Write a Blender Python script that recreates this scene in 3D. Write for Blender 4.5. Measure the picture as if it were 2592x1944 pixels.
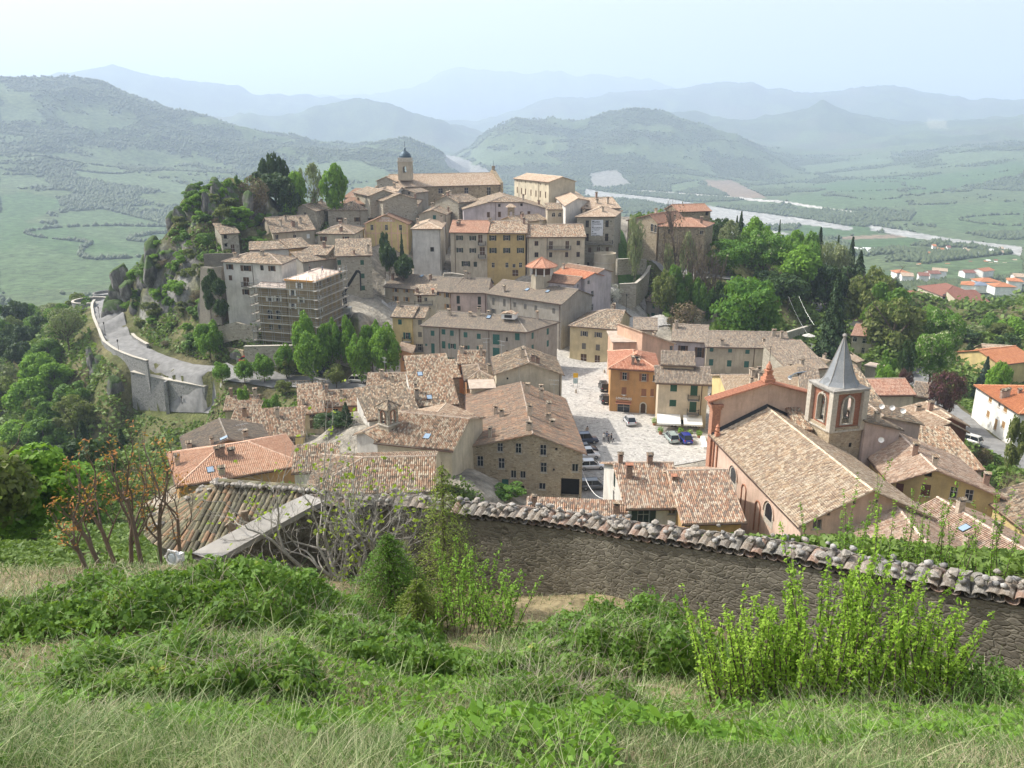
import bpy,bmesh,math,random
import numpy as np
from mathutils import Vector,Matrix
for o in list(bpy.data.objects):bpy.data.objects.remove(o)
SC=bpy.context.scene;COL=SC.collection
random.seed(7);RN=np.random.default_rng(11)
#camera, sky, sun
F,CX,CY,PT,HC=2098.0,1296.0,972.0,math.radians(17),50.0
CP,SP=math.cos(PT),math.sin(PT)
cam=bpy.data.objects.new('camera',bpy.data.cameras.new('camera'));COL.objects.link(cam)
cam.location=(0,0,HC);cam.rotation_euler=(math.radians(90)-PT,0,0)
cam.data.sensor_width=36;cam.data.lens=36*F/2592;cam.data.clip_start=.1;cam.data.clip_end=60000
SC.camera=cam
SUN_EL=math.radians(47);SUN_D=Vector((-.955,.296,0)).normalized()
SUNV=Vector((SUN_D.x*math.cos(SUN_EL),SUN_D.y*math.cos(SUN_EL),math.sin(SUN_EL)))
w=bpy.data.worlds.new('World');SC.world=w;w.use_nodes=True
nt=w.node_tree;bg=nt.nodes['Background']
sk=nt.nodes.new('ShaderNodeTexSky');sk.sky_type='NISHITA';sk.sun_disc=False
sk.sun_elevation=SUN_EL;sk.sun_rotation=math.atan2(SUN_D.x,SUN_D.y)
sk.air_density=1.0;sk.dust_density=6.0;sk.ozone_density=1.0;sk.altitude=600
hs=nt.nodes.new('ShaderNodeHueSaturation');hs.inputs['Saturation'].default_value=.3;hs.inputs['Value'].default_value=1.3;nt.links.new(sk.outputs[0],hs.inputs['Color']);nt.links.new(hs.outputs[0],bg.inputs[0]);bg.inputs[1].default_value=.15
sl=bpy.data.lights.new('sun','SUN');sl.energy=4.9;sl.angle=math.radians(.5);sl.color=(1,.95,.87)
so=bpy.data.objects.new('sun',sl);COL.objects.link(so)
so.rotation_euler=SUNV.to_track_quat('Z','Y').to_euler()
SC.view_settings.view_transform='Standard';SC.view_settings.look='None'
SC.view_settings.exposure=0.45;SC.view_settings.gamma=1
SC.cycles.volume_bounces=1;SC.cycles.max_bounces=6;SC.cycles.transparent_max_bounces=6
SC.cycles.diffuse_bounces=3;SC.cycles.glossy_bounces=2
#helpers
CR={'a':(500,400,500),'b':(950,380,400),'c':(1250,420,400),'d':(1550,480,500),'e':(500,600,500),'f':(950,640,500),'g':(1350,700,500),'h':(1800,750,500),'i':(350,900,600),'j':(750,850,500),'k':(1150,900,500),'l':(1500,950,500),'m':(1700,900,600),'n':(2092,600,500),'o':(2092,900,500),'p':(1992,1150,600),'q':(0,600,600),'r':(0,1000,600),'s':(400,1100,700),'t':(0,100,900),'w':(850,100,900),'x':(1692,150,900),'y':(0,1350,900),'z':(900,1250,900),'.':(0,0,2212)}
def px(c,p):
 x0,y0,ww=CR[c];k=ww/2212.
 return x0+p[0]*k,y0+p[1]*k
def ray(u,v):
 a=(u-CX)/F;b=(v-CY)/F
 return a,CP-b*SP,-SP-b*CP
def atz(u,v,z):
 a,dy,dz=ray(u,v);t=(z-HC)/dz
 return Vector((a*t,dy*t,z))
def aty(u,v,y):
 a,dy,dz=ray(u,v);t=y/dy
 return Vector((a*t,y,HC+dz*t))
def proj(x,y,z):
 fz=y*CP-(z-HC)*SP;uz=y*SP+(z-HC)*CP
 fz=np.where(fz<.01,.01,fz)
 return CX+F*x/fz,CY-F*uz/fz
def lerp(a,b,t):return a+(b-a)*t
def tag(o,label=None,cat=None,group=None,kind=None):
 if label:o['label']=label
 if cat:o['category']=cat
 if group:o['group']=group
 if kind:o['kind']=kind
 return o
def empty(name,loc,rz=0,label=None,cat=None,group=None):
 o=bpy.data.objects.new(name,None);COL.objects.link(o)
 o.location=loc;o.rotation_euler=(0,0,rz);o.empty_display_size=.3
 return tag(o,label,cat,group)
class MB:
 def __init__(s):s.v=[];s.f=[];s.m=[];s.uv=[]
 def face(s,pts,m=0,uv=None):
  i=len(s.v);s.v.extend([tuple(p)for p in pts]);s.f.append(list(range(i,i+len(pts))));s.m.append(m)
  s.uv.extend(uv if uv else[(p[0]+p[1]*.37,p[2])for p in pts])
 def box(s,c,size,M=None,m=0,taper=1.0):
  hx,hy,hz=size[0]/2,size[1]/2,size[2]/2
  P=[]
  for z,k in((-hz,1),(hz,taper)):
   for x,y in((-hx,-hy),(hx,-hy),(hx,hy),(-hx,hy)):
    q=Vector((x*k,y*k,z))
    if M is not None:q=M@q
    P.append((q[0]+c[0],q[1]+c[1],q[2]+c[2]))
  for f in((3,2,1,0),(4,5,6,7),(0,1,5,4),(1,2,6,5),(2,3,7,6),(3,0,4,7)):
   s.face([P[k]for k in f],m)
 def bar(s,p,q,w,h=None,m=0):
  p,q=Vector(p),Vector(q);d=q-p;L=d.length
  if L<1e-6:return
  M=d.to_track_quat('Z','Y').to_matrix()
  s.box((p+q)/2,(w,h or w,L),M,m)
 def tube(s,pts,rad,n=6,m=0,cap=True):
  rings=[];k=len(pts);pts=[Vector(p)for p in pts]
  for i,p in enumerate(pts):
   d=(pts[min(i+1,k-1)]-pts[max(i-1,0)])
   if d.length<1e-9:d=Vector((0,0,1))
   Q=d.to_track_quat('Z','Y');r=rad[i]if hasattr(rad,'__len__')else rad
   rings.append([p+Q@Vector((r*math.cos(2*math.pi*j/n),r*math.sin(2*math.pi*j/n),0))for j in range(n)])
  for i in range(k-1):
   for j in range(n):
    s.face([rings[i][j],rings[i][(j+1)%n],rings[i+1][(j+1)%n],rings[i+1][j]],m)
  if cap:s.face(rings[-1],m);s.face(rings[0][::-1],m)
 def lathe(s,c,prof,n=16,m=0,a0=0,a1=2*math.pi,rot=0):
  for i in range(len(prof)-1):
   for j in range(n):
    t0=a0+(a1-a0)*j/n+rot;t1=a0+(a1-a0)*(j+1)/n+rot
    (r0,z0),(r1,z1)=prof[i],prof[i+1]
    P=[(c[0]+r0*math.cos(t0),c[1]+r0*math.sin(t0),c[2]+z0),(c[0]+r0*math.cos(t1),c[1]+r0*math.sin(t1),c[2]+z0),(c[0]+r1*math.cos(t1),c[1]+r1*math.sin(t1),c[2]+z1),(c[0]+r1*math.cos(t0),c[1]+r1*math.sin(t0),c[2]+z1)]
    if r1<1e-6:P=P[:3]
    elif r0<1e-6:P=[P[0],P[2],P[3]]
    s.face(P,m)
 def build(s,name,mats,parent=None,org=None,smooth=False,merge=False):
  me=bpy.data.meshes.new(name)
  o=bpy.data.objects.new(name,me);COL.objects.link(o)
  off=Vector((0,0,0))
  if parent is not None and org is None:
   q=parent;off=Vector((0,0,0))
   while q is not None:off+=Vector(q.location);q=q.parent
  elif org is not None:off=Vector(org)
  vs=[(a-off.x,b-off.y,c-off.z)for a,b,c in s.v]
  me.from_pydata(vs,[],s.f)
  if not isinstance(mats,(list,tuple)):mats=[mats]
  for m_ in mats:me.materials.append(m_)
  if len(mats)>1:me.polygons.foreach_set('material_index',s.m)
  ul=me.uv_layers.new(name='UVMap');ul.data.foreach_set('uv',np.array(s.uv,dtype=np.float32).ravel())
  if merge:
   b=bmesh.new();b.from_mesh(me);bmesh.ops.remove_doubles(b,verts=b.verts,dist=1e-4);b.to_mesh(me);b.free()
  if smooth:me.polygons.foreach_set('use_smooth',[True]*len(me.polygons))
  if parent is not None:o.parent=parent
  elif org is not None:o.location=org
  return o
def npmesh(name,V,Fc,mat,uv=None,col=None,smooth=False):
 me=bpy.data.meshes.new(name);n=Fc.shape[1]
 me.vertices.add(len(V));me.vertices.foreach_set('co',np.asarray(V,np.float32).ravel())
 me.loops.add(Fc.size);me.loops.foreach_set('vertex_index',Fc.astype(np.int32).ravel())
 me.polygons.add(len(Fc));me.polygons.foreach_set('loop_start',np.arange(0,Fc.size,n,dtype=np.int32))
 me.update(calc_edges=True)
 if col is not None:
  a=me.color_attributes.new('Col','FLOAT_COLOR','POINT')
  c4=np.ones((len(V),4),np.float32);c4[:,:3]=col;a.data.foreach_set('color',c4.ravel())
 if smooth:me.polygons.foreach_set('use_smooth',np.ones(len(Fc),bool))
 for m_ in(mat if isinstance(mat,(list,tuple))else[mat]):me.materials.append(m_)
 return me
def link(name,me,parent=None,loc=None):
 o=bpy.data.objects.new(name,me);COL.objects.link(o)
 if parent is not None:o.parent=parent
 if loc is not None:o.location=loc
 return o
#value noise (numpy)
def hsh(ix,iy,s=0):
 n=(ix.astype(np.int64)*374761393+iy.astype(np.int64)*668265263+s*974634777)&0x7fffffff
 n=((n^(n>>13))*1274126177)&0x7fffffff
 n=n^(n>>16)
 return(n&0xffff)/65535.0
def vn(x,y,s=0):
 ix=np.floor(x);iy=np.floor(y);fx=x-ix;fy=y-iy
 fx=fx*fx*(3-2*fx);fy=fy*fy*(3-2*fy)
 return(hsh(ix,iy,s)*(1-fx)+hsh(ix+1,iy,s)*fx)*(1-fy)+(hsh(ix,iy+1,s)*(1-fx)+hsh(ix+1,iy+1,s)*fx)*fy
def fbm(x,y,o=4,s=0,ridged=False):
 a=.5;t=0;
 for k in range(o):
  n=vn(x,y,s+k)
  if ridged:n=1-abs(2*n-1)
  t=t+a*n;a*=.5;x=x*2.03+17.3;y=y*2.03-9.1
 return t
#materials
def _nt(name):
 m=bpy.data.materials.new(name);m.use_nodes=True;t=m.node_tree
 return m,t,t.nodes['Principled BSDF'],t.nodes['Material Output']
def N(t,typ,**k):
 n=t.nodes.new(typ)
 for a,b in k.items():setattr(n,a,b)
 return n
def L(t,a,b):t.links.new(a,b)
def ramp(t,fac,stops,interp='LINEAR'):
 r=N(t,'ShaderNodeValToRGB');r.color_ramp.interpolation=interp
 el=r.color_ramp.elements
 while len(el)<len(stops):el.new(.5)
 for e,(p,c)in zip(el,stops):e.position=p;e.color=(*c,1)
 L(t,fac,r.inputs[0]);return r
def noise(t,sc,det=4,rough=.6,coord=None,typ='ShaderNodeTexNoise'):
 n=N(t,typ);n.inputs['Scale'].default_value=sc
 if typ=='ShaderNodeTexNoise':n.inputs['Detail'].default_value=det;n.inputs['Roughness'].default_value=rough
 if coord is not None:L(t,coord,n.inputs['Vector'])
 return n
def mixc(t,fac,a,b,mode='MIX'):
 m=N(t,'ShaderNodeMix',data_type='RGBA',blend_type=mode)
 for s,v in((0,fac),(6,a),(7,b)):
  if hasattr(v,'is_linked')or hasattr(v,'links'):L(t,v,m.inputs[s])
  elif s==0:m.inputs[0].default_value=v
  else:m.inputs[s].default_value=(*v,1)
 return m.outputs[2]
def bump(t,h,dist,strength=1):
 b=N(t,'ShaderNodeBump');b.inputs['Distance'].default_value=dist;b.inputs['Strength'].default_value=strength
 L(t,h,b.inputs['Height']);return b.outputs[0]
def M_plain(name,c,rough=.7,metal=0,var=.12,sc=3,spec=.3):
 m,t,p,o=_nt(name);g=N(t,'ShaderNodeNewGeometry')
 n=noise(t,sc,3,.6,g.outputs['Position'])
 lo=tuple(x*(1-var)for x in c);hi=tuple(min(1,x*(1+var))for x in c)
 L(t,ramp(t,n.outputs[0],[(.3,lo),(.7,hi)]).outputs[0],p.inputs['Base Color'])
 p.inputs['Roughness'].default_value=rough;p.inputs['Metallic'].default_value=metal
 p.inputs['Specular IOR Level'].default_value=spec
 return m
def M_wall(name,c,dirt=.35,stain=(.2,.17,.13),streak=.5):
 m,t,p,o=_nt(name);g=N(t,'ShaderNodeNewGeometry')
 P=g.outputs['Position']
 mp=N(t,'ShaderNodeMapping');mp.inputs['Scale'].default_value=(1.3,1.3,.22);L(t,P,mp.inputs[0])
 n1=noise(t,.35,5,.65,P);n2=noise(t,1.2,5,.7,mp.outputs[0]);n3=noise(t,9,3,.6,P)
 a=mixc(t,ramp(t,n1.outputs[0],[(.35,(0,0,0)),(.68,(1,1,1))]).outputs[0],tuple(x*.76 for x in c),tuple(min(.9,x*1.12)for x in c))
 b=mixc(t,ramp(t,n2.outputs[0],[(.46,(0,0,0)),(.74,(min(1,dirt*1.5),)*3)]).outputs[0],a,stain)
 d=mixc(t,.18,b,ramp(t,n3.outputs[0],[(.3,tuple(x*.6 for x in c)),(.7,tuple(min(.95,x*1.25)for x in c))]).outputs[0])
 L(t,d,p.inputs['Base Color']);p.inputs['Roughness'].default_value=.9;p.inputs['Specular IOR Level'].default_value=.15
 L(t,bump(t,n3.outputs[0],.03,.4),p.inputs['Normal'])
 return m
def M_stone(name,c1,c2,sc=2.2,mortar=(.3,.27,.22),stretch=1.8,patch=None,bd=.05):
 m,t,p,o=_nt(name);g=N(t,'ShaderNodeNewGeometry');P=g.outputs['Position']
 mp=N(t,'ShaderNodeMapping');mp.inputs['Scale'].default_value=(1,1,stretch);L(t,P,mp.inputs[0])
 nz=noise(t,1.6,3,.6,P)
 wv=N(t,'ShaderNodeVectorMath',operation='MULTIPLY_ADD');L(t,nz.outputs[1],wv.inputs[0]);wv.inputs[1].default_value=(.35,)*3;L(t,mp.outputs[0],wv.inputs[2])
 v=N(t,'ShaderNodeTexVoronoi');v.inputs['Scale'].default_value=sc;L(t,wv.outputs[0],v.inputs[0])
 e=N(t,'ShaderNodeTexVoronoi',feature='DISTANCE_TO_EDGE');e.inputs['Scale'].default_value=sc;L(t,wv.outputs[0],e.inputs[0])
 hs=N(t,'ShaderNodeSeparateColor');L(t,v.outputs['Color'],hs.inputs[0])
 a=ramp(t,hs.outputs[0],[(0,c1),(.5,lerpc(c1,c2,.5)),(.8,c2),(1,tuple(x*.55 for x in c1))]).outputs[0]
 me=ramp(t,e.outputs[0],[(.0,(1,1,1)),(.07,(0,0,0))]).outputs[0]
 b=mixc(t,me,a,mortar)
 big=noise(t,.4,5,.7,P)
 b=mixc(t,ramp(t,big.outputs[0],[(.45,(0,0,0)),(.7,(.55,)*3)]).outputs[0],b,patch or mortar)
 fi=noise(t,14,3,.7,P)
 b=mixc(t,.5,b,ramp(t,fi.outputs[0],[(.3,(.35,)*3),(.7,(.75,)*3)]).outputs[0],'OVERLAY')
 L(t,b,p.inputs['Base Color']);p.inputs['Roughness'].default_value=.95;p.inputs['Specular IOR Level'].default_value=.1
 h=N(t,'ShaderNodeMath',operation='MINIMUM');L(t,e.outputs[0],h.inputs[0]);h.inputs[1].default_value=.15
 h2=N(t,'ShaderNodeMath',operation='MULTIPLY_ADD');L(t,fi.outputs[0],h2.inputs[0]);h2.inputs[1].default_value=.08;L(t,h.outputs[0],h2.inputs[2])
 L(t,bump(t,h2.outputs[0],bd*8,.7),p.inputs['Normal'])
 return m
def lerpc(a,b,t):return tuple(x+(y-x)*t for x,y in zip(a,b))
def M_tile(name,cols,lichen=(.16,.15,.12),lich=.6,tw=.24,th=.42,ggroove=.35):
 m,t,p,o=_nt(name)
 uv=N(t,'ShaderNodeUVMap');sp=N(t,'ShaderNodeSeparateXYZ');L(t,uv.outputs[0],sp.inputs[0])
 def mth(op,a,b=None):
  n=N(t,'ShaderNodeMath',operation=op)
  for i,q in enumerate((a,b)):
   if q is None:continue
   if isinstance(q,(int,float)):n.inputs[i].default_value=q
   else:L(t,q,n.inputs[i])
  return n.outputs[0]
 cx=mth('DIVIDE',sp.outputs[0],tw);fx=mth('FLOOR',cx)
 wn=N(t,'ShaderNodeTexWhiteNoise',noise_dimensions='1D');L(t,fx,wn.inputs['W'])
 cy=mth('ADD',mth('DIVIDE',sp.outputs[1],th),mth('MULTIPLY',wn.outputs[0],.6));fy=mth('FLOOR',cy)
 cb=N(t,'ShaderNodeCombineXYZ');L(t,fx,cb.inputs[0]);L(t,fy,cb.inputs[1])
 g=N(t,'ShaderNodeNewGeometry')
 oi=N(t,'ShaderNodeObjectInfo');L(t,oi.outputs['Random'],cb.inputs[2])
 w2=N(t,'ShaderNodeTexWhiteNoise',noise_dimensions='3D');L(t,cb.outputs[0],w2.inputs[0])
 k=len(cols);cols=[(x*.84,y*.83,z_*.80)for x,y,z_ in cols]
 c=ramp(t,w2.outputs[0],[(i/k,q)for i,q in enumerate(cols)],'CONSTANT').outputs[0]
 n1=noise(t,.5,4,.7,g.outputs['Position']);n2=noise(t,5,4,.7,g.outputs['Position'])
 mx=mixc(t,ramp(t,n1.outputs[0],[(.4,(0,0,0)),(.68,(lich,)*3)]).outputs[0],c,lichen)
 mx=mixc(t,ramp(t,n2.outputs[0],[(.48,(0,0,0)),(.72,(lich*.9,)*3)]).outputs[0],mx,tuple(x*1.5 for x in lichen))
 gx=mth('ABSOLUTE',mth('SUBTRACT',mth('FRACT',cx),.5))
 gy=mth('FRACT',cy)
 dk=ramp(t,gx,[(.3,(0,0,0)),(.5,(ggroove,)*3)]).outputs[0]
 mx=mixc(t,dk,mx,(.07,.055,.045))
 dl=ramp(t,gy,[(.0,(ggroove*.9,)*3),(.16,(0,0,0))]).outputs[0]
 mx=mixc(t,dl,mx,(.06,.045,.04))
 L(t,mx,p.inputs['Base Color']);p.inputs['Roughness'].default_value=.92;p.inputs['Specular IOR Level'].default_value=.15
 hh=mth('ADD',mth('MULTIPLY',mth('COSINE',mth('MULTIPLY',mth('SUBTRACT',mth('FRACT',cx),.5),6.283)),.5),mth('MULTIPLY',gy,-.3))
 hh=mth('ADD',hh,mth('MULTIPLY',w2.outputs[0],.35))
 L(t,bump(t,hh,.07,.8),p.inputs['Normal'])
 return m
def M_leaf(name,c1,c2,c3=None,trans=.35,nsc=.6,rough=.6):
 m,t,p,o=_nt(name);g=N(t,'ShaderNodeNewGeometry');oi=N(t,'ShaderNodeObjectInfo')
 n=noise(t,nsc,3,.6,g.outputs['Position'])
 ad=N(t,'ShaderNodeMath',operation='MULTIPLY_ADD');L(t,g.outputs['Random Per Island'],ad.inputs[0]);ad.inputs[1].default_value=.28 if c3 else .5;L(t,n.outputs[0],ad.inputs[2])
 a2=N(t,'ShaderNodeMath',operation='MULTIPLY_ADD');L(t,oi.outputs['Random'],a2.inputs[0]);a2.inputs[1].default_value=.25;L(t,ad.outputs[0],a2.inputs[2])
 st=[(.45,c1),(.95,c2)]+([(1.,c3)]if c3 else[])
 c=ramp(t,a2.outputs[0],st).outputs[0]
 L(t,c,p.inputs['Base Color']);p.inputs['Roughness'].default_value=rough;p.inputs['Specular IOR Level'].default_value=.25
 tr=N(t,'ShaderNodeBsdfTranslucent');mc=mixc(t,.5,c,(.25,.4,.03),'MIX');L(t,mc,tr.inputs[0])
 ms=N(t,'ShaderNodeMixShader');ms.inputs[0].default_value=trans
 L(t,p.outputs[0],ms.inputs[1]);L(t,tr.outputs[0],ms.inputs[2]);L(t,ms.outputs[0],o.inputs[0])
 return m
def M_glass(name,c=(.018,.022,.028)):
 m,t,p,o=_nt(name);p.inputs['Base Color'].default_value=(*c,1);p.inputs['Roughness'].default_value=.15
 return m
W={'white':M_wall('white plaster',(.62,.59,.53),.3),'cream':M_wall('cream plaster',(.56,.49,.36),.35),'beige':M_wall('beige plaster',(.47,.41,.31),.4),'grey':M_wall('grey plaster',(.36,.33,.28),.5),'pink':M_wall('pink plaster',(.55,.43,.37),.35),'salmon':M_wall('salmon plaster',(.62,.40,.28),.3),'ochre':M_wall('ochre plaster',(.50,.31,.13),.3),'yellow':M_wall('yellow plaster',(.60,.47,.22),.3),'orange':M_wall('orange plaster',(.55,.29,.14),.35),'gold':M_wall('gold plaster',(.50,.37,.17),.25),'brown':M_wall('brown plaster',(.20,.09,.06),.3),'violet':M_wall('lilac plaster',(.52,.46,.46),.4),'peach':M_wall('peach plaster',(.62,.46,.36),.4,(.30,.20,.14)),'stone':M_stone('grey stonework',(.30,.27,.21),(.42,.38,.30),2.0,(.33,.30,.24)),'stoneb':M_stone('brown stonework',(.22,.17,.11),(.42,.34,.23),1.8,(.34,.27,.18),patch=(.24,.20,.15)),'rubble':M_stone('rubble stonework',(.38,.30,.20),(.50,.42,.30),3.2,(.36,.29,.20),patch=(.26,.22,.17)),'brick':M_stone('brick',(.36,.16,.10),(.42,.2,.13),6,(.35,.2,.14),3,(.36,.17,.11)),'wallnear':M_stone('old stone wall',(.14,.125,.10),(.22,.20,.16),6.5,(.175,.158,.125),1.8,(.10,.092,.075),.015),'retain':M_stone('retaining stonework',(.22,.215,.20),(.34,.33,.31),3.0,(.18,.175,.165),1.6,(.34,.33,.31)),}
TC1=[(.40,.27,.18),(.52,.41,.29),(.33,.24,.16),(.22,.17,.13),(.48,.33,.22),(.60,.50,.38),(.29,.21,.15),(.17,.14,.11)]
R={'old':M_tile('weathered roof tiles',TC1,lich=.55),'grey':M_tile('greyed roof tiles',[(.25,.205,.165),(.31,.25,.195),(.20,.165,.135),(.35,.27,.20),(.28,.225,.17),(.22,.18,.15)],(.17,.155,.125),.6),'warm':M_tile('mottled roof tiles',[(.46,.29,.19),(.56,.46,.34),(.32,.21,.14),(.48,.34,.23),(.62,.53,.41),(.20,.15,.11),(.40,.24,.15)],lich=.35),'pale':M_tile('pale roof tiles',[(.58,.43,.31),(.68,.55,.42),(.46,.33,.23),(.62,.48,.36),(.50,.34,.24)],(.33,.27,.2),.35),'new':M_tile('new pinkish roof tiles',[(.58,.34,.23),(.62,.38,.26),(.56,.32,.21),(.64,.41,.29)],(.4,.28,.2),.2,ggroove=.5),'red':M_tile('red roof tiles',[(.50,.19,.10),(.55,.23,.13),(.47,.17,.09),(.58,.27,.16)],(.4,.2,.13),.2),'orange':M_tile('orange roof tiles',[(.55,.22,.10),(.6,.25,.12),(.52,.2,.1)],(.5,.25,.15),.2),'maroon':M_tile('dark red roof tiles',[(.28,.12,.09),(.32,.14,.10),(.25,.11,.08)],(.25,.15,.12),.3),'rbrown':M_tile('brown roof tiles',[(.30,.17,.11),(.34,.21,.14),(.26,.15,.10),(.38,.23,.16)],(.2,.15,.11),.4),}
MT={'glass':M_glass('window glass'),'dark':M_plain('dark opening',(.02,.018,.016),.9),'wood':M_plain('brown wood',(.10,.055,.03),.6),'frame':M_plain('pale window frame',(.5,.47,.42),.5),'green':M_plain('green shutter paint',(.025,.09,.055),.5),'teal':M_plain('teal shutter paint',(.03,.12,.10),.5),'dgreen':M_plain('dark green shutter paint',(.03,.045,.035),.5),'greyp':M_plain('grey shutter paint',(.16,.15,.13),.6),'tan':M_plain('tan shutter wood',(.36,.22,.10),.6),'brownp':M_plain('brown shutter paint',(.12,.05,.035),.5),'iron':M_plain('dark iron',(.03,.03,.03),.5,.6),'pipe':M_plain('copper drainpipe',(.10,.06,.045),.4,.5),'stonec':M_plain('pale stone trim',(.45,.41,.34),.8,var=.2),'conc':M_plain('concrete',(.30,.28,.25),.85,var=.2,sc=1.5),'lead':M_stone('lead sheet',(.20,.21,.22),(.27,.28,.285),.9,(.23,.24,.245),1,(.30,.30,.29),.003),'brickc':M_plain('chimney brick',(.30,.20,.15),.9,var=.3,sc=6),'plasterc':M_plain('chimney plaster',(.44,.37,.29),.9,var=.25,sc=4),'terra':M_plain('terracotta',(.44,.20,.12),.8,var=.25,sc=5),'whitep':M_plain('white paint',(.75,.74,.7),.5,var=.05),'steel':M_plain('galvanised steel',(.42,.43,.42),.45,.7,.1),'plank':M_plain('scaffold boards',(.40,.37,.32),.8,var=.25),'orangep':M_plain('orange board',(.6,.28,.06),.7),'domem':M_plain('blue grey dome metal',(.07,.10,.12),.4,.6),'sky_l':M_glass('skylight glass',(.25,.33,.42)),'cloth':M_plain('white cloth',(.72,.72,.74),.8,var=.06),'mem':M_plain('roof membrane',(.72,.60,.52),.7,var=.1,sc=1),}
HAZE=1.9e-4
#building data
def roofplanes(kind,ze,Wd,Dp,s,rk,jf=0):
 rise=s*Wd/2
 if kind=='x':return{'F':(ze,s),'B':(ze,s)}
 if kind=='y':return{'L':(ze,rise/(rk*Wd)),'R':(ze,rise/((1-rk)*Wd))}
 if kind=='h':return{'F':(ze,s),'B':(ze,s),'L':(ze,s),'R':(ze,s)}
 if kind=='xr':return{'F':(ze,s),'B':(ze,s),'R':(ze,s)}
 if kind=='xl':return{'F':(ze,s),'B':(ze,s),'L':(ze,s)}
 if kind=='s':return{'F':(ze,s)}
 if kind=='sr':return{'R':(ze,s)}
 if kind=='sl':return{'L':(ze,s)}
 if kind=='jf':return{'L':(ze,s),'R':(ze,s),'F':(ze+jf,s*1.4)}
 if kind=='fl':return{'F':(ze,0)}
ALLB=[];BCTRL=[]
class Bd:pass
def B(name,label,c,A,Bq,zb,Y=None,ze=None,zbv=None,bk=None,D=9,roof='x',s=.34,rk=.5,jf=0,wall='stone',rm='old',win=(),ch=(),sh=None,ov=.35,pipes=(),wing=None,world=None,bal=(),group=None,cat='house',sky=(),ant=(),ww=.85,wh=1.15,gut=True,bw='plasterc',ctrl=True,part=None):
 b=Bd();b.c=c
 if world:
  a3,b3=Vector((*world[0],ze)),Vector((*world[1],ze))
 else:
  ua,va=px(c,A);ub,vb=px(c,Bq)
  if Y is not None:ze=aty(ua,va,Y).z
  a3,b3=atz(ua,va,ze),atz(ub,vb,ze)
 if zbv is not None:zb=aty(*px(c,(A[0],zbv)),a3.y).z
 ex=(b3-a3);Wd=ex.length;ex=ex/Wd;ey=Vector((-ex.y,ex.x,0))
 g=ey*D
 if bk:
  if bk[0]=='R':q=atz(*px(c,bk[1]),ze);g=q-b3
  else:q=atz(*px(c,bk[1]),ze);g=q-a3
  g.z=0
  if g.dot(ey)<2.5:g=ey*D
 Dp=g.length;gn=g/Dp
 b.cor=[a3,b3,b3+g,a3+g];b.ze,b.zb,b.W,b.D=ze,zb,Wd,Dp
 b.P=roofplanes(roof,ze,Wd,Dp if roof in 'x s h xr xl fl'.split()else Dp,s,rk,jf)
 b.__dict__.update(dict(name=name,label=label,roof=roof,wall=wall,rm=rm,win=win,ch=ch,sh=sh,ov=ov,pipes=pipes,wing=wing,bal=bal,group=group,cat=cat,sky=sky,ant=ant,ww=ww,wh=wh,gut=gut,bw=bw,part=part))
 ALLB.append(b)
 if ctrl:
  for k in range(4):
   q0,q1=b.cor[k],b.cor[(k+1)%4];n=max(1,int((q1-q0).length/6))
   for j in range(n):q=q0.lerp(q1,j/n);BCTRL.append((q.x,q.y,zb))
 return b
def row(c,pts,**k):return[(c,p)for p in pts]
G='old houses of the hill town'
B('stone_house','roofless looking small stone house alone on the cliff edge, left of all the others','a',(265,850),(455,838),0,Y=205,zbv=1060,D=6,roof='s',s=.3,wall='stone',rm='old',win=[('F',312,882,'h',.8,.9),('F',318,975,'h',.7,.8),('F',395,1010,'d',.9,1.8)])
B('stone_house','grey stone gabled house just below the big round green tree near the hilltop','a',(1050,582),(1325,597),0,Y=236,zbv=830,bk=('R',(1525,548)),roof='y',wall='stone',rm='old',win=[('F',1083,620,'o'),('F',1203,630,'o'),('F',1208,720,'o'),('R',1372,620,'o'),('R',1425,612,'o'),('R',1375,720,'o'),('R',1430,712,'o')],ch=[(1300,505),(1390,500)])
B('stone_house','long stone house with hipped roof and two shuttered windows, right of the gabled stone house','a',(1458,588),(1905,583),0,Y=237,zbv=800,bk=('R',(2050,530)),roof='h',wall='stone',rm='old',sh='wood',win=[('F',1590,690,'s'),('F',1790,688,'s')],ch=[(1725,540),(1800,470)],pipes=[1880])
B('plastered_house','cream house with hipped roof and brown shutters standing left of the yellow theatre','a',(1345,845),(1745,850),0,Y=218,zbv=1000,bk=('R',(1865,787)),roof='h',wall='cream',rm='old',sh='brownp',win=[('F',1412,905,'s'),('F',1663,905,'s'),('R',1778,900,'o'),('R',1815,885,'o'),('R',1845,870,'o')],ch=[(1600,740),(1660,745),(1610,820)])
B('stone_house','stone house with many chimneys and one pale closed shutter, right of the cliff garden','a',(845,838),(1308,802),0,Y=212,zbv=1010,bk=('L',(712,762)),roof='x',wall='beige',rm='old',sh='whitep',win=[('F',890,885,'o'),('F',1090,885,'o'),('F',1240,875,'c')],ch=[(935,760),(985,700),(1070,765),(1110,770),(1150,725)],pipes=[1150])
B('low_house','low white walled house under a long mossy tile roof above the white cliff house','a',(590,1030),(1025,1015),0,Y=203,zbv=1120,D=4.2,roof='s',s=.3,wall='white',rm='old')
B('low_house','small bright ochre walled house wedged between mossy tile roofs','a',(1028,1012),(1255,992),0,Y=205,zbv=1160,D=5,roof='s',s=.3,wall='ochre',rm='old')
B('low_house','mossy tile roofed wing with a brick chimney behind the scaffolded building','a',(1155,1080),(1440,1088),0,Y=204,zbv=1300,D=5,roof='s',s=.3,wall='grey',rm='old',ch=[(1420,1000)])
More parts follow.
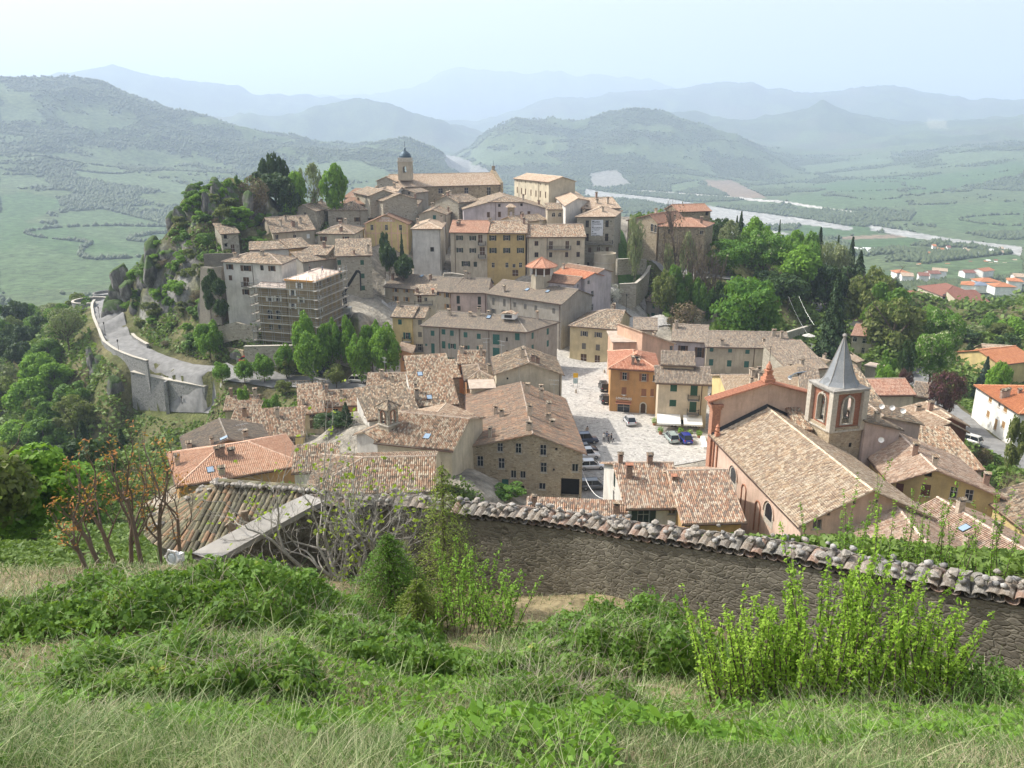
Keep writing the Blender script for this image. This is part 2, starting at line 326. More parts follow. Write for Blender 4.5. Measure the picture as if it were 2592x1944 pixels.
B('stone_house','tall plain stone house with green shutters right of the scaffolded building','a',(1555,1098),(1945,1088),0,Y=200,zbv=1560,D=8.5,roof='s',s=.33,wall='stone',rm='old',sh='green',win=[('F',1582,1170,'c'),('F',1843,1170,'c'),('F',1850,1320,'c'),('F',1580,1325,'c'),('F',1855,1455,'c')],ch=[(1755,1075),(1915,1060)])
B('stone_house','lower stone wing with tiled lean-to roof directly behind the scaffolding','a',(1180,1165),(1555,1120),0,Y=198,zbv=1400,D=5,roof='s',s=.33,wall='grey',rm='old')
B('white_house','tall white house with dark shutters rising from the cliff left of the scaffolding','a',(287,1162),(935,1190),0,Y=184,zbv=1790,bk=('R',(1100,1118)),roof='h',s=.3,wall='white',rm='old',sh='wood',win=[('F',362,1218,'s'),('F',542,1234,'s',1.3,1.2),('F',720,1230,'o'),('F',833,1237,'s'),('F',368,1342,'c'),('F',545,1385,'d',1.5,2),('F',542,1500,'s')],ch=[(425,1110),(725,1090)],pipes=[665],bal=[(545,1432,2.6)])
SCF=B('scaffolded_building','tall ochre building wrapped in scaffolding with its roof laid open for repair','e',(985,478),(1308,500),5.3,ze=19.3,bk=('R',(1597,392)),roof='h',s=.3,wall='scafb',rm='mem',sh='whitep',cat='building',gut=False,ov=.5,win=[('F',1140,545,'s'),('F',1065,625,'s'),('F',1160,705,'s'),('F',1070,775,'s'),('F',1165,840,'s'),('R',1345,520,'o'),('R',1378,515,'o'),('R',1460,480,'o'),('R',1490,475,'o'),('R',1365,690,'s'),('R',1495,645,'o'),('R',1385,810,'s')])
SCF2=B('wing',None,'e',(668,560),(985,572),5.3,ze=17.4,D=9,roof='x',s=.22,wall='scafb',rm='debris',sh='whitep',wing=SCF,gut=False,win=[('F',808,690,'s'),('F',900,690,'s'),('F',810,865,'a',1.2,2.2),('F',905,870,'a',1.2,2.2),('F',820,1010,'o'),('F',920,1010,'o')])
B('old_house','brown roofed house peeping out right of the big round green tree','a',(1640,440),(1890,450),0,Y=262,zbv=540,D=13,roof='x',wall='stone',rm='rbrown')
B('old_house','small roof with ridge bell arch left of the hilltop church','a',(1850,430),(2075,482),0,Y=250,zbv=600,D=10,roof='x',wall='stone',rm='old',ch=[(1905,330)])
B('old_house','low pitched stone roof between the round tree and the hilltop lanes','a',(1610,500),(1860,520),0,Y=247,zbv=620,D=8,roof='x',wall='stone',rm='rbrown',ch=[(1790,430),(1855,450)])
B('stone_house','dim grey gable with a small square window left of the theatre roof ridge','b',(105,790),(575,800),0,Y=243,zbv=990,bk=('R',(690,640)),roof='y',s=.28,wall='stone',rm='old',win=[('F',140,820,'h',.5,.5)],ch=[(400,690),(560,700)])
B('stone_house','dark gabled house with a red shutter beneath the hilltop church','b',(-60,600),(270,612),0,Y=256,zbv=860,bk=('R',(330,560)),roof='y',s=.28,wall='grey',rm='old',sh='brownp',win=[('F',115,625,'c',.8,.8)],ch=[(20,560)])
B('stone_house','grey house with a roof window tucked under the hilltop bell tower','b',(330,592),(550,600),0,Y=262,zbv=760,D=8,roof='y',s=.3,wall='grey',rm='old',win=[('F',470,605,'h',.9,.7)],ch=[(375,520)])
B('white_house','little white walled house with white chimney under the hilltop church roof','b',(130,575),(310,578),0,Y=259,zbv=700,D=6,roof='x',wall='white',rm='pale',ch=[(270,530)],win=[('F',198,590,'c',.8,.9)],sh='wood')
B('old_house','tan roof at the far left edge of the hilltop cluster beside the tree','b',(-300,590),(-80,640),0,Y=250,zbv=720,D=8,roof='x',wall='stone',rm='old')
B('old_house','small side house in the lane left of the hilltop church wall','b',(590,760),(690,650),0,Y=246,zbv=900,D=5,roof='s',wall='beige',rm='old')
TH=B('theatre','yellow theatre with pink trim and painted lettering in its gable','b',(-150,1037),(455,1037),0,Y=228,zbv=1440,bk=('R',(580,918)),roof='y',s=.42,wall='yellow',rm='rbrown',cat='theatre',sh=None,ov=.45,win=[('F',-48,1084,'o',.8,1.5),('F',155,1085,'o',.8,1.5),('F',353,1085,'o',.8,1.5)],ch=[(215,860),(295,830)])
B('white_house','plain white cubic house with hipped roof and one small dark window','b',(515,1102),(912,1102),0,Y=217,zbv=1660,bk=('R',(975,1022)),roof='h',s=.36,wall='white',rm='pale',win=[('F',795,1390,'h',.95,1.2),('R',925,1170,'o',.6,1),('R',957,1140,'o',.6,1),('R',960,1290,'o',.6,1)],ch=[(595,1040),(925,1010)],pipes=[905])
B('beige_house','tall beige gabled house behind the plain white cubic house','b',(608,905),(985,905),0,Y=236,zbv=1500,bk=('R',(1165,790)),roof='y',wall='beige',rm='old',sh='teal',win=[('F',828,940,'c'),('R',1020,940,'o'),('R',1060,925,'o'),('R',1090,900,'o'),('R',1120,880,'o'),('R',1020,1080,'o')],ch=[(1025,860),(800,800)],pipes=[990])
B('brown_house','brown stone house with a knobbly roof in front of the church wall','b',(830,712),(1165,735),0,Y=250,zbv=1000,D=9,roof='y',s=.36,wall='stone',rm='old',ch=[(875,690),(1125,740),(955,600),(1050,600)])
CHU=B('hilltop_church','long brown stone church with a long tiled roof and domed bell tower on the hilltop','b',(290,516),(1750,480),0,Y=270,zbv=960,D=15,roof='x',s=.45,wall='stoneb',rm='pale',cat='church',win=[('F',915,570,'o',1.6,1.6),('F',1275,580,'o',1.4,2.6),('F',1590,575,'o',1.4,2.6)],pipes=[550,1735])
B('chapel_wing',None,'b',(288,440),(545,412),28,Y=272.5,D=7,roof='x',s=.4,wall='stone',rm='pale',wing=CHU,ctrl=False)
CV=B('convent','broad white convent with clipped gable roof below the hilltop church','b',(1235,832),(2399,822),0,Y=238,zbv=1120,D=20,roof='jf',s=.27,jf=2.0,wall='violet',rm='old',cat='building',sh='wood',win=[('F',1583,905,'c',.8,1.5),('F',1738,900,'c',.8,1.5),('F',1736,775,'o',.7,.8),('F',2047,765,'o',.7,.8),('F',2045,885,'c',.8,1),('F',2150,880,'c',.8,1)],pipes=[1688],ch=[(2070,600),(2290,700)])
B('palace','long cream palace with tall narrow windows at the far right of the hilltop','c',(287,175),(772,228),0,Y=272,zbv=470,bk=('R',(1228,285)),roof='x',s=.3,wall='cream',rm='pale',cat='building',sh='wood',win=[('F',328,210,'h',.5,.6),('F',385,217,'h',.5,.6),('F',443,225,'h',.5,.6),('F',520,236,'h',.5,.6),('F',590,245,'h',.5,.6),('F',650,253,'h',.5,.6),('F',728,262,'h',.5,.6),('F',328,335,'c',.7,1.9),('F',385,350,'c',.7,1.9),('F',443,362,'c',.7,1.9),('F',520,375,'c',.7,1.9),('F',590,388,'c',.7,1.9),('F',650,395,'c',.7,1.9),('F',725,405,'c',.7,1.9)],pipes=[350,615])
MUS=B('museum','tall pale stone museum hung with a white banner, right end of upper town','c',(1165,712),(1690,708),0,Y=222,zbv=1560,bk=('R',(1785,628)),roof='h',s=.34,wall='stone',rm='pale',cat='museum',sh='wood',win=[('F',1308,812,'o',.9,1.8),('F',1585,810,'o',.9,1.8),('F',1305,1000,'o',.9,2),('F',1580,1000,'o',.9,2),('F',1342,1175,'c',.8,1.3),('F',1465,1185,'d',.8,1.8),('F',1587,1170,'c',.8,1.3),('F',1322,1380,'o',.6,1.2)],ch=[(1187,665),(1525,640),(1120,610)],bal=[(1470,1085,7.6)])
B('museum_wing','white arched-window wing of the hilltop range, its pale roof above the museum','c',(800,372),(1005,556),0,ze=31.0,zbv=800,bk=('R',(1330,485)),roof='x',s=.3,wall='white',rm='pale',cat='building',ch=[(1060,480)])
B('museum_wing','pale tiled wing with three little chimneys running back behind the museum','c',(1240,600),(1760,590),0,Y=234,zbv=900,D=15,roof='x',s=.3,wall='stone',rm='pale',cat='building',ch=[(1445,520),(1592,530),(1435,440)])
B('link_building','small cream link with two arched windows between convent and museum','c',(752,610),(1015,608),0,Y=231,zbv=830,D=4,roof='s',s=.3,wall='beige',rm='old',cat='building',win=[('F',836,682,'a',1,1.2),('F',925,682,'a',1,1.2)])
B('terrace_house','white house with green shutters and two small balconies, leftmost of the upper row','b',(1050,1150),(1562,1155),0,Y=215,zbv=1700,D=12,roof='x',s=.38,wall='beige',rm='red2',sh='dgreen',win=[('F',1180,1228,'s'),('F',1365,1232,'s'),('F',1470,1240,'d',1.1,2),('F',1183,1400,'s'),('F',1365,1405,'s'),('F',1497,1415,'d',1.3,2),('F',1268,1590,'s',1.1,1.3),('F',1400,1598,'c',.9,1.3)],ch=[(1155,1060),(1175,1040)],pipes=[1115],bal=[(1490,1320,1.9),(1490,1500,1.9)])
B('terrace_house','golden yellow house with three rows of dark shutters in the middle of the upper row','b',(1564,1158),(2110,1160),0,Y=214.6,zbv=1740,D=12,roof='x',s=.38,wall='gold',rm='warm',sh='dgreen',win=[('F',1645,1230,'s',.9,1.3),('F',1840,1228,'s',.9,1.3),('F',2032,1228,'s',.9,1.3),('F',1648,1405,'s',.9,1.3),('F',1840,1405,'s',.9,1.3),('F',2032,1405,'s',.9,1.3),('F',1650,1610,'o',.8,1.3),('F',1842,1610,'o',.8,1.3),('F',1942,1620,'o',.8,1),('F',2033,1610,'o',.8,1.3),('F',1960,1720,'d',1.5,1.6)],ch=[(1578,1010),(2080,1030)],pipes=[2105])
B('terrace_house','cream house with long iron balcony and dark windows, rightmost of the upper row','c',(470,995),(1275,990),0,Y=214,zbv=1500,D=12.5,roof='x',s=.38,wall='cream',rm='warm',sh='wood',win=[('F',597,1085,'o',1,1.2),('F',800,1110,'d',.9,2),('F',1027,1105,'d',.9,2),('F',1183,1080,'o',.9,1.2),('F',597,1245,'o',1,1.3),('F',795,1245,'o',.8,1.3),('F',1020,1243,'o',.8,1.3),('F',1180,1240,'o',.9,1.3),('F',1103,1378,'o',.6,.6),('F',1180,1380,'o',.6,.6)],ch=[(660,820)],pipes=[735,455],bal=[(915,1160,6.1)])
B('old_house','low tiled roof with a chimney behind the upper row, below the convent','c',(330,790),(735,752),0,Y=226,zbv=830,D=7,roof='x',wall='cream',rm='old',ch=[(397,740)])
RW=B('mixed_roof_house','house with brown and bright red stepped roofs below the round bastion','c',(690,1612),(1125,1655),0,Y=196,zbv=2200,D=7,roof='x',s=.3,wall='violet',rm='rbrown',sh='whitep',pipes=[],gut=True,win=[('F',900,1690,'h',1.2,.5),('R',1178,1680,'o',.8,1),('R',1253,1655,'o',.8,1),('R',1269,1830,'o',.9,1.5),('R',1200,1860,'o',.9,1.5),('R',1261,2024,'o',.9,1.5)])
B('old_house','bright red roofed range behind the brown roof, below the round bastion','c',(860,1500),(1275,1575),6,Y=202,D=6,roof='x',s=.3,wall='violet',rm='red',ch=[(955,1440)],win=[('R',1328,1630,'o',.8,1),('R',1380,1792,'o',.9,1.5),('R',1372,1980,'o',.9,1.5)])
B('old_house','rearmost dark brown roof of the stepped group by the bastion','c',(930,1440),(1420,1520),6,Y=208,D=6,roof='x',s=.3,wall='violet',rm='rbrown',win=[('R',1407,1605,'o',.8,1),('R',1481,1586,'o',.8,1),('R',1487,1755,'o',.9,1.5),('R',1481,1947,'o',.9,1.5)])
B('row_house','left grey house with tan shutters of the long middle row','f',(105,378),(830,440),6.5,ze=12.3,D=13,roof='x',s=.35,wall='beige',rm='grey',sh='tan',win=[('F',228,415,'s'),('F',350,420,'s'),('F',228,512,'s'),('F',350,520,'s'),('F',700,450,'s'),('F',805,475,'s'),('F',815,600,'s'),('F',460,430,'s')],sky=[(520,262)],ch=[(165,300),(250,240),(620,300)])
B('row_house','pink house with tall dark shutters in the long middle row','f',(832,441),(1250,448),2,ze=12.3,D=13,roof='x',s=.35,wall='pink',rm='grey',sh='dgreen',pipes=[850,1235],win=[('F',928,525,'c',.8,2),('F',1165,535,'c',.8,2),('F',937,622,'c',.8,1.2),('F',1165,625,'c',.8,1.4)],sky=[(1120,272)],ch=[(1010,285),(1050,250)])
B('row_house','long grey house with small closed shutters at the right end of the middle row','f',(1252,452),(2085,574),1.5,ze=12.3,D=13,roof='x',s=.35,wall='grey',rm='grey',sh='greyp',pipes=[1515,2065],win=[('F',1322,545,'c',.8,1.8),('F',1445,560,'c',.8,1.8),('F',1562,582,'c',.8,1.2),('F',1680,603,'c',.8,1.3),('F',1797,620,'c',.8,1.3),('F',1998,650,'c',.8,1.3),('F',1322,655,'s',.8,1.2),('F',1445,665,'s',.8,1)],sky=[(1700,415),(1930,450)],ch=[(1440,280),(2125,470)])
B('narrow_house','narrow cream tower house with a railed roof terrace before the middle row','f',(455,470),(672,468),1,Y=184,D=5,roof='s',s=.25,wall='cream',rm='old',bw='brickc',win=[('F',495,510,'d',.9,1.9),('F',565,522,'o',.7,.9),('F',527,632,'o',.8,.9)],bal=[(540,575,4)],ch=[(470,440),(640,520)])
B('yellow_house','bright yellow narrow house with green shutter left of the green shuttered block','f',(190,712),(408,722),1,Y=179,D=8.4,roof='x',wall='yellow',rm='old',sh='teal',win=[('F',275,775,'c'),('F',355,930,'s',.8,1.5),('F',350,1040,'o',.7,1)],ch=[(262,600)],bal=[(345,990,2)])
B('cream_house','narrow cream house squeezed between the yellow house and the green shuttered block','f',(410,724),(540,728),1,Y=178.8,D=8,roof='x',wall='cream',rm='old',sh='greyp',win=[('F',500,780,'c'),('F',500,915,'c'),('F',495,1060,'s',.8,1.6),('F',467,1210,'d',.9,1.9)],bal=[(485,1100,1.8)])
B('block','long grey apartment house with many green shutters above the square','f',(530,812),(1690,885),0,ze=10,bk=('R',(2040,776)),roof='xr',s=.36,wall='grey',rm='grey',sh='teal',cat='building',pipes=[715,940,1270],win=[('F',641,900,'c'),('F',763,885,'c'),('F',857,900,'c'),('F',1010,918,'c'),('F',1158,935,'c'),('F',1353,970,'c',1.5,2.2),('F',1590,940,'c',1,1.5),('F',570,1030,'c',.5,.5),('F',765,1030,'c',.8,1.6),('F',860,1045,'s'),('F',1012,1065,'s'),('F',1158,1085,'c',.9,1.6),('F',1353,1120,'c',1.5,2.2),('F',645,1070,'c',.8,2.2),('F',645,1210,'c',.8,2),('F',770,1190,'s'),('F',845,1200,'s'),('F',1472,970,'h',.4,.9),('F',1472,1112,'h',.4,.8),('F',655,1305,'d',1.6,1),('R',1762,928,'c',.8,1.4),('R',1932,880,'c',.8,1.4),('R',1762,1065,'c',.8,1.4),('R',1932,1015,'c',.8,1.4)],ch=[(830,700),(1160,665),(1062,625),(1268,640),(1815,710)],sky=[(1270,722)],ant=[(1150,640),(1600,660)])
B('pink_house','little pink house with a lean-to roof half hidden by the clipped trees','f',(275,1120),(405,1120),0,Y=164,D=5,roof='sr',s=.3,wall='orange',rm='pale',sh='brownp',win=[('F',350,1180,'s',.8,1.1),('F',352,1270,'a',1,1.2)])
B('orange_house','tall orange brown house with pale framed windows beside the dark alley','f',(930,1243),(1208,1243),0,Y=149,D=8,roof='x',wall='orange',rm='warm',sh='dgreen',win=[('F',985,1315,'c',1,1.5),('F',1015,1480,'c',.9,1.4),('F',1018,1620,'c',.9,1.4)],ch=[(930,1120),(1215,1115),(1420,1150)],pipes=[1015],ant=[(1245,1130)])
B('cream_house','big cream house with a blank gable wall facing the viewer beside the square','k',(470,212),(1205,215),0,Y=134,bk=('R',(1120,30)),roof='y',s=.36,wall='cream',rm='old',ch=[(765,30),(880,75),(935,90)],ant=[(725,330),(530,20)],pipes=[1195],win=[('F',595,258,'h',.3,.4)])
B('orange_house','orange walled house with hipped grey tile roof left of the blank cream gable','k',(135,278),(455,268),0,Y=139,D=9,roof='h',s=.34,wall='orange',rm='old',ch=[(395,200)],sh='dgreen',win=[('F',145,330,'o')])
B('terrace_block','small cream flat roofed block with parapet terrace beside the stone house','k',(190,372),(445,364),0,Y=131.5,D=4.5,roof='fl',wall='cream',rm='flat',win=[('L',195,470,'o')],gut=False)
STN=B('stone_house','large rough stone house with a wide low gable and many chimneys beside the square','k',(172,1022),(1437,1085),0,ze=7.6,bk=('R',(1215,490)),roof='y',s=.31,rk=.56,wall='rubble',rm='old2',sh='teal',ov=.5,bw='plasterc',win=[('F',513,1030,'o',.8,1.3),('F',717,1040,'o',.85,1.5),('F',995,1060,'o',.9,1.6),('F',290,1185,'o',.9,1.6),('F',528,1208,'o',.9,1.6),('F',1000,1255,'o',.9,1.5),('F',1352,1258,'o',.9,1.2),('F',663,1330,'o',.8,1.2),('F',768,1335,'o',.8,1.1),('F',570,1440,'c',.95,1.5),('F',290,1400,'c',.9,1.3),('F',985,1465,'o',.95,1),('F',765,1475,'h',.45,.5),('F',1142,1050,'h',.35,.4),('F',1113,1280,'h',.3,.4),('F',1295,1485,'h',2.6,2.9),('F',655,1480,'c',.6,.9),('R',1450,1180,'o')],ch=[(215,920),(400,925),(838,845),(845,680),(1050,735),(1095,790),(1057,635),(975,490),(970,430),(815,430),(465,660),(530,690)],ant=[(1115,470)])
B('small_house','small pale house with red tiled roof alone below the road trees','i',(808,512),(1100,498),-5.2,ze=-1.2,D=8.2,roof='x',wall='cream',rm='warm',sh='wood',win=[('F',915,548,'o'),('F',1050,545,'o')],ch=[(870,380),(1010,345),(1090,350)])
B('low_house','low house under red streaked tiles left of the pair of lower roofs','i',(842,692),(1052,690),-3,Y=134,D=7.5,roof='s',s=.33,wall='yellow',rm='warm',ch=[(995,570)])
B('low_house','low yellow house under dark streaked tiles with two small windows','i',(1057,774),(1532,745),0,Y=127,zbv=880,D=7,roof='s',s=.34,wall='yellow',rm='warm',win=[('F',1275,800,'o'),('F',1430,800,'d',1.2,1.7)],ch=[(1300,575)],pipes=[1335])
B('cream_house','cream house with mottled roof behind the dark pines','i',(1510,547),(1722,530),0,Y=137,zbv=760,D=8,roof='s',s=.34,wall='cream',rm='warm',sh='wood',win=[('F',1622,565,'o',.9,.7),('F',1625,640,'c',.9,1.5)],ch=[(1540,450)])
B('orange_house','long mottled roof over an orange wall behind the dark pines','i',(1724,476),(2188,456),0,Y=144,zbv=660,D=9,roof='x',wall='orange',rm='warm',win=[('F',1840,525,'o',1,1.2)],ch=[(1565,350),(1895,380)])
B('yellow_house','pale yellow house with two grey shuttered windows behind the small campanile','j',(800,574),(1228,566),0,Y=147,zbv=820,D=8,roof='x',wall='yellow',rm='warm',sh='greyp',win=[('F',907,648,'c',1.3,1.2),('F',1133,642,'c',.9,1.2)],ch=[(958,470),(1080,520)],ant=[(995,420)])
B('white_house','house with a big speckled tile roof and a white left wall above the campanile','j',(1330,795),(1795,762),0,Y=126,zbv=960,D=13,roof='s',s=.36,wall='peachw',rm='warm',sky=[(1490,695),(1385,432)],ch=[(1335,630),(1350,700)],win=[('L',1240,560,'o'),('L',1280,640,'o'),('F',1685,875,'o',1,1)])
B('low_house','narrow strip of tiled roof tight against the tall orange house','j',(1555,485),(1825,465),0,Y=142,zbv=600,D=5,roof='s',wall='stone',rm='warm')
B('white_house','white house with mossy tiles directly behind the small campanile','j',(815,942),(1365,867),0,Y=118,zbv=1000,D=7.5,roof='s',s=.34,wall='white',rm='old',win=[('L',760,870,'o')])
B('old_house','grey gabled house with a bowed tile roof right of the small campanile','j',(1190,1010),(1800,1062),0,Y=113,zbv=1400,D=7,roof='y',s=.3,rk=.52,wall='stone',rm='pale')
B('hall','broad house with patterned tile roof around the foot of the small campanile','j',(905,1190),(1740,1280),0,Y=103,zbv=1480,D=13,roof='x',s=.3,wall='cream',rm='warm',sky=[(1465,1130)])
B('white_house','white gabled front of the little church, left of the campanile','j',(675,1105),(905,1165),0,Y=105,zbv=1330,D=9,roof='y',s=.35,rk=.42,wall='white',rm='warm')
HF=B('low_house','large hipped speckled roof over white walls behind the bare fig branches','.',(775,1252),(1095,1243),7.5,Y=84,D=11.5,roof='xl',s=.3,wall='white',rm='warm',win=[])
B('white_house','low white walled house left of the speckled roof behind the fig tree','.',(745,1196),(850,1190),6,Y=92,D=5,roof='s',s=.25,wall='white',rm='warm',win=[])
B('villa','yellow villa with a large new pinkish tile roof and roof windows at the lower left','i',(380,1215),(1545,1015),4,ze=8,D=12,roof='h',s=.33,wall='ochre',rm='new',sky=[(675,1072)],ch=[(745,935),(785,940),(870,935),(780,1105),(338,1040)])
B('ochre_house','ochre gabled house under a lichened grey roof behind the new pink roof','i',(472,955),(1238,838),4,ze=7.4,D=9,roof='y',s=.33,rk=.48,wall='ochre',rm='grey',sky=[(800,775)],ch=[(455,870),(478,880),(690,830),(1000,760)],ant=[(985,830)])
B('yellow_house','pale yellow house with grey shutters and pink plinth at the top of the square','g',(412,548),(930,590),.6,ze=8.2,D=13.5,roof='xl',s=.4,wall='yellow2',rm='old',sh='greyp',cat='house',win=[('F',571,640,'s'),('F',727,653,'s'),('F',880,665,'s'),('F',566,780,'c',.95,1.4),('F',722,795,'c',.95,1.4),('F',562,910,'d',1.4,1.8),('F',715,938,'d',1.2,2.3),('F',883,800,'c',.6,1.2)],ch=[(890,330),(905,320)],pipes=[])
B('terrace_house','salmon house with a roof terrace and tile-topped stack above the square','g',(895,735),(1215,735),0,Y=162,D=9,roof='fl',wall='salmon',rm='flat',gut=False)
B('salmon_house','salmon house whose single tiled roof slopes down to the right','g',(1215,800),(1575,752),0,Y=160,D=9,roof='sr',s=.4,wall='pinkb',rm='pale',sky=[(1400,590),(1435,655)],ch=[(1355,640)],win=[('F',1585,800,'o')])
B('row_house','white walled house with long grey roof and tall dark shutters behind the salmon roof','g',(1560,716),(1942,736),1,Y=173,D=12,roof='x',s=.36,wall='violet',rm='grey2',sh='wood',win=[('F',1675,830,'s',1,2.2),('F',1860,850,'s',1,2.2)],ch=[(1410,520),(1480,520)])
B('small_house','little square of grey tiled roof beside the yellow house hip','g',(1130,590),(1375,598),1,Y=178,D=9,roof='x',wall='beige',rm='grey2')
B('block','long plain beige house with small green shutters behind the square, below the chestnut','h',(-50,562),(885,580),0,Y=170,D=11,roof='x',s=.36,wall='beige',rm='grey2',sh='teal',cat='building',pipes=[520],win=[('F',5,600,'c',.8,.8),('F',213,610,'c',.8,.8),('F',408,622,'c',.9,.9),('F',716,618,'c',.8,.9),('F',0,740,'c',.9,1.4),('F',203,752,'c',.95,1.4),('F',396,762,'c',1,1.4),('F',706,757,'c',.95,1.4),('F',185,900,'c',1,1.4),('F',20,1040,'d',1,1.4),('F',150,1030,'A',1,2)],ch=[(585,530),(700,440),(785,470),(118,540)])
LG=B('ochre_house','ochre brown shop house with red tiled roof, arched door and watch shop on the square','g',(868,1020),(1396,1052),0,Y=146,bk=('L',(855,842)),roof='h',s=.38,wall='ochre2',rm='red3',sh='wood2',cat='house',ov=.45,win=[('F',1022,1115,'s',.85,1.4),('F',1240,1130,'s',.85,1.4),('F',1370,1140,'o',.7,1.2),('F',1015,1280,'c',.9,1.4),('F',1237,1298,'c',.9,1.4),('F',1330,1300,'c',.6,1.4),('F',1010,1470,'o',2.3,2.1),('F',1228,1480,'A',1.1,2.4)],ch=[(1115,985),(1172,990)])
BAR=B('cream_house','cream bar building with green shutters and white awning on the square','g',(1405,1178),(1960,1198),0,Y=137.5,D=8.5,roof='x',s=.36,wall='cream2',rm='grey2',sh='green',ov=.6,pipes=[1945],win=[('F',1572,1250,'c',1.15,1.2),('F',1800,1272,'c',1.2,2),('F',1562,1417,'c',1.15,1.2),('F',1787,1460,'c',1.2,2),('F',1575,1640,'d',1,2.2),('F',1530,1625,'o',1,1.6),('F',1785,1645,'o',1.8,1.7),('F',1660,1630,'o',.7,.9)],bal=[(1797,1380,1.9),(1790,1540,2)])
B('upper_storey',None,'g',(1445,985),(1795,1000),5,Y=141,D=3.6,roof='s',s=.36,wall='cream2',rm='grey2',wing=BAR,ctrl=False)
B('yellow_house','house with bright yellow side wall and tan roof behind the church front','m',(545,392),(960,392),0,Y=124,D=12,roof='x',s=.3,wall='yellow',rm='pale2',ch=[(760,200),(830,240),(740,300),(745,140),(810,190)])
B('old_house','pale tan roof with a white parapet and solar panel between church front and spire','m',(955,335),(1300,352),0,Y=128,D=12,roof='sl',s=.22,wall='white',rm='pale2',ch=[(1275,520)])
B('old_house','low brown roofs immediately left of the spire base','m',(1235,420),(1400,430),0,Y=120,D=8,roof='s',wall='cream',rm='grey2')
B('old_house','reddish tan low roof between the church nave and bell tower','m',(1195,690),(1290,690),4,Y=103,D=5,roof='s',s=.2,wall='pink',rm='warm',ctrl=False)
B('old_house','brown speckled roof below the dark cedar, left of the spire','h',(872,838),(1295,800),0,Y=152,D=9,roof='s',s=.34,wall='stone',rm='grey2',ch=[(1010,800),(805,850)],ant=[(1110,700)])
B('old_house','tan roof with two chimneys rising just left of the spire tip','h',(1200,800),(1420,750),0,Y=162,D=11,roof='y',s=.3,wall='beige',rm='pale2',ch=[(1310,660),(1140,835)])
B('small_house','red tiled house with a cream wall right of the spire','o',(575,442),(975,438),-1,Y=137,D=8.5,roof='x',s=.36,wall='cream',rm='redold',ch=[])
B('small_house','low brown roof running down to the street behind the red tiled house','o',(975,450),(1120,470),-2,Y=143,D=9,roof='x',s=.3,wall='beige',rm='grey2')
B('old_house','beige mottled roof sloping toward the viewer right beside the bell tower','o',(432,618),(655,612),0,Y=113,D=10,roof='s',s=.36,wall='pink',rm='old')
B('pink_house','dull pink house with satellite dishes below the beige roof','o',(432,770),(1050,770),-1,Y=106,D=6,roof='y',s=.3,rk=.3,wall='pink',rm='old',win=[('F',690,880,'h',.6,.6)])
B('lean_to','small lean-to with a tall pipe stack against the dull pink house','o',(430,860),(820,830),0,Y=101,D=4,roof='sr',s=.28,wall='pink',rm='old',ch=[(578,760)])
B('tan_house','tan roofed house with a white capped flue beside the street','o',(1060,772),(1565,782),-2,Y=122,bk=('L',(822,603)),roof='y',s=.36,rk=.62,wall='brown',rm='pale',ch=[(1158,620),(1020,620)])
B('brown_house','dark red brown house front with a pale window beside the street','o',(1035,893),(1565,853),-2,Y=117.5,D=5,roof='y',s=.42,rk=.6,wall='brown',rm='pale',win=[('F',1318,905,'c',.8,1.3)],sh='frame')
B('old_house','regular grey tiled roof with a white flue near the lower street','o',(1200,1290),(1745,1277),0,Y=106,D=9,roof='s',s=.3,wall='pink',rm='warm',ch=[(1242,1160),(1350,1240)])
B('yellow_gable_house','big dull yellow house with a broad gable and brown shutters, lower right','p',(985,262),(1990,400),2,ze=9,bk=('L',(690,-75)),roof='y',s=.42,rk=.38,wall='gold',rm='warm2',sh='brownp',ww=.8,win=[('F',1050,325,'c',.85,1.5),('F',1295,335,'c',1,1.5),('F',1555,360,'o',.8,1.5),('F',1700,385,'o',.9,1.5),('F',1318,188,'h',.8,.6)],ch=[(1190,10),(1375,110),(1920,310)],pipes=[])
B('transept','low pale tiled roof joined to the near end of the pink church','p',None,None,3,ze=8.8,world=((34.1,63),(45.5,62)),D=18.7,roof='y',s=.40,wall='peach',rm='warm2',cat='building',ctrl=False)
B('long_house','long ribbed tile roof with two banded chimneys at the lower right corner','p',None,None,2,ze=7.6,world=((47.9,58.5),(59.8,61.1)),D=26.5,roof='y',s=.42,wall='beige',rm='warm2',sky=[(1655,695)],ch=[(1180,560),(1610,540),(1955,740),(1680,860)],bw='plasterc',cat='house')
B('yellow_house','bright yellow walled house with a rough grey roof at the right edge','p',None,None,1,ze=8,world=((56.6,76),(68,76)),D=15,roof='y',s=.36,wall='yellow',rm='old',win=[('L',1950,660,'o')])
FH=B('roof_house','house with speckled tile roof, dormer and brick chimneys in front of the square','l',(405,1472),(1030,1464),0,Y=88.4,bk=('L',(130,990)),roof='x',s=.40,wall='white',rm='warm3',sh='dgreen',ov=.5,win=[('F',570,1580,'s',1.4,2),('F',890,1535,'o',.9,.6),('L',245,1160,'c',.9,2.2),('L',235,1360,'o',.8,1.6),('L',325,1290,'o',.8,1.4)],ch=[(405,1150),(900,1270),(250,960),(640,940)],bw='brickc',ant=[(840,960)])
B('wing',None,'l',(1035,1640),(1668,1622),0,Y=84.8,D=15,roof='x',s=.38,wall='ochre',rm='warm3',wing=FH,ov=.5)
B('low_house','long low tiled roof just behind the stone capped wall, left of the dormer roof','.',(1330,1350),(1588,1362),0,Y=86,D=5.5,roof='s',s=.3,wall='beige',rm='warm3',ch=[(1560,1300),(1352,1280)],bw='brickc')
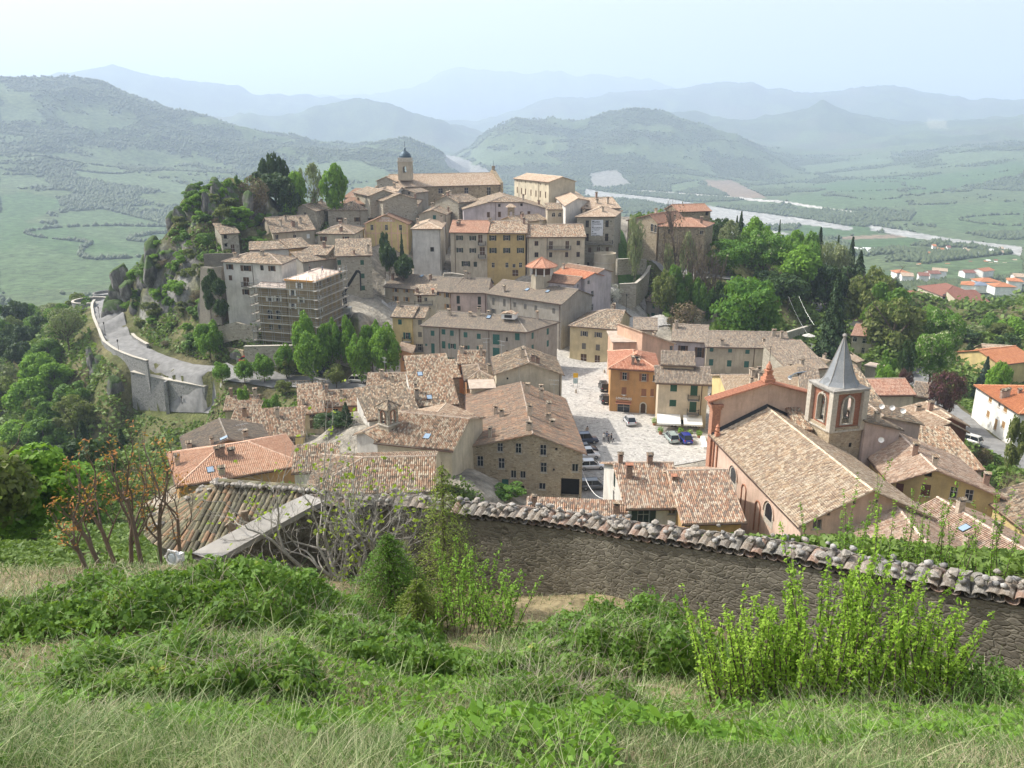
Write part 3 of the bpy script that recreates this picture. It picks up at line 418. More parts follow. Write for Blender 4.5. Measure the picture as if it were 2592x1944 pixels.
B('apartment_house','white apartment house with orange roof and balconies at the right edge','o',None,None,-2,ze=4.1,world=((86.2,133),(100,132)),D=16,roof='h',s=.3,wall='whitest',rm='orange',cat='building',sh='tan',win=[('L',1835,490,'c',1.2,1.1),('L',1935,555,'o',.8,.8),('L',2005,600,'c',1.2,1.1),('L',1810,655,'c',1.1,1.2),('L',1980,775,'c',1.1,1.2),('L',1895,770,'c',.9,2)],ch=[(1840,300),(1945,300),(2020,270),(2055,300),(2180,310)])
B('apartment_house','orange roofed house behind the white apartment house','n',(1950,1430),(2350,1380),-5,Y=180,D=12,roof='x',s=.3,wall='yellow',rm='orange',cat='building')
B('apartment_house','brownish orange barn-like roof at the right edge among dark trees','n',(1800,1375),(2160,1400),-6,Y=196,D=13,roof='x',s=.35,wall='yellow',rm='pale',cat='building')
B('villa','red roofed villa with balcony beside the tall dark cedar','n',(290,1100),(520,1114),-4,Y=200,bk=('R',(598,1010)),roof='x',s=.3,wall='beige',rm='redold',win=[('F',440,1165,'o',1.6,1.3),('F',410,1270,'o',.8,1.4),('F',320,1145,'a',1,1.3)],ch=[(555,985)])
B('villa','small red roofed house just behind the villa by the cedar','n',(255,935),(400,960),-5,Y=222,D=7,roof='y',s=.3,wall='white',rm='redold',ch=[(350,890)])
B('small_house','low pale roofed cottage right of the spire, beside the villa yard','n',(330,1400),(400,1380),-3,Y=180,D=5,roof='s',wall='beige',rm='pale')
B('gate_lodge','curving beige wall lodge by the street right of the spire','n',(440,1440),(600,1470),-4,Y=178,D=3,roof='fl',wall='beige',rm='flat',gut=False)
B('school','cream pavilion with dark red hipped roof beyond the trees','n',(925,714),(1225,724),0,Y=318,zbv=850,D=18,roof='h',s=.35,wall='cream',rm='maroon',cat='building',win=[('F',1107,748,'o',1.5,3),('F',1148,752,'o',4,3)],ww=1.5)
B('school','larger school building with stepped dark red roofs beyond the trees','n',(1300,660),(1722,660),0,Y=345,zbv=800,D=22,roof='h',s=.35,wall='cream',rm='maroon',cat='building',win=[('F',1350,668,'o',7,2),('F',1350,735,'o',6,2.4)])
B('school_annex','low wing with ribbon windows in front of the larger school building','n',(1500,735),(1820,728),0,Y=334,zbv=805,D=10,roof='s',s=.3,wall='cream',rm='maroon',cat='building',win=[('F',1570,760,'o',12,2.2),('F',1665,770,'o',6,3)])
BR=B('monastery','brown brick monastery block with red hipped roof among bare trees on the right','d',(525,410),(1040,420),0,Y=229,zbv=800,bk=('R',(1130,378)),roof='h',s=.36,wall='stoneb',rm='red2',cat='building',win=[('F',650,470,'o',1.4,1.4),('F',1000,480,'o',1,1)],pipes=[540],ch=[(700,285),(995,380)])
B('monastery_church','stone arcaded church front beside the brown monastery','d',(175,345),(505,372),0,Y=236,zbv=700,D=14,roof='y',s=.42,rk=.75,wall='rubble',rm='red2',cat='church',win=[('F',445,425,'a',.9,2.2),('F',472,432,'a',.9,2.2),('F',490,436,'a',.8,2.2),('F',380,600,'A',3.4,7),('F',438,615,'A',2.6,7.5),('F',475,625,'A',1.8,7.5)],ch=[(490,225)])
B('monastery_wing','upper red roofed wing rising behind the brown monastery','d',(745,248),(1100,238),0,Y=250,zbv=500,D=9,roof='x',s=.36,wall='stoneb',rm='red2',cat='building',win=[('F',1060,265,'h',1,1.3)])
B('green_shutter_cottage','grey gabled cottage with green shutters at the foot of the wooded slope','g',(1270,268),(1425,300),0,Y=214,zbv=500,bk=('R',(1690,190)),roof='x',s=.34,wall='grey',rm='old',sh='green',win=[('F',1348,330,'c',.9,1.3),('F',1340,435,'c',1.3,1.3),('R',1550,315,'c',.8,1.2)],ch=[(1425,250),(1580,150)],pipes=[1418])
B('chalet','brown roofed house with a lit cream right wall at the foot of the wooded slope','g',(1700,345),(1880,400),0,Y=208,zbv=640,bk=('R',(2085,322)),roof='y',s=.4,wall='cream',rm='old',ov=.6,win=[('R',1965,395,'o',1,1)])
for c_,l_,p_,q_,y_,zv,rmn in[('n','orange roofed farmhouse, nearest of the far village on the right',(1720,500),(1945,500),560,560,'orange'),('n','white gabled house with orange roof at the right of the far village',(1895,555),(2120,558),520,590,'orange'),('n','low orange roofs with a white gable left of the far orange farmhouse',(1510,530),(1700,545),540,560,'orange'),('n','dark slate pyramid roof among the far orange roofs',(1670,540),(1840,545),535,565,'slate'),('n','small orange roofed house in the middle of the distant hamlet',(790,400),(935,400),680,425,'orange'),('n','low terracotta roofed house below the distant hamlet',(850,435),(975,440),660,465,'pale'),('n','maroon roofed house right of the distant hamlet',(1040,430),(1150,435),670,460,'maroon'),('n','maroon roofed shed beside the distant playing field',(1555,400),(1670,400),720,415,'maroon'),('n','red roofed house at the end of the distant hamlet lane',(1165,410),(1280,410),690,430,'maroon'),('n','pale pink gabled house on the distant slope at the right',(1760,385),(1880,370),720,410,'red'),('n','pinkish roofed house behind the distant maroon roofs',(1190,375),(1350,385),730,410,'pale'),('n','tiny red roofed house highest on the distant right slope',(1900,290),(1990,290),900,320,'orange'),('n','grey roofed house partly cut by the right edge of the photo',(2040,490),(2200,500),560,530,'orange'),('n','dark roofed house at the right edge above the orange roofs',(2110,445),(2230,450),620,470,'pale')]:
 B('far_house',l_,c_,p_,q_,0,Y=y_,zbv=zv,D=11,roof='h' if rmn in('orange','slate')else 'x',s=.3,wall='whitest',rm=rmn,group='houses of the village in the valley',gut=False,ov=.6)
B('warehouse','long white flat roofed warehouse in the valley','n',(330,170),(600,178),0,Y=990,zbv=215,D=40,roof='s',s=.02,wall='whitest',rm='white',cat='warehouse',gut=False,win=[])
B('warehouse','blue grey roofed shed behind the white warehouse','n',(410,95),(650,108),0,Y=1150,zbv=115,D=30,roof='x',s=.08,wall='whitest',rm='slate',cat='warehouse',gut=False,win=[])
CH2=B('pink_church','large pink church with long tan tiled nave roof and red trimmed front','m',None,None,1.5,ze=10,world=((30.9,80.2),(45.2,81.8)),D=27,roof='y',s=.487,wall='peach',rm='pale3',cat='church',ov=.6,win=[('F',1465,1480,'h',.35,.35),('F',1705,1372,'h',.35,.35),('F',1915,1360,'h',.35,.35),('F',2125,1425,'h',.35,.35),('F',1360,1575,'o',1,1.1)])
_r=random.Random(77)
for i in range(30):
 x_,y_=_r.uniform(1000,2200),_r.uniform(95,330);u,v=px('n',(x_,y_));a_,dy_,dz_=ray(u,v);Y_=142*dy_/-dz_;w_=_r.uniform(22,40)*600/Y_*1.5
 B('valley_house','tiny pale house among the trees of the valley floor','n',(x_,y_),(x_+w_,y_+1),0,ze=-86 if Y_>800 else-78,zbv=y_+26,D=10,roof='x',s=.3,wall='whitest',rm=_r.choice(['pale','orange','maroon','white']),group='small houses of the valley floor',gut=False,ov=.6,ctrl=False)
W.update({'scafb':M_wall('shade brown plaster',(.34,.27,.17),.5),'peachw':W['white'],'pinkb':W['salmon'],'yellow2':M_wall('pale yellow plaster',(.60,.50,.30),.2),'ochre2':M_wall('warm ochre plaster',(.50,.28,.12),.2),'cream2':M_wall('pale cream plaster',(.62,.52,.38),.2),'whitest':M_wall('clean white plaster',(.78,.76,.7),.12)})  # scafb: ochre plaster darkened to brown, the facade's shade put into its colour
R.update({'red2':M_tile('faded red roof tiles',[(.45,.23,.15),(.50,.27,.18),(.40,.2,.13),(.54,.32,.22)],(.32,.22,.16),.4),'flat':M_plain('roof terrace paving',(.42,.34,.27),.9,var=.2,sc=1),'mem':M_plain('roof underlay boards',(.66,.52,.42),.8,var=.15,sc=1.2),'debris':M_stone('loose roof debris',(.16,.13,.11),(.5,.42,.36),1.6,(.60,.52,.46),1,(.5,.4,.33),.08),'old2':M_tile('orange and grey flat tiles',[(.52,.30,.19),(.40,.28,.20),(.30,.24,.19),(.46,.34,.24),(.36,.25,.18),(.56,.38,.26)],(.24,.20,.16),.6,.22,.5,.2),'grey2':M_tile('pinkish grey roof tiles',[(.34,.27,.21),(.44,.37,.29),(.26,.21,.165),(.38,.28,.20),(.31,.26,.21),(.21,.17,.14)],(.22,.19,.155),.4),'red3':M_tile('bright terracotta tiles',[(.58,.27,.17),(.62,.31,.20),(.55,.24,.15),(.66,.36,.25)],(.45,.28,.2),.15),'redold':M_tile('brick red tiles',[(.42,.22,.15),(.5,.28,.2),(.37,.19,.13),(.52,.33,.25)],(.3,.22,.17),.4),'warm2':M_tile('banded tan tiles',[(.52,.36,.26),(.60,.44,.33),(.44,.28,.20),(.56,.42,.32),(.38,.27,.20),(.62,.50,.40)],(.32,.26,.21),.4),'warm3':M_tile('speckled tiles',[(.58,.40,.28),(.66,.55,.44),(.40,.24,.16),(.54,.31,.2),(.26,.2,.16),(.62,.48,.36),(.34,.22,.16)],(.20,.17,.14),.45),'pale2':M_tile('dry tan tiles',[(.44,.33,.23),(.5,.4,.3),(.38,.28,.2),(.47,.34,.23)],(.3,.25,.18),.5),'pale3':M_tile('nave tiles',[(.56,.42,.29),(.66,.54,.40),(.40,.29,.21),(.55,.40,.27),(.48,.39,.29),(.70,.60,.47),(.33,.24,.17)],(.40,.33,.26),.35),'slate':M_plain('blue grey sheet roof',(.16,.19,.24),.6),'white':M_plain('white sheet roof',(.7,.7,.68),.6)})
MT['wood2']=M_plain('reddish brown shutter',(.26,.12,.07),.6)
#ground height
XS=[-60,-50,0,6,13,18,28,45,75,98,130,180,205,215,240,268,290,330,380,460]
ZS=[62,60,48.3,45.9,43.0,38.6,34.5,26,12,3.5,0,0,7,14.5,19,25,20,-12,-40,-58]
def base_h(x,y):
 z=np.interp(y,XS,ZS)
 xl=np.interp(y,[-60,18,60,80,120,180,230,300,380],[-22,-22,-38,-47,-62,-86,-122,-90,-60])
 dl=np.maximum(0,xl-x)
 z=z-np.minimum(dl*.52,70+dl*.05)
 yk=[0,1.5,3,6,10,11,12.4,14,18,24]
 pl=np.interp(y,yk,[48.3,48.0,47.3,45.3,43.55,43.15,42.75,42.1,39.6,36.2]);pc=np.interp(y,yk,[48.3,47.95,47.3,45.0,42.65,42.15,41.5,40.8,39.2,37.5])
 pr=np.interp(y,yk,[48.3,47.95,47.25,45.05,42.7,42.1,40.0,39.4,38.8,36.5]);q=x/np.maximum(y,.5)
 tl=np.clip((-.12-q)/.2,0,1);tr=np.clip((q-.25)/.3,0,1);zn=pc+(pl-pc)*tl+(pr-pc)*tr
 zn=zn+(vn(x*.55,y*.55,91)-.5)*.35+(vn(x*1.7,y*1.7,92)-.5)*.12
 k=np.clip((27-y)/3,0,1)*(y>0);z=z*(1-k)+zn*k
 xr=np.interp(y,[-60,60,100,200,300],[120,110,75,70,60]);dr=np.maximum(0,x-xr)
 return z-np.minimum(dr*.16,24)
TP=[]
def tp(*a):
 for u,v,y in a:q=aty(u,v,y);TP.append((q.x,q.y,q.z))
tp((484,484,224),(529,472,226),(586,460,228),(610,450,230),(643,446,236),(480,507,222),(443,582,216),(441,612,214),(395,622,214),(346,660,220),(303,704,226),(299,745,232),(300,786,235),(500,560,214),(470,640,208),(430,700,208),(380,740,212),(340,790,216),(400,800,204),(480,700,206),(540,660,206),(560,640,208),(600,540,216),(680,520,228),(640,490,232),(720,500,240),(780,480,248),(820,540,238),(520,760,192),(560,800,186),(480,830,190),(440,860,192),(400,850,198),(350,850,208),(640,830,180),(620,880,172),(560,890,174),(700,880,172),(800,860,172),(860,760,190),(900,780,186),(930,700,212),(880,690,206))
tp((1010,680,212),(1110,690,212),(1000,690,210),(1600,690,236),(1640,660,240),(1580,720,214),(1500,700,212),(1620,770,212),(1660,720,224),(1560,740,208),(1680,800,200),(1620,740,225),(1800,720,226),(1900,750,222),(1760,690,236),(1500,760,205),(1540,770,204),(1450,900,183),(1440,960,166),(1800,830,200),(1900,860,190),(2000,830,205),(1950,850,198),(2100,760,232),(2170,740,245),(2060,800,215),(2000,700,250),(2100,700,265))
tp((2350,1000,165),(2330,960,185),(2310,900,225),(2320,860,265),(2430,1080,138),(2500,1130,122),(2580,1200,108),(2450,950,180),(2560,900,195),(2400,900,230),(2250,900,200),(2250,830,250),(2300,852,275),(2400,852,300),(2500,852,312),(2592,852,315),(2250,852,262),(2450,880,260),(2200,760,300))
for x,y in((6,118),(12,118),(20,118),(8,135),(16,135),(24,135),(12,150),(22,128),(26,140),(30,150),(4,112),(14,112),(25,118)):TP.append((x,y,0))
ROADC=[('q',(1060,572)),('q',(1000,600)),('q',(975,650)),('q',(1000,760)),('q',(1060,880)),('q',(1110,990)),('q',(1240,1075)),('q',(1420,1140)),('q',(1640,1195)),('q',(1850,1235)),('q',(2080,1275)),('.',(610,954)),('.',(690,965)),('.',(780,972)),('.',(870,978)),('.',(940,984)),('.',(1010,985))]
def q_at(c,p,z):
 u,v=(p if c=='.' else px(c,p));return atz(u,v,z)
ROAD=[q_at(c,p,0)for c,p in ROADC]
for k,p in enumerate(ROAD):
 TP.append((p.x,p.y,0))
 if k<len(ROAD)-1:
  m=(p+ROAD[k+1])/2;TP.append((m.x,m.y,0))
for a,y0 in(((343,1042),181),((380,1040),179),((420,1036),177),((470,1030),174.5),((515,1024),172)):
 q=aty(*a,y0)
 for dy_,dz_ in((-2,-.5),(-6,-1.5),(-12,-4),(-20,-8)):TP.append((q.x*(1+dy_/y0),q.y+dy_,q.z+dz_))
 TP.append((q.x,q.y+1.5,q.z+6))
for x,y,z in((-92,165,-22),(-105,190,-26),(-130,220,-24),(-135,250,-22),(-120,285,-25),(-50,145,-7),(-110,150,-40),(-80,120,-22),(-60,100,-4),(-50,85,4),(-75,75,-6),(-100,235,-14),(-128,262,-10),(-112,262,-3),(-95,275,-12),(-60,262,-5),(-75,250,-2),(-40,275,5),(-20,290,8),(20,292,12),(-90,250,-5)):TP.append((x,y,z))
def off_ctrl(pts,zs,w):
 for k in range(len(pts)):
  d=pts[min(k+1,len(pts)-1)]-pts[max(k-1,0)];d=Vector((d.x,d.y,0)).normalized();s_=Vector((-d.y,d.x,0))
  for q in(-w,0,w):e=pts[k]+s_*q;TP.append((e.x,e.y,zs[k]))
  if k<len(pts)-1:
   for q in(-w,0,w):e=(pts[k]+pts[k+1])/2+s_*q;TP.append((e.x,e.y,(zs[k]+zs[k+1])/2))
off_ctrl(ROAD,[0]*len(ROAD),4)
def wpts(l):return[tuple(atz(*px(c,p),zz))for c,p,zz in l]
HR=wpts([('d',(300,690),16.5),('d',(420,770),15.5),('d',(560,820),15),('d',(800,900),14),('d',(1100,950),12.5),('d',(1400,1010),11),('d',(1700,1040),9)])
ST=wpts([('o',(2500,1450),-2),('o',(2212,1180),-2),('o',(1900,1030),-2),('o',(1650,900),-2.3),('o',(1300,560),-3),('o',(1050,300),-4),('o',(1020,180),-6),('o',(1040,60),-9)])
BN=wpts([('n',(-200,880),-1),('n',(30,760),-2),('n',(200,790),-4),('n',(330,760),-6),('n',(400,690),-8),('n',(300,640),-10),('n',(190,620),-11)])
for q_ in(HR,ST,BN):off_ctrl([Vector(p)for p in q_],[p[2]for p in q_],3.2)
CT=np.array(TP+BCTRL)
CTR=CT[:,2]-base_h(CT[:,0],CT[:,1])
def near_h(x,y):
 x=np.asarray(x,float);y=np.asarray(y,float);sh=x.shape;x=x.ravel();y=y.ravel()
 out=base_h(x,y)
 for s in range(0,len(x),20000):
  xx=x[s:s+20000,None]-CT[None,:,0];yy=y[s:s+20000,None]-CT[None,:,1]
  d2=xx*xx+yy*yy+5;wt=np.maximum(1/d2**1.7-1/48.0**3.4,0)
  dm=np.sqrt(d2.min(1));xs,ys=x[s:s+20000],y[s:s+20000]
  out[s:s+20000]+=(wt*CTR).sum(1)/(wt.sum(1)+1/24.0**3.4)+(fbm(xs/6,ys/6,3,61)-.45)*1.6*np.clip((dm-5)/8,0,1)*(ys>24)
 yw=np.interp(x,[-86.2,-81.3,-76.6,-71.3,-65.8],[181,179,177,174.5,172]);ow=np.maximum(np.maximum(-87-x,x+65),0)
 cp=np.interp(x,[-86,-76,-66],[-10.5,-9.5,-7.5])-.42*(yw-y)+ow*2.2
 out=np.where((y<yw-.2)&(y>130),np.minimum(out,np.maximum(cp,out-14)),out)
 return out.reshape(sh)
def VL(r,*pts):return[(u,('v',v)if not isinstance(v,tuple)else v,r)for u,v in pts]
z=lambda h:('z',h)
FAR=[[(u,z(h),460)for u,h in((-900,-100),(0,-92),(300,-80),(700,-68),(1500,-62),(1900,-50),(2300,-45),(2592,-42),(3600,-30))],[(u,z(h),900)for u,h in((-900,-105),(0,-98),(400,-102),(900,-110),(1500,-112),(2000,-90),(2300,-84),(2592,-82),(3600,-60))],[(u,z(h),1500)for u,h in((-900,-90),(0,-84),(400,-96),(900,-108),(1500,-114),(2000,-110),(2592,-104),(3600,-80))],[(-900,('v',380),2300),(0,('v',395),2300),(400,('v',425),2300),(800,('v',432),2250),(1050,('v',446),2200),(1150,z(-100),2300),(1300,z(-112),2350),(1700,z(-112),2350),(2000,z(-108),2300),(2300,z(-96),2300),(2592,z(-88),2300),(3600,z(-60),2300)],[(-900,('v',185),3200),(0,('v',197),3200),(170,('v',200),3200),(300,('v',235),3150),(480,('v',290),3100),(640,('v',330),3050),(800,('v',362),3000),(950,('v',380),2950),(1050,('v',394),2900),(1120,('v',412),2880),(1190,('v',450),2900),(1300,('v',440),2950),(1450,('v',425),3000),(1600,('v',415),3000),(1750,('v',435),3000),(1900,('v',462),2950),(2050,('v',465),2900),(2300,('v',455),2900),(2592,('v',440),2900),(3600,('v',430),2900)],[(-900,z(60),4200),(0,z(60),4200),(500,z(0),4200),(1000,z(-60),4000),(1130,('v',412),3900),(1190,('v',388),3800),(1240,('v',345),3750),(1306,('v',318),3750),(1379,('v',320),3800),(1460,('v',320),3850),(1542,('v',303),3900),(1615,('v',290),3900),(1664,('v',299),3900),(1750,('v',332),3900),(1850,('v',372),3800),(1950,('v',405),3700),(2018,('v',425),3700),(2200,('v',415),3900),(2400,('v',390),4100),(2592,('v',375),4200),(3600,('v',370),4200)],[(-900,z(0),5000),(0,z(0),5000),(700,z(-50),5000),(1200,z(-80),4900),(1600,z(0),4900),(1850,z(-40),4800),(2100,('v',385),4800),(2300,('v',368),4900),(2592,('v',345),5000),(3600,('v',340),5000)],[(-900,('v',300),5800),(400,('v',300),5800),(700,('v',282),5800),(814,('v',258),5800),(911,('v',240),5800),(988,('v',267),5700),(1078,('v',303),5600),(1131,('v',322),5600),(1216,('v',346),5500),(1400,('v',345),5500),(1550,('v',315),5600),(1692,('v',290),5700),(1757,('v',286),5700),(1798,('v',298),5700),(1875,('v',302),5700),(1950,('v',286),5800),(2038,('v',272),5800),(2079,('v',254),5900),(2119,('v',268),5900),(2180,('v',288),5900),(2300,('v',305),5900),(2400,('v',298),6000),(2592,('v',290),6000),(3600,('v',290),6000)],[(-900,z(60),6900),(800,z(20),6900),(1300,z(-20),6900),(2000,z(60),6900),(3600,z(100),6900)],[(-900,('v',200),8600),(60,('v',205),8600),(142,('v',196),8600),(285,('v',175),8600),(358,('v',181),8600),(468,('v',198),8600),(570,('v',209),8600),(651,('v',230),8600),(732,('v',238),8600),(842,('v',243),8600),(911,('v',252),8600),(1000,('v',285),8500),(1100,('v',315),8400),(1200,('v',318),8300),(1280,('v',296),8300),(1359,('v',271),8300),(1420,('v',250),8300),(1493,('v',248),8400),(1542,('v',230),8500),(1603,('v',224),8500),(1664,('v',228),8500),(1750,('v',227),8500),(1814,('v',215),8600),(1908,('v',215),8600),(1944,('v',223),8600),(1985,('v',218),8600),(2046,('v',231),8600),(2119,('v',233),8600),(2180,('v',227),8600),(2262,('v',224),8600),(2323,('v',235),8600),(2363,('v',245),8600),(2400,('v',257),8600),(2425,('v',252),8600),(2457,('v',261),8600),(2486,('v',254),8600),(2592,('v',248),8600),(3600,('v',240),8600)],[(-900,z(150),10500),(800,z(100),10500),(1500,z(80),10500),(3600,z(150),10500)],[(-900,('v',235),13000),(700,('v',250),13000),(842,('v',246),13000),(927,('v',240),13000),(1053,('v',220),13000),(1078,('v',212),13000),(1110,('v',187),13000),(1135,('v',177),13000),(1175,('v',174),13000),(1257,('v',179),13000),(1298,('v',183),13000),(1330,('v',189),13000),(1375,('v',183),13000),(1420,('v',183),13000),(1460,('v',196),13000),(1517,('v',190),13000),(1562,('v',197),13000),(1595,('v',190),13000),(1623,('v',200),13000),(1643,('v',197),13000),(1684,('v',222),13000),(1760,('v',232),13000),(2592,('v',262),13000),(3600,('v',262),13000)],[(-900,z(200),15500),(3600,z(200),15500)]]
CURV=[]
for cv in FAR:
 az=[];rr=[];zz=[]
 for u,k,r in cv:
  v=k[1]if k[0]=='v' else 420
  a,dy,dz=ray(u,v);h=math.hypot(a,dy);az.append(math.atan2(a,dy));rr.append(r)
  zz.append(k[1]if k[0]=='z' else HC+dz/h*r)
 CURV.append((np.array(az),np.array(rr,float),np.array(zz,float)))
AZT=np.linspace(-3.15,3.15,3000);H330=near_h(330*np.sin(AZT),330*np.cos(AZT))
def far_h(x,y):
 az=np.arctan2(x,y);r=np.hypot(x,y)
 Rk=[np.full_like(r,330.0)]+[np.interp(az,c[0],c[1])for c in CURV]
 Zk=[np.interp(az,AZT,H330)]+[np.interp(az,c[0],c[2])for c in CURV]
 out=Zk[0].copy()
 for k in range(len(Rk)-1):
  t=np.clip((r-Rk[k])/(Rk[k+1]-Rk[k]),0,1)
  ts=t*t*(3-2*t)if k>0 else t
  ts=.6*ts+.4*t if k!=3 else ts
  out=np.where(r>Rk[k],Zk[k]+(Zk[k+1]-Zk[k])*ts,out)
 am=np.clip((r-500)/2500,0,1)*np.where(r>2200,1,.35)*np.clip((16500-r)/2000,.2,1)
 hi=np.clip((out+108)/80,.04,1)
 rg=(fbm(x/900,y/900,5,3,True)-.62)*125+(fbm(x/300,y/300,4,9,True)-.5)*70
 return out+rg*am*hi
def hgt(x,y):
 x=np.asarray(x,float);y=np.asarray(y,float);r=np.hypot(x,y)
 n=np.zeros_like(r);m=r>330
 if(~m).any():n[~m]=near_h(x[~m],y[~m])
 if m.any():n[m]=far_h(x[m],y[m])
 return n
def h1(x,y):return float(hgt(np.array([x]),np.array([y]))[0])
#house builder
def clip_poly(poly,f):
 out=[]
 for i in range(len(poly)):
  p,q=poly[i],poly[(i+1)%len(poly)];a,b=f(p),f(q)
  if a<=1e-9:out.append(p)
  if(a<0<b)or(b<0<a):out.append(p.lerp(q,a/(a-b)))
 return out
def wall_lines(b):
 A,Bq,C,D=b.cor;f={}
 for k,(p,q)in{'F':(A,Bq),'R':(Bq,C),'B':(C,D),'L':(D,A)}.items():
  d=(q-p);d.z=0;d.normalize();f[k]=(p.copy(),q.copy(),d,Vector((-d.y,d.x,0)))
 return f
def plane_h(b,k,p):
 z0,s=b.P[k];a,_,_,n=b.lines[k]
 return z0+s*(p-a).dot(n)
def roof_at(b,p):return min(plane_h(b,k,p)for k in b.P)
def build_house(b):
 rng=random.Random(hash(b.label or b.name)%9999 if False else len(b.win)*31+int(b.ze*17)+int(b.W*7))
 b.lines=wall_lines(b)
 A,Bq,C,D=b.cor;ctr=(A+C)/2
 if b.wing:root=b.wing.root
 else:
  root=empty(b.name,(ctr.x,ctr.y,b.zb),0,b.label,b.cat,b.group or(None))
 b.root=root
 near=ctr.y<170
 zt=max(plane_h(b,k,p)for k in b.P for p in(A,Bq,C,D,ctr))+1
 z0=b.zb-3.5
 wins={k:[]for k in 'FRBL'}
 for wv in b.win:
  k,wx,wy,ty=wv[:4];ww,wh=(wv[4],wv[5])if len(wv)>4 else(b.ww,b.wh)
  p0,p1,d,n=b.lines[k]
  a,dy,dz=ray(*px(b.c,(wx,wy)));dirv=Vector((a,dy,dz));o=Vector((0,0,HC))
  den=dirv.dot(n)
  if abs(den)<1e-6:continue
  t=(p0-o).dot(n)/den;q=o+dirv*t;xx=(q-p0).dot(d);Lw=(p1-p0).length
  if t<0 or xx<ww/2+.1 or xx>Lw-ww/2-.1:
   xx=min(max(xx,ww/2+.15),Lw-ww/2-.15)
   if Lw<ww+.3:continue
  wins[k].append([xx-ww/2,xx+ww/2,q.z-wh/2,q.z+wh/2,ty])
 for k in wins:
  keep=[]
  for w_ in wins[k]:
   if all(w_[1]<o_[0]-.04 or w_[0]>o_[1]+.04 or w_[3]<o_[2]-.04 or w_[2]>o_[3]+.04 for o_ in keep):keep.append(w_)
  wins[k]=keep
 wm=MB()
 for k,(p0,p1,d,n)in b.lines.items():
  Lw=(p1-p0).length;ws=wins[k]
  xs=sorted(set([0,Lw]+[x for w_ in ws for x in w_[:2]]));zs=sorted(set([z0,zt]+[x for w_ in ws for x in w_[2:4]if z0<x<zt]))
  for i in range(len(xs)-1):
   for j in range(len(zs)-1):
    cx,cz=(xs[i]+xs[i+1])/2,(zs[j]+zs[j+1])/2
    if any(w_[0]<cx<w_[1]and w_[2]<cz<w_[3]for w_ in ws):continue
    P=[p0+d*x for x in(xs[i],xs[i+1])]
    wm.face([(P[0].x,P[0].y,zs[j]),(P[1].x,P[1].y,zs[j]),(P[1].x,P[1].y,zs[j+1]),(P[0].x,P[0].y,zs[j+1])])
  for x0,x1,za,zb_,ty in ws:
   dep=.22 if ty not in('h','A')else 1.2
   for(xa,zc),(xb,zd)in(((x0,za),(x1,za)),((x1,za),(x1,zb_)),((x1,zb_),(x0,zb_)),((x0,zb_),(x0,za))):
    P=[p0+d*xa,p0+d*xb,p0+d*xb+n*dep,p0+d*xa+n*dep]
    wm.face([(P[0].x,P[0].y,zc),(P[1].x,P[1].y,zd),(P[2].x,P[2].y,zd),(P[3].x,P[3].y,zc)])
 me=bpy.data.meshes.new('wall');me.from_pydata(wm.v,[],wm.f)
 bm=bmesh.new();bm.from_mesh(me)
 for k in b.P:
  z_,s=b.P[k];a,_,_,n=b.lines[k]
  bmesh.ops.bisect_plane(bm,geom=bm.verts[:]+bm.edges[:]+bm.faces[:],plane_co=Vector((a.x,a.y,z_+.02)),plane_no=Vector((-s*n.x,-s*n.y,1)).normalized(),clear_outer=True)
 for v in bm.verts:v.co-=Vector(root.location)
 bm.to_mesh(me);bm.free();me.materials.append(W[b.wall])
 wo=link('wall',me,root)
 for k,(p0,p1,d,n)in b.lines.items():
  for x0,x1,za,zb_,ty in wins[k]:
   at=lambda x,z_,dn=0:(p0.x+d.x*x+n.x*dn,p0.y+d.y*x+n.y*dn,z_)
   m=MB();wmid=(x0+x1)/2
   Rm=Matrix(((d.x,n.x,0),(d.y,n.y,0),(0,0,1)))
   bx=lambda mb,x,z_,dn,sx,sz,sd,mi=0:mb.box(at(x,z_,dn),(sx,sd,sz),Rm,mi)
   wd,hh=x1-x0,zb_-za;zc=(za+zb_)/2
   shm=MT[b.sh or 'wood']
   if ty in('o','s','a'):
    bx(m,wmid,zc,.17,wd,hh,.03,0)
    for x in(x0+.04,x1-.04,wmid):bx(m,x,zc,.135,.05,hh,.05,1)
    for z_ in(za+.04,zb_-.04)+((za+hh*.6,)if hh>1.2 else()):bx(m,wmid,z_,.134,wd-.02,.05,.05,1)
    wi=m.build('window',[MT['glass'],MT['frame']if b.sh!='wood' else MT['wood']],root)
    if near or ty=='a':
     m2=MB()
     bx(m2,wmid,za-.05,-.05,wd+.2,.09,.16);m2.build('sill',MT['stonec'],wi)
    if ty=='s':
     for sx,xs_ in((-1,x0),(1,x1)):
      m3=MB();bx(m3,xs_+sx*wd*.27,zc,-.045,wd*.5,hh+.04,.05);
      for j in range(int(hh/.3)):bx(m3,xs_+sx*wd*.27,za+.15+j*.3,-.075,wd*.42,.03,.02)
      m3.build('shutter',shm,root)
    if ty=='a':
     m3=MB();nseg=8;r=wd/2
     for j in range(nseg):
      t0,t1=math.pi*j/nseg,math.pi*(j+1)/nseg
      c0=(wmid-r*math.cos(t0),zb_-r+r*math.sin(t0));c1=(wmid-r*math.cos(t1),zb_-r+r*math.sin(t1))
      m3.face([at(c0[0],c0[1],-.01),at(c1[0],c1[1],-.01),at(c1[0],zb_+.01,-.01),at(c0[0],zb_+.01,-.01)])
      m3.bar(at(c0[0]*1,c0[1],-.03),at(c1[0],c1[1],-.03),.12)
     m3.build('arch_trim',MT['stonec'],root)
   elif ty=='c':
    bx(m,wmid,zc,.08,wd,hh,.06)
    bx(m,wmid,zc,.04,.04,hh,.04)
    for j in range(int(hh/.22)):bx(m,wmid,za+.12+j*.22,.045,wd*.9,.03,.03)
    m.build('shutter',shm,root)
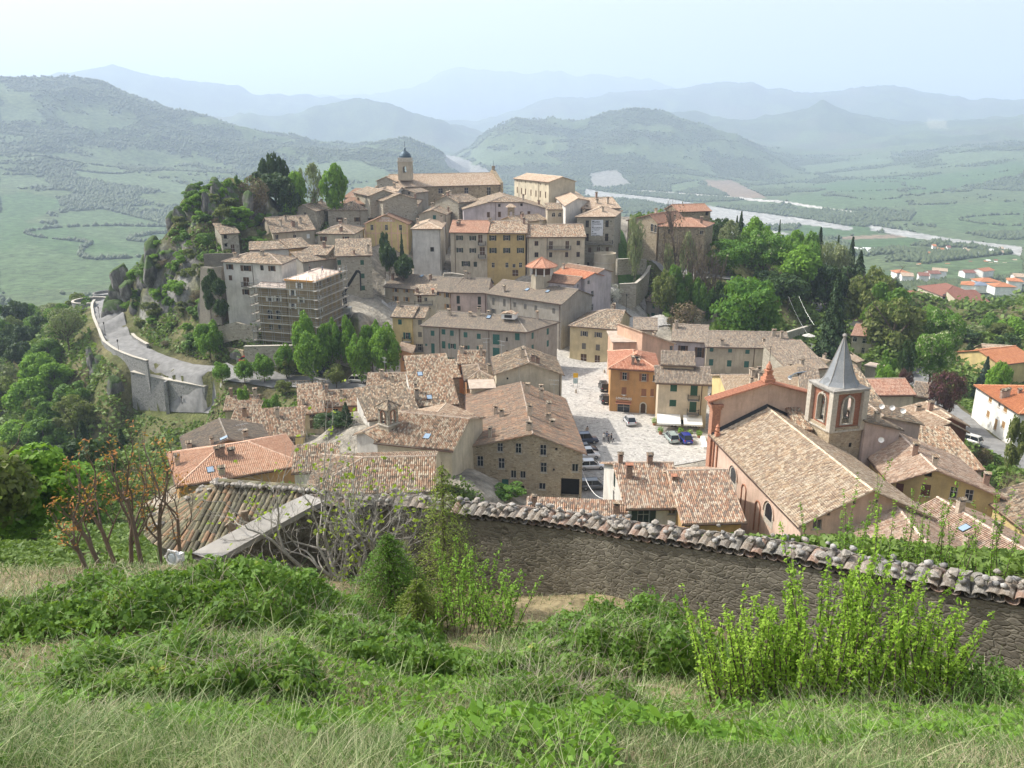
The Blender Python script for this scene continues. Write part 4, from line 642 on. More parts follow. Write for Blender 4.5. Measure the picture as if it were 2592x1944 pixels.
    m2=MB();bx(m2,wmid,za-.05,-.04,wd+.16,.08,.14)
    if near:m2.build('sill',MT['stonec'],root)
   elif ty=='h':
    bx(m,wmid,zc,1.25 if wd>1 else .3,wd,hh,.04);m.build('opening',MT['dark'],root)
   elif ty=='d':
    bx(m,wmid,zc,.16,wd,hh,.05,0)
    bx(m,wmid,zc,.12,.05,hh,.04,1);bx(m,wmid,za+hh*.45,.12,wd,.06,.04,1);m.build('door',[MT['wood'],MT['frame']],root)
   elif ty=='A':
    r=wd/2;nseg=10
    bx(m,wmid,zc,1.2 if wd>1.3 else .3,wd,hh,.05);m.build('door' if wd<1.3 else 'archway',MT['wood']if wd<1.3 else MT['dark'],root)
    m3=MB()
    for j in range(nseg):
     t0,t1=math.pi*j/nseg,math.pi*(j+1)/nseg
     c0=(wmid-r*math.cos(t0),zb_-r+r*math.sin(t0));c1=(wmid-r*math.cos(t1),zb_-r+r*math.sin(t1))
     m3.face([at(c0[0],c0[1],-.01),at(c1[0],c1[1],-.01),at(c1[0],zb_+.02,-.01),at(c0[0],zb_+.02,-.01)])
    m3.build('arch_infill',W[b.wall],root)
    m4=MB()
    for j in range(nseg):
     t0,t1=math.pi*j/nseg,math.pi*(j+1)/nseg
     m4.bar(at(wmid-r*math.cos(t0),zb_-r+r*math.sin(t0),-.04),at(wmid-r*math.cos(t1),zb_-r+r*math.sin(t1),-.04),.2)
    for sx in(x0,x1):m4.bar(at(sx,za,-.04),at(sx,zb_-r,-.04),.2)
    m4.build('arch_trim',MT['stonec'],root)
 ov=b.ov;foot=[]
 cs=[A,Bq,C,D];cen=ctr
 ed={'F':(A,Bq),'R':(Bq,C),'B':(C,D),'L':(D,A)}
 keys=['F','R','B','L']
 def isect(k1,k2):
  a1,_,d1,n1=b.lines[k1];a2,_,d2,n2=b.lines[k2]
  p1=a1-n1*ov;p2=a2-n2*ov
  den=d1.x*d2.y-d1.y*d2.x;t=((p2.x-p1.x)*d2.y-(p2.y-p1.y)*d2.x)/den
  return Vector((p1.x+d1.x*t,p1.y+d1.y*t,0))
 foot=[isect('L','F'),isect('F','R'),isect('R','B'),isect('B','L')]
 rmt=R[b.rm];rm=MB();tile=near and b.rm not in('flat','debris','mem','slate','white');th=.16
 ridges=[]
 polys={}
 for k in b.P:
  poly=[p.copy()for p in foot]
  for k2 in b.P:
   if k2!=k:poly=clip_poly(poly,lambda p,k=k,k2=k2:plane_h(b,k,p)-plane_h(b,k2,p))
   if len(poly)<3:break
  if len(poly)<3:continue
  polys[k]=poly
  a,_,d,n=b.lines[k];s=b.P[k][1];sl=math.sqrt(1+s*s)
  top=[Vector((p.x,p.y,plane_h(b,k,p)+th))for p in poly]
  uvs=[((p-a).dot(d),(p-a).dot(n)*sl)for p in poly]
  rm.face(top,0,uvs)
  rm.face([q-Vector((0,0,th-.01))for q in top][::-1],0,uvs[::-1])
  for i in range(len(top)):
   p,q=top[i],top[(i+1)%len(top)]
   mid=(p+q)/2;hm=mid.copy();hm.z=0
   inner=any(k2!=k and abs(plane_h(b,k,hm)-plane_h(b,k2,hm))<1e-3 for k2 in b.P)
   if inner:
    key=tuple(round(x,2)for x in(*mid,))
    if key not in[r_[0]for r_ in ridges]:ridges.append((key,p.copy(),q.copy()))
    continue
   rm.face([p,p-Vector((0,0,th)),q-Vector((0,0,th)),q],0,[(0,0),(0,.1),(.4,.1),(.4,0)])
  if tile:
   tw,hgt_,stp=.24,.085,.85
   us=[u for u,v in uvs];vs_=[v for u,v in uvs]
   j0,j1=math.floor(min(us)/tw),math.ceil(max(us)/tw)
   for j in range(j0,j1):
    uc=(j+.5)*tw
    cr=[]
    for i in range(len(uvs)):
     (ua,va),(ub,vb)=uvs[i],uvs[(i+1)%len(uvs)]
     if(ua-uc)*(ub-uc)<0:cr.append(va+(vb-va)*(uc-ua)/(ub-ua))
    if len(cr)<2:continue
    va,vb=min(cr),max(cr);ns=max(1,int((vb-va)/stp))
    for i in range(ns):
     v0=va+(vb-va)*i/ns;v1=va+(vb-va)*(i+1)/ns
     jz=rng.uniform(-.012,.02);jx=rng.uniform(-.012,.012)
     def P(u,v,up):
      vh=v/sl;q=a+d*u+n*vh
      return(q.x,q.y,plane_h(b,k,q)+th+up)
     A0=[(-.36,0),(-.2,hgt_),(.2,hgt_),(.36,0)]
     for e in range(3):
      (ua,ha),(ub,hb)=A0[e],A0[e+1]
      u0,u1=uc+ua*tw+jx,uc+ub*tw+jx
      lo,hi_=(ha and ha+jz+.03),(hb and hb+jz+.03);lo2,hi2=(ha and ha+jz),(hb and hb+jz)
      rm.face([P(u0,v0,lo+.003),P(u1,v0,hi_+.003),P(u1,v1,hi2+.003),P(u0,v1,lo2+.003)],0,[(uc,v0),(uc,v0),(uc,v1),(uc,v1)])
     rm.face([P(uc-.2*tw,v0,hgt_+jz+.03),P(uc-.36*tw,v0,-.0),P(uc+.36*tw,v0,-.0),P(uc+.2*tw,v0,hgt_+jz+.03)],0,[(uc,v0)]*4)
 ro=rm.build('roof',rmt,root)
 b.roofo=ro
 if ridges and b.rm not in('flat','slate','white','debris'):
  m=MB()
  for _,p,q in ridges:
   Lr=(q-p).length;ns=max(1,int(Lr/.42));
   if Lr<.5:continue
   dd=(q-p)/Lr
   for i in range(ns):
    c0=p+dd*(Lr*i/ns-.03);c1=p+dd*(Lr*(i+1)/ns);r0=.15+rng.uniform(-.012,.012)
    if not near and i%2:continue
    if not near:c1=p+dd*(Lr*min(ns,i+2)/ns)
    m.tube([c0+Vector((0,0,.02)),c1+Vector((0,0,.0))],[r0,r0*.84],6)
  m.build('ridge_tiles',RIDGEM[b.rm]if b.rm in RIDGEM else RIDGEM['_'],ro)
 if b.gut:
  for k in('F','L','R'):
   if k in b.P and b.P[k][1]>0 and(k=='F' or b.roof in('h','y','jf','sr','sl','xr','xl')):
    poly=polys.get(k)
    if not poly:continue
    a,_,d,n=b.lines[k]
    ee=sorted(poly,key=lambda p:(p-a).dot(n))[:2];ee.sort(key=lambda p:(p-a).dot(d))
    z_=plane_h(b,k,ee[0]);m=MB()
    q0,q1=[Vector((e.x,e.y,z_))-n*.07 for e in ee]
    m.tube([q0,q1],.075,5);m.build('gutter',MT['pipe'],ro)
 for pxx in b.pipes:
  p0,p1,d,n=b.lines['F'];u,v=px(b.c,(pxx,0));
  q=aty(u,px(b.c,(0,600))[1],p0.y);
  a,dy,dz=ray(u,800 if b.c!='b' else 600);dirv=Vector((a,dy,dz));t=(p0-Vector((0,0,HC))).dot(n)/dirv.dot(n)
  xx=(dirv*t+Vector((0,0,HC))-p0).dot(d)
  if not .1<xx<(p1-p0).length:xx=min(max(xx,.25),(p1-p0).length-.25)
  q=p0+d*xx-n*.09;m=MB();zt_=min(plane_h(b,'F',q)if 'F' in b.P else roof_at(b,q),roof_at(b,q))-.05
  m.tube([(q.x,q.y,b.zb-.5),(q.x,q.y,zt_)],.06,5);m.build('drainpipe',MT['pipe'],root)
 def on_roof(c,p,up=0):
  a,dy,dz=ray(*px(c,p));best=None
  for t in np.linspace((b.cor[0].y-6)/dy,(max(c_.y for c_ in b.cor)+4)/dy,260):
   q=Vector((a*t,dy*t,HC+dz*t))
   if q.z<=roof_at(b,q)+.16:
    best=q;break
  return best
 if b.ch:
  for i,p in enumerate(b.ch):
   q=on_roof(b.c,p)
   if q is None:
    a,dy,dz=ray(*px(b.c,p));t=ctr.y/dy;q=Vector((a*t,ctr.y,0));q.z=roof_at(b,q)
   inside=all((q-b.lines[k][0]).dot(b.lines[k][3])>.1 for k in 'FRBL')
   if not inside:
    for k in 'FRBL':
     d_=(q-b.lines[k][0]).dot(b.lines[k][3])
     if d_<.5:q=q+b.lines[k][3]*(.5-d_)
    q.z=roof_at(b,q)
   chimney(root,ro,b,q,rng,i)
 for p in b.sky:
  q=on_roof(b.c,p)
  if q is None:continue
  k=min(b.P,key=lambda k:plane_h(b,k,q));a,_,d,n=b.lines[k];s=b.P[k][1]
  nn=Vector((-s*n.x,-s*n.y,1)).normalized();t2=nn.cross(d)
  Rm=Matrix((d,t2,nn)).transposed();m=MB();c0=Vector((q.x,q.y,plane_h(b,k,q)+.2))
  m.box(c0,(.95,1.2,.16),Rm,1);m.box(c0+nn*.09,(.78,1.02,.03),Rm,0);m.build('roof_window',[MT['sky_l'],MT['iron']],ro)
 for p in b.ant:
  q=on_roof(b.c,p)
  if q is None:continue
  q.z=roof_at(b,q);antenna(q,ro,rng)
 for(bx_,by_,bw_)in[(v[0],v[1],v[2])for v in b.bal]:
  p0,p1,d,n=b.lines['F'];a,dy,dz=ray(*px(b.c,(bx_,by_)));dirv=Vector((a,dy,dz));t=(p0-n*1-Vector((0,0,HC))).dot(n)/dirv.dot(n)
  q=dirv*t+Vector((0,0,HC));xx=(q-p0).dot(d);Rm=Matrix(((d.x,n.x,0),(d.y,n.y,0),(0,0,1)))
  m=MB();c0=p0+d*xx-n*.5;zf=q.z-.3
  m.box((c0.x,c0.y,zf),(bw_,1.0,.14),Rm);bo=m.build('balcony',MT['conc'],root)
  m=MB();o=c0-n*.46
  e0,e1=o-d*bw_/2,o+d*bw_/2;w0,w1=p0+d*(xx-bw_/2),p0+d*(xx+bw_/2)
  for s0,s1 in((e0,e1),(e0,w0),(e1,w1)):
   for zz in(.98,.12):m.bar((s0.x,s0.y,zf+zz),(s1.x,s1.y,zf+zz),.05)
   ln=(s1-s0).length;nb=max(2,int(ln/.14))
   for i in range(nb+1):e=s0.lerp(s1,i/nb);m.bar((e.x,e.y,zf+.05),(e.x,e.y,zf+.98),.022)
  m.build('railing',MT['iron'],bo)
 return root
RIDGEM={k:M_plain('ridge '+k,c,.9,var=.3,sc=2)for k,c in{'_':(.40,.32,.25),'grey':(.30,.26,.21),'red3':(.62,.38,.26),'red':(.5,.24,.15),'red2':(.45,.27,.19),'new':(.64,.43,.31),'orange':(.58,.28,.15),'maroon':(.25,.12,.09),'pale3':(.62,.50,.36),'pale':(.58,.47,.35),'warm2':(.60,.48,.38),'mem':(.6,.5,.42)}.items()}
def chimney(root,ro,b,q,rng,i):
 m=MB();typ=(i*7+int(q.x))%4;h=rng.uniform(.6,1.5);w_=rng.uniform(.45,.8);d_=rng.uniform(.45,.65)
 p0,p1,d,n=b.lines['F'];Rm=Matrix(((d.x,n.x,0),(d.y,n.y,0),(0,0,1)))
 bm_='brickc' if(b.bw=='brickc' or typ==2)else b.bw
 m.box((q.x,q.y,q.z+h/2-.3),(w_,d_,h+.6),Rm,0)
 m.box((q.x,q.y,q.z+h+.04),(w_+.14,d_+.14,.08),Rm,0)
 for sx in(-1,1):
  for sy in(-1,1):
   o=Rm@Vector((sx*(w_/2-.07),sy*(d_/2-.07),0));m.box((q.x+o.x,q.y+o.y,q.z+h+.2),(.12,.12,.26),Rm,0)
 m.box((q.x,q.y,q.z+h+.19),(w_*.5,d_*.5,.22),Rm,2)
 if typ==0:m.box((q.x,q.y,q.z+h+.37),(w_+.2,d_+.2,.09),Rm,1)
 else:
  for s in(-1,1):
   o0=Rm@Vector((0,s*(d_/2+.1),0));a_=Rm@Vector((w_/2+.12,0,0));zz=q.z+h
   e=Vector((q.x,q.y,0))+o0;c=Vector((q.x,q.y,0))
   m.face([(e.x-a_.x,e.y-a_.y,zz+.32),(e.x+a_.x,e.y+a_.y,zz+.32),(c.x+a_.x,c.y+a_.y,zz+.56),(c.x-a_.x,c.y-a_.y,zz+.56)],1)
   m.face([(e.x-a_.x,e.y-a_.y,zz+.25),(e.x+a_.x,e.y+a_.y,zz+.25),(c.x+a_.x,c.y+a_.y,zz+.49),(c.x-a_.x,c.y-a_.y,zz+.49)],1)
 m.build('chimney',[MT[bm_],MT['terra']if typ==2 and b.bw=='brickc' else R['old'],MT['dark']],ro)
def antenna(q,par,rng):
 m=MB();h=3.2;m.tube([q,q+Vector((0,0,h))],.035,5)
 a=rng.uniform(0,3);dx=Vector((math.cos(a),math.sin(a),0));dy=Vector((-dx.y,dx.x,0))
 for zz,ln in((h-.1,1.5),(h-.8,1.1)):
  c=q+Vector((0,0,zz));m.bar(c-dx*ln/2,c+dx*ln/2,.035)
  for t in np.linspace(-.5,.5,6):e=c+dx*ln*t;m.bar(e-dy*.35,e+dy*.35,.022)
 m.build('aerial',MT['steel'],par)
#ground sheet
def inpoly(u,v,P):
 P=np.array(P,float);r=np.zeros(u.shape,bool);n=len(P);j=n-1
 for i in range(n):
  xi,yi,xj,yj=*P[i],*P[j]
  c=((yi>v)!=(yj>v))&(u<(xj-xi)*(v-yi)/(yj-yi+1e-12)+xi);r^=c;j=i
 return r
FIELDS=[([(0,490),(70,485),(150,505),(155,525),(60,560),(0,565)],'g1'),([(0,560),(100,565),(330,600),(420,640),(425,690),(300,680),(140,640),(60,700),(0,690)],'g1'),([(150,540),(260,530),(420,570),(440,640),(330,635),(230,600),(140,570)],'g2'),([(0,700),(190,640),(380,640),(370,680),(200,700),(60,745),(0,740)],'g2'),([(190,430),(310,430),(480,470),(480,495),(380,480),(200,450)],'g3'),([(0,440),(110,450),(130,470),(0,480)],'g3'),([(0,270),(90,280),(120,300),(0,310)],'g3'),([(0,640),(60,610),(300,690),(390,650),(380,700),(180,730),(0,740)],'g2'),([(740,420),(900,405),(1000,440),(880,450),(760,440)],'g3'),([(1200,375),(1290,385),(1330,420),(1230,420),(1190,395)],'g3'),([(1692,470),(1780,455),(1760,475),(1700,490)],'g3'),([(1780,455),(1850,455),(1940,500),(1860,505),(1800,475)],'br'),([(1985,500),(2120,475),(2270,480),(2300,520),(2150,530),(2000,512)],'g2'),([(2020,475),(2150,455),(2300,445),(2340,470),(2200,490)],'g1'),([(2290,455),(2592,405),(2592,440),(2400,480),(2300,490)],'g1'),([(2080,440),(2300,420),(2330,432),(2130,450)],'g3'),([(2020,420),(2250,400),(2270,412),(2050,440)],'g3'),([(2040,565),(2200,575),(2220,590),(2100,602),(2000,590)],'g1'),([(2110,600),(2290,590),(2290,600),(2140,606)],'br'),([(2140,606),(2330,600),(2300,625),(2200,640),(2150,630)],'g1'),([(2330,520),(2592,510),(2592,590),(2450,590),(2300,560)],'g2'),([(2340,300),(2390,300),(2400,325),(2350,325)],'pa'),([(2370,390),(2592,380),(2592,400),(2400,420)],'g3'),([(1120,390),(1170,400),(1250,440),(1180,445),(1130,420)],'rk'),([(1490,440),(1560,430),(1600,470),(1500,475)],'rk'),([(2330,670),(2592,640),(2592,700),(2400,720)],'g2'),([(2060,660),(2330,700),(2300,720),(2050,690)],'g2')]
RIVER=[([(1480,478),(1560,490),(1700,505),(1850,530),(2050,556),(2160,575),(2150,584),(2040,570),(1900,575),(1800,560),(1780,530),(1650,512),(1480,494)],'rv'),([(1540,575),(1640,560),(1800,560),(1920,580),(2000,590),(1960,600),(1800,590)],'rv'),([(2200,570),(2330,590),(2420,605),(2592,625),(2592,650),(2460,622),(2300,600),(2200,582)],'rv'),([(1560,480),(1640,483),(1980,508),(2160,535),(2160,541),(1980,513),(1640,488)],'rd')]
FC={'g1':(.070,.115,.045),'g2':(.085,.125,.055),'g3':(.105,.14,.072),'br':(.21,.16,.11),'pa':(.20,.20,.12),'rk':(.22,.215,.19),'rv':(.34,.335,.31),'rd':(.50,.47,.42)}
def cover(x,y,zz):
 """land cover colour and wood mask"""
 u,v=proj(x,y,zz);r=np.hypot(x,y)
 n1=fbm(x/130,y/130,4,21);n2=fbm(x/30,y/30,3,33);n3=fbm(x/7,y/7,3,5);n4=fbm(x/420,y/420,3,77)
 wood=np.clip((n1-.42+.06*(r>2300))*7,0,1)
 c=np.stack([.045+.03*n2,.066+.033*n2,.034+.012*n2],-1)
 ol=np.clip((n4-.42)*6,0,1)[...,None]
 c=c*(1-ol)+np.array((.10,.11,.065))*ol*(.7+.5*n2[...,None])
 gr=np.stack([.075+.04*n2,.108+.035*n2,.052+.01*n2],-1)
 w3=wood[...,None];c=c*w3+gr*(1-w3)
 ju,jv=(n2-.5)*22,(n1-.5)*14
 far=r>380
 for P,k in FIELDS:
  m=inpoly(u+ju*.6,v+jv*.5,P)&far;c[m]=np.array(FC[k])*(.9+.25*n2[m][:,None]);wood[m]=0
 for P,k in RIVER:
  m=inpoly(u+ju*.3,v+jv*.25,P)&far;c[m]=np.array(FC[k])*(.8+.35*n3[m][:,None]);wood[m]=0
 nr=r<330
 t=np.clip((n3-.35)*3,0,1)[...,None]
 ng=np.array((.085,.095,.035))*(1-t)+np.array((.13,.115,.06))*t
 c=np.where(nr[...,None],ng,c)
 bank=np.clip((24-r)/4,0,1)[...,None];c=c*(1-bank)+bank*(np.array((.19,.155,.09))*(.6+.7*n3[...,None]))
 town=(y>96)&(y<300)&(x>np.interp(y,[96,150,185,205,300],[-48,-30,-35,-62,-30]))&(x<np.interp(y,[96,140,190,215,300],[62,70,40,34,40]))
 tc=np.array((.30,.27,.22))*(.75+.5*n3[...,None])
 c=np.where(town[...,None],tc,c)
 wood=np.where(nr,0,wood)
 return c,wood
RR=[]
r=1.2
while r<15800:
 RR.append(r);r+=max(.25,r*(.011 if r<700 else .0125))if r>6 else .25
RR=np.array(RR)
AZ=np.concatenate([np.radians(np.linspace(-100,-42,60,endpoint=False)),np.radians(np.linspace(-42,42,640,endpoint=False)),np.radians(np.linspace(42,100,61))])
Rg,Ag=np.meshgrid(RR,AZ,indexing='ij');Xg,Yg=Rg*np.sin(Ag),Rg*np.cos(Ag)
Zg=hgt(Xg.ravel(),Yg.ravel()).reshape(Xg.shape)
def rockmask(x,y):
 P=[(-118,236),(-112,224),(-100,214),(-92,205),(-80,200),(-72,196),(-62,206),(-56,222),(-60,240),(-90,250),(-118,246)]
 m=inpoly(x,y,P).astype(float)
 return m
rk=rockmask(Xg,Yg)
rn=fbm(Xg/9,Yg/9,4,51,True)
Zg=Zg+rk*(rn-.6)*7
Cg,Wg=cover(Xg,Yg,Zg)
gy,gx=np.gradient(Zg);slope=np.abs(np.gradient(Zg,axis=0))/np.gradient(Rg,axis=0)
rv=np.clip((slope*rk-.5)*4,0,1)*np.clip((fbm(Xg/7,Yg/7,3,71)-.42)*8,0,1)
rc=np.array((.27,.26,.24))*(.35+1.0*fbm(Xg/3,Yg/3,3,81)[...,None])
Cg=Cg*(1-rv[...,None])+rc*rv[...,None]
V=np.stack([Xg.ravel(),Yg.ravel(),Zg.ravel()],-1);n_,k_=Xg.shape
idx=np.arange(n_*k_).reshape(n_,k_)
Fq=np.stack([idx[:-1,:-1],idx[:-1,1:],idx[1:,1:],idx[1:,:-1]],-1).reshape(-1,4)[:,::-1]
def M_ground():
 m,t,p,o=_nt('ground cover');g=N(t,'ShaderNodeNewGeometry');a=N(t,'ShaderNodeVertexColor');a.layer_name='Col'
 n1=noise(t,.09,6,.75,g.outputs['Position']);n2=noise(t,1.3,4,.7,g.outputs['Position'])
 k=mixc(t,.75,a.outputs[0],ramp(t,n1.outputs[0],[(.36,(.18,)*3),(.66,(.85,)*3)]).outputs[0],'OVERLAY')
 k=mixc(t,.45,k,ramp(t,n2.outputs[0],[(.32,(.25,)*3),(.68,(.78,)*3)]).outputs[0],'OVERLAY')
 L(t,k,p.inputs['Base Color']);p.inputs['Roughness'].default_value=.95;p.inputs['Specular IOR Level'].default_value=.08
 L(t,bump(t,n1.outputs[0],4,.5),p.inputs['Normal'])
 return m
me=npmesh('ground',V,Fq,M_ground(),col=Cg.reshape(-1,3),smooth=True)
tag(link('ground',me),kind='structure')
#paving and roads (draped sheets)
def drape(name,P,mat,lift=.12,step=1.2,z=None):
 xs=[p[0]for p in P];ys=[p[1]for p in P]
 X,Y=np.meshgrid(np.arange(min(xs),max(xs)+step,step),np.arange(min(ys),max(ys)+step,step),indexing='ij')
 me=bpy.data.meshes.new(name);bm=bmesh.new();vs=[bm.verts.new((p[0],p[1],0))for p in P];bm.faces.new(vs)
 for k,ar,co in((0,X[:,0],'x'),(1,Y[0],'y')):
  for c in ar:
   no=Vector((1,0,0))if k==0 else Vector((0,1,0))
   bmesh.ops.bisect_plane(bm,geom=bm.verts[:]+bm.edges[:]+bm.faces[:],plane_co=no*float(c),plane_no=no)
 bm.verts.ensure_lookup_table();xy=np.array([v.co[:2]for v in bm.verts]);hz=hgt(xy[:,0],xy[:,1])+lift
 for v,h in zip(bm.verts,hz):v.co.z=h if z is None else z
 bm.normal_update()
 if sum(f.normal.z for f in bm.faces)<0:bmesh.ops.reverse_faces(bm,faces=bm.faces[:])
 bm.to_mesh(me);bm.free();me.materials.append(mat)
 return tag(link(name,me),kind='structure')
M_cobble=M_stone('cobble paving',(.32,.305,.28),(.50,.475,.435),2.6,(.27,.255,.23),1,(.43,.41,.37),.012)
M_asph=M_plain('worn asphalt',(.21,.205,.195),.9,var=.22,sc=.8)
def xy(c,pts,zz):return[tuple(q_at(c,p,zz)[:2])for p in pts]
drape('plaza',xy('.',[(1405,905),(1440,868),(1560,930),(1560,1000),(1800,1040),(1900,960),(1960,1010),(1880,1180),(1800,1165),(1600,1190),(1580,1300),(1440,1280),(1380,1100),(1400,1000)],0),M_cobble)
drape('street',xy('.',[(1405,912),(1385,880),(1420,860),(1500,830),(1560,820),(1620,800),(1680,850),(1560,915),(1440,880)],1.5)[::-1],M_cobble,.14)
drape('terrace',[(-32,200),(-10,199),(-8,206),(-6,217),(-20,222),(-33,216)],M_cobble,.15)
drape('lane',[(32,196),(39,197),(42,212),(46,222),(55,229),(62,236),(58,240),(44,230),(37,216)],M_cobble,.3)
M_lawn=M_plain('mown lawn',(.06,.13,.02),.9,var=.35,sc=1.5)
drape('lawn',xy('c',[(1745,1100),(1800,1110),(2090,1290),(2040,1305),(1740,1300)],17),M_lawn,.25)
drape('lawn',xy('c',[(1740,1370),(2060,1380),(2090,1430),(1960,1560),(1760,1640),(1730,1500)],13),M_lawn,.25)
def ribbon(name,pts,wd,mat,lift=.14,kind='structure',zs=None,label=None):
 n=len(pts);V=[];f=[]
 P=[Vector(p)for p in pts]
 Q=[]
 for i in range(n-1):
  k=max(1,int((P[i+1]-P[i]).length/1.5))
  for j in range(k):Q.append(P[i].lerp(P[i+1],j/k))
 Q.append(P[-1])
 for _ in range(3):Q=[Q[0]]+[(Q[i-1]+Q[i]*2+Q[i+1])/4 for i in range(1,len(Q)-1)]+[Q[-1]]
 for i,q in enumerate(Q):
  d=Q[min(i+1,len(Q)-1)]-Q[max(i-1,0)];d.z=0;d.normalize();s=Vector((-d.y,d.x,0));w_=wd(i/len(Q))if callable(wd)else wd
  for k in(-.5,-.17,.17,.5):e=q+s*w_*k;V.append(e)
 V=np.array(V);V[:,2]=(hgt(V[:,0],V[:,1])if zs is None else V[:,2])+lift
 m=len(Q);F_=[[i*4+j,i*4+j+1,i*4+j+5,i*4+j+4]for i in range(m-1)for j in range(3)]
 me=npmesh(name,V,np.array(F_)[:,::-1],mat);o=link(name,me);tag(o,kind=kind);return o,Q
_,RQ=ribbon('road',[(p.x,p.y,0)for p in ROAD],6.4,M_asph,.3)
ribbon('hill_road',HR,5,M_asph,.25)
ribbon('street',ST,5.5,M_asph,.25)
ribbon('bend_road',BN,6,M_asph,.3)
#all houses
for b in ALLB:build_house(b)
#vegetation prototypes
LF={'bright':M_leaf('bright spring leaves',(.10,.22,.022),(.21,.37,.045),trans=.4),'mid':M_leaf('mid green leaves',(.06,.14,.022),(.13,.24,.04),trans=.35),'dark':M_leaf('dark evergreen leaves',(.016,.042,.012),(.045,.085,.022),trans=.15),'olive':M_leaf('olive leaves',(.09,.12,.03),(.18,.20,.06),trans=.35),'pale':M_leaf('pale budding leaves',(.16,.19,.09),(.27,.29,.15),trans=.3),'brown':M_leaf('brown twiggy foliage',(.10,.075,.04),(.19,.14,.08),trans=.1),'maroon':M_leaf('maroon leaves',(.05,.015,.02),(.11,.04,.045),trans=.2),'chest':M_leaf('chestnut leaves',(.06,.16,.018),(.14,.27,.035),(.42,.45,.25),trans=.35),'conif':M_leaf('conifer needles',(.018,.04,.014),(.05,.09,.03),trans=.08),'blue':M_leaf('bluish needles',(.03,.06,.04),(.07,.11,.07),trans=.08),'lime':M_leaf('lime shoots',(.15,.30,.02),(.33,.50,.06),trans=.45,nsc=3),'ivy':M_leaf('ivy and bramble leaves',(.06,.13,.018),(.17,.29,.045),(.34,.34,.07),trans=.35,nsc=2,rough=.6),'cedar':M_leaf('young cedar needles',(.09,.15,.02),(.22,.28,.05),trans=.25,nsc=3),'dcedar':M_leaf('dark cedar needles',(.05,.12,.015),(.12,.23,.03),trans=.2,nsc=3),'rust':M_leaf('rust red young leaves',(.32,.10,.03),(.5,.2,.06),trans=.4,nsc=3),'fig':M_leaf('fig leaf buds',(.22,.32,.03),(.42,.5,.06),trans=.5,nsc=3),}
BARK=M_plain('bark',(.13,.10,.075),.95,var=.35,sc=4);BARKP=M_plain('pale bark',(.30,.27,.22),.9,var=.3,sc=8)
BLOS=M_leaf('white blossom',(.5,.48,.42),(.7,.68,.6),trans=.3)
def leaves(C,Nn,size,rng,asp=.75,drop=0):
 n=len(C);r=rng.normal(size=(n,3));Nn=Nn+r*.55;Nn/=np.linalg.norm(Nn,axis=1)[:,None]+1e-9
 u=np.cross(Nn,rng.normal(size=(n,3)));u/=np.linalg.norm(u,axis=1)[:,None]+1e-9;v=np.cross(Nn,u)
 s=(size*(.6+.8*rng.random(n)))[:,None]
 P=np.stack([C-u*s*.5,C-v*s*asp*.5+Nn*s*.08,C+u*s*.5,C+v*s*asp*.5+Nn*s*.08],1)
 return P.reshape(-1,3)
def leafmesh(name,P,mat):
 n=len(P)//4
 return npmesh(name,P,np.arange(4*n).reshape(n,4),mat)
def sph(rng,n):
 v=rng.normal(size=(n,3));return v/np.linalg.norm(v,axis=1)[:,None]
def crown_pts(kind,rng,nl,lobes):
 C=[];Nn=[]
 if kind in('round','tall','wide','shrub'):
  cb={'round':.22,'tall':.16,'wide':.25,'shrub':0.0}[kind]
  cz,rz=(1+cb)/2,(1-cb)/2
  for k in range(lobes):
   d=sph(rng,1)[0];f=rng.uniform(.35,.78)**.7
   c=np.array([d[0]*f,d[1]*f,cz+d[2]*f*rz])
   if kind=='tall':c[:2]*=1.0-.35*max(0,(c[2]-.6)/.4)
   lr=rng.uniform(.22,.40)
   m=nl//lobes;s_=sph(rng,m);s_[:,2]=np.abs(s_[:,2])*np.where(rng.random(m)<.8,1,-1)
   sc=np.array([lr,lr,lr*rz*1.25]);rad=rng.uniform(.75,1.05,m)[:,None]
   C.append(c+s_*sc*rad);Nn.append(s_)
 elif kind=='conif':
  m=nl;zz=rng.random(m)**1.3;a=rng.random(m)*6.283
  tier=(zz*9)%1;rad=(1-zz)*(1.0-.38*tier)*(.72+.28*np.sin(a*5+zz*40))+.02
  rr=rad*rng.uniform(.55,1.0,m)**.5
  C.append(np.stack([np.cos(a)*rr,np.sin(a)*rr,.06+zz*.94-rr*.06],-1));Nn.append(np.stack([np.cos(a)*.5,np.sin(a)*.5,np.ones(m)],-1))
 elif kind=='cypress':
  m=nl;zz=rng.random(m);a=rng.random(m)*6.283;rad=np.sin(np.clip(zz*1.05+.12,0,1)*3.14)**.7*(.8+.2*np.sin(a*6+zz*25))
  rr=rad*rng.uniform(.7,1,m);C.append(np.stack([np.cos(a)*rr,np.sin(a)*rr,.03+zz*.97],-1));Nn.append(np.stack([np.cos(a),np.sin(a),np.full(m,.6)],-1))
 return np.concatenate(C),np.concatenate(Nn)
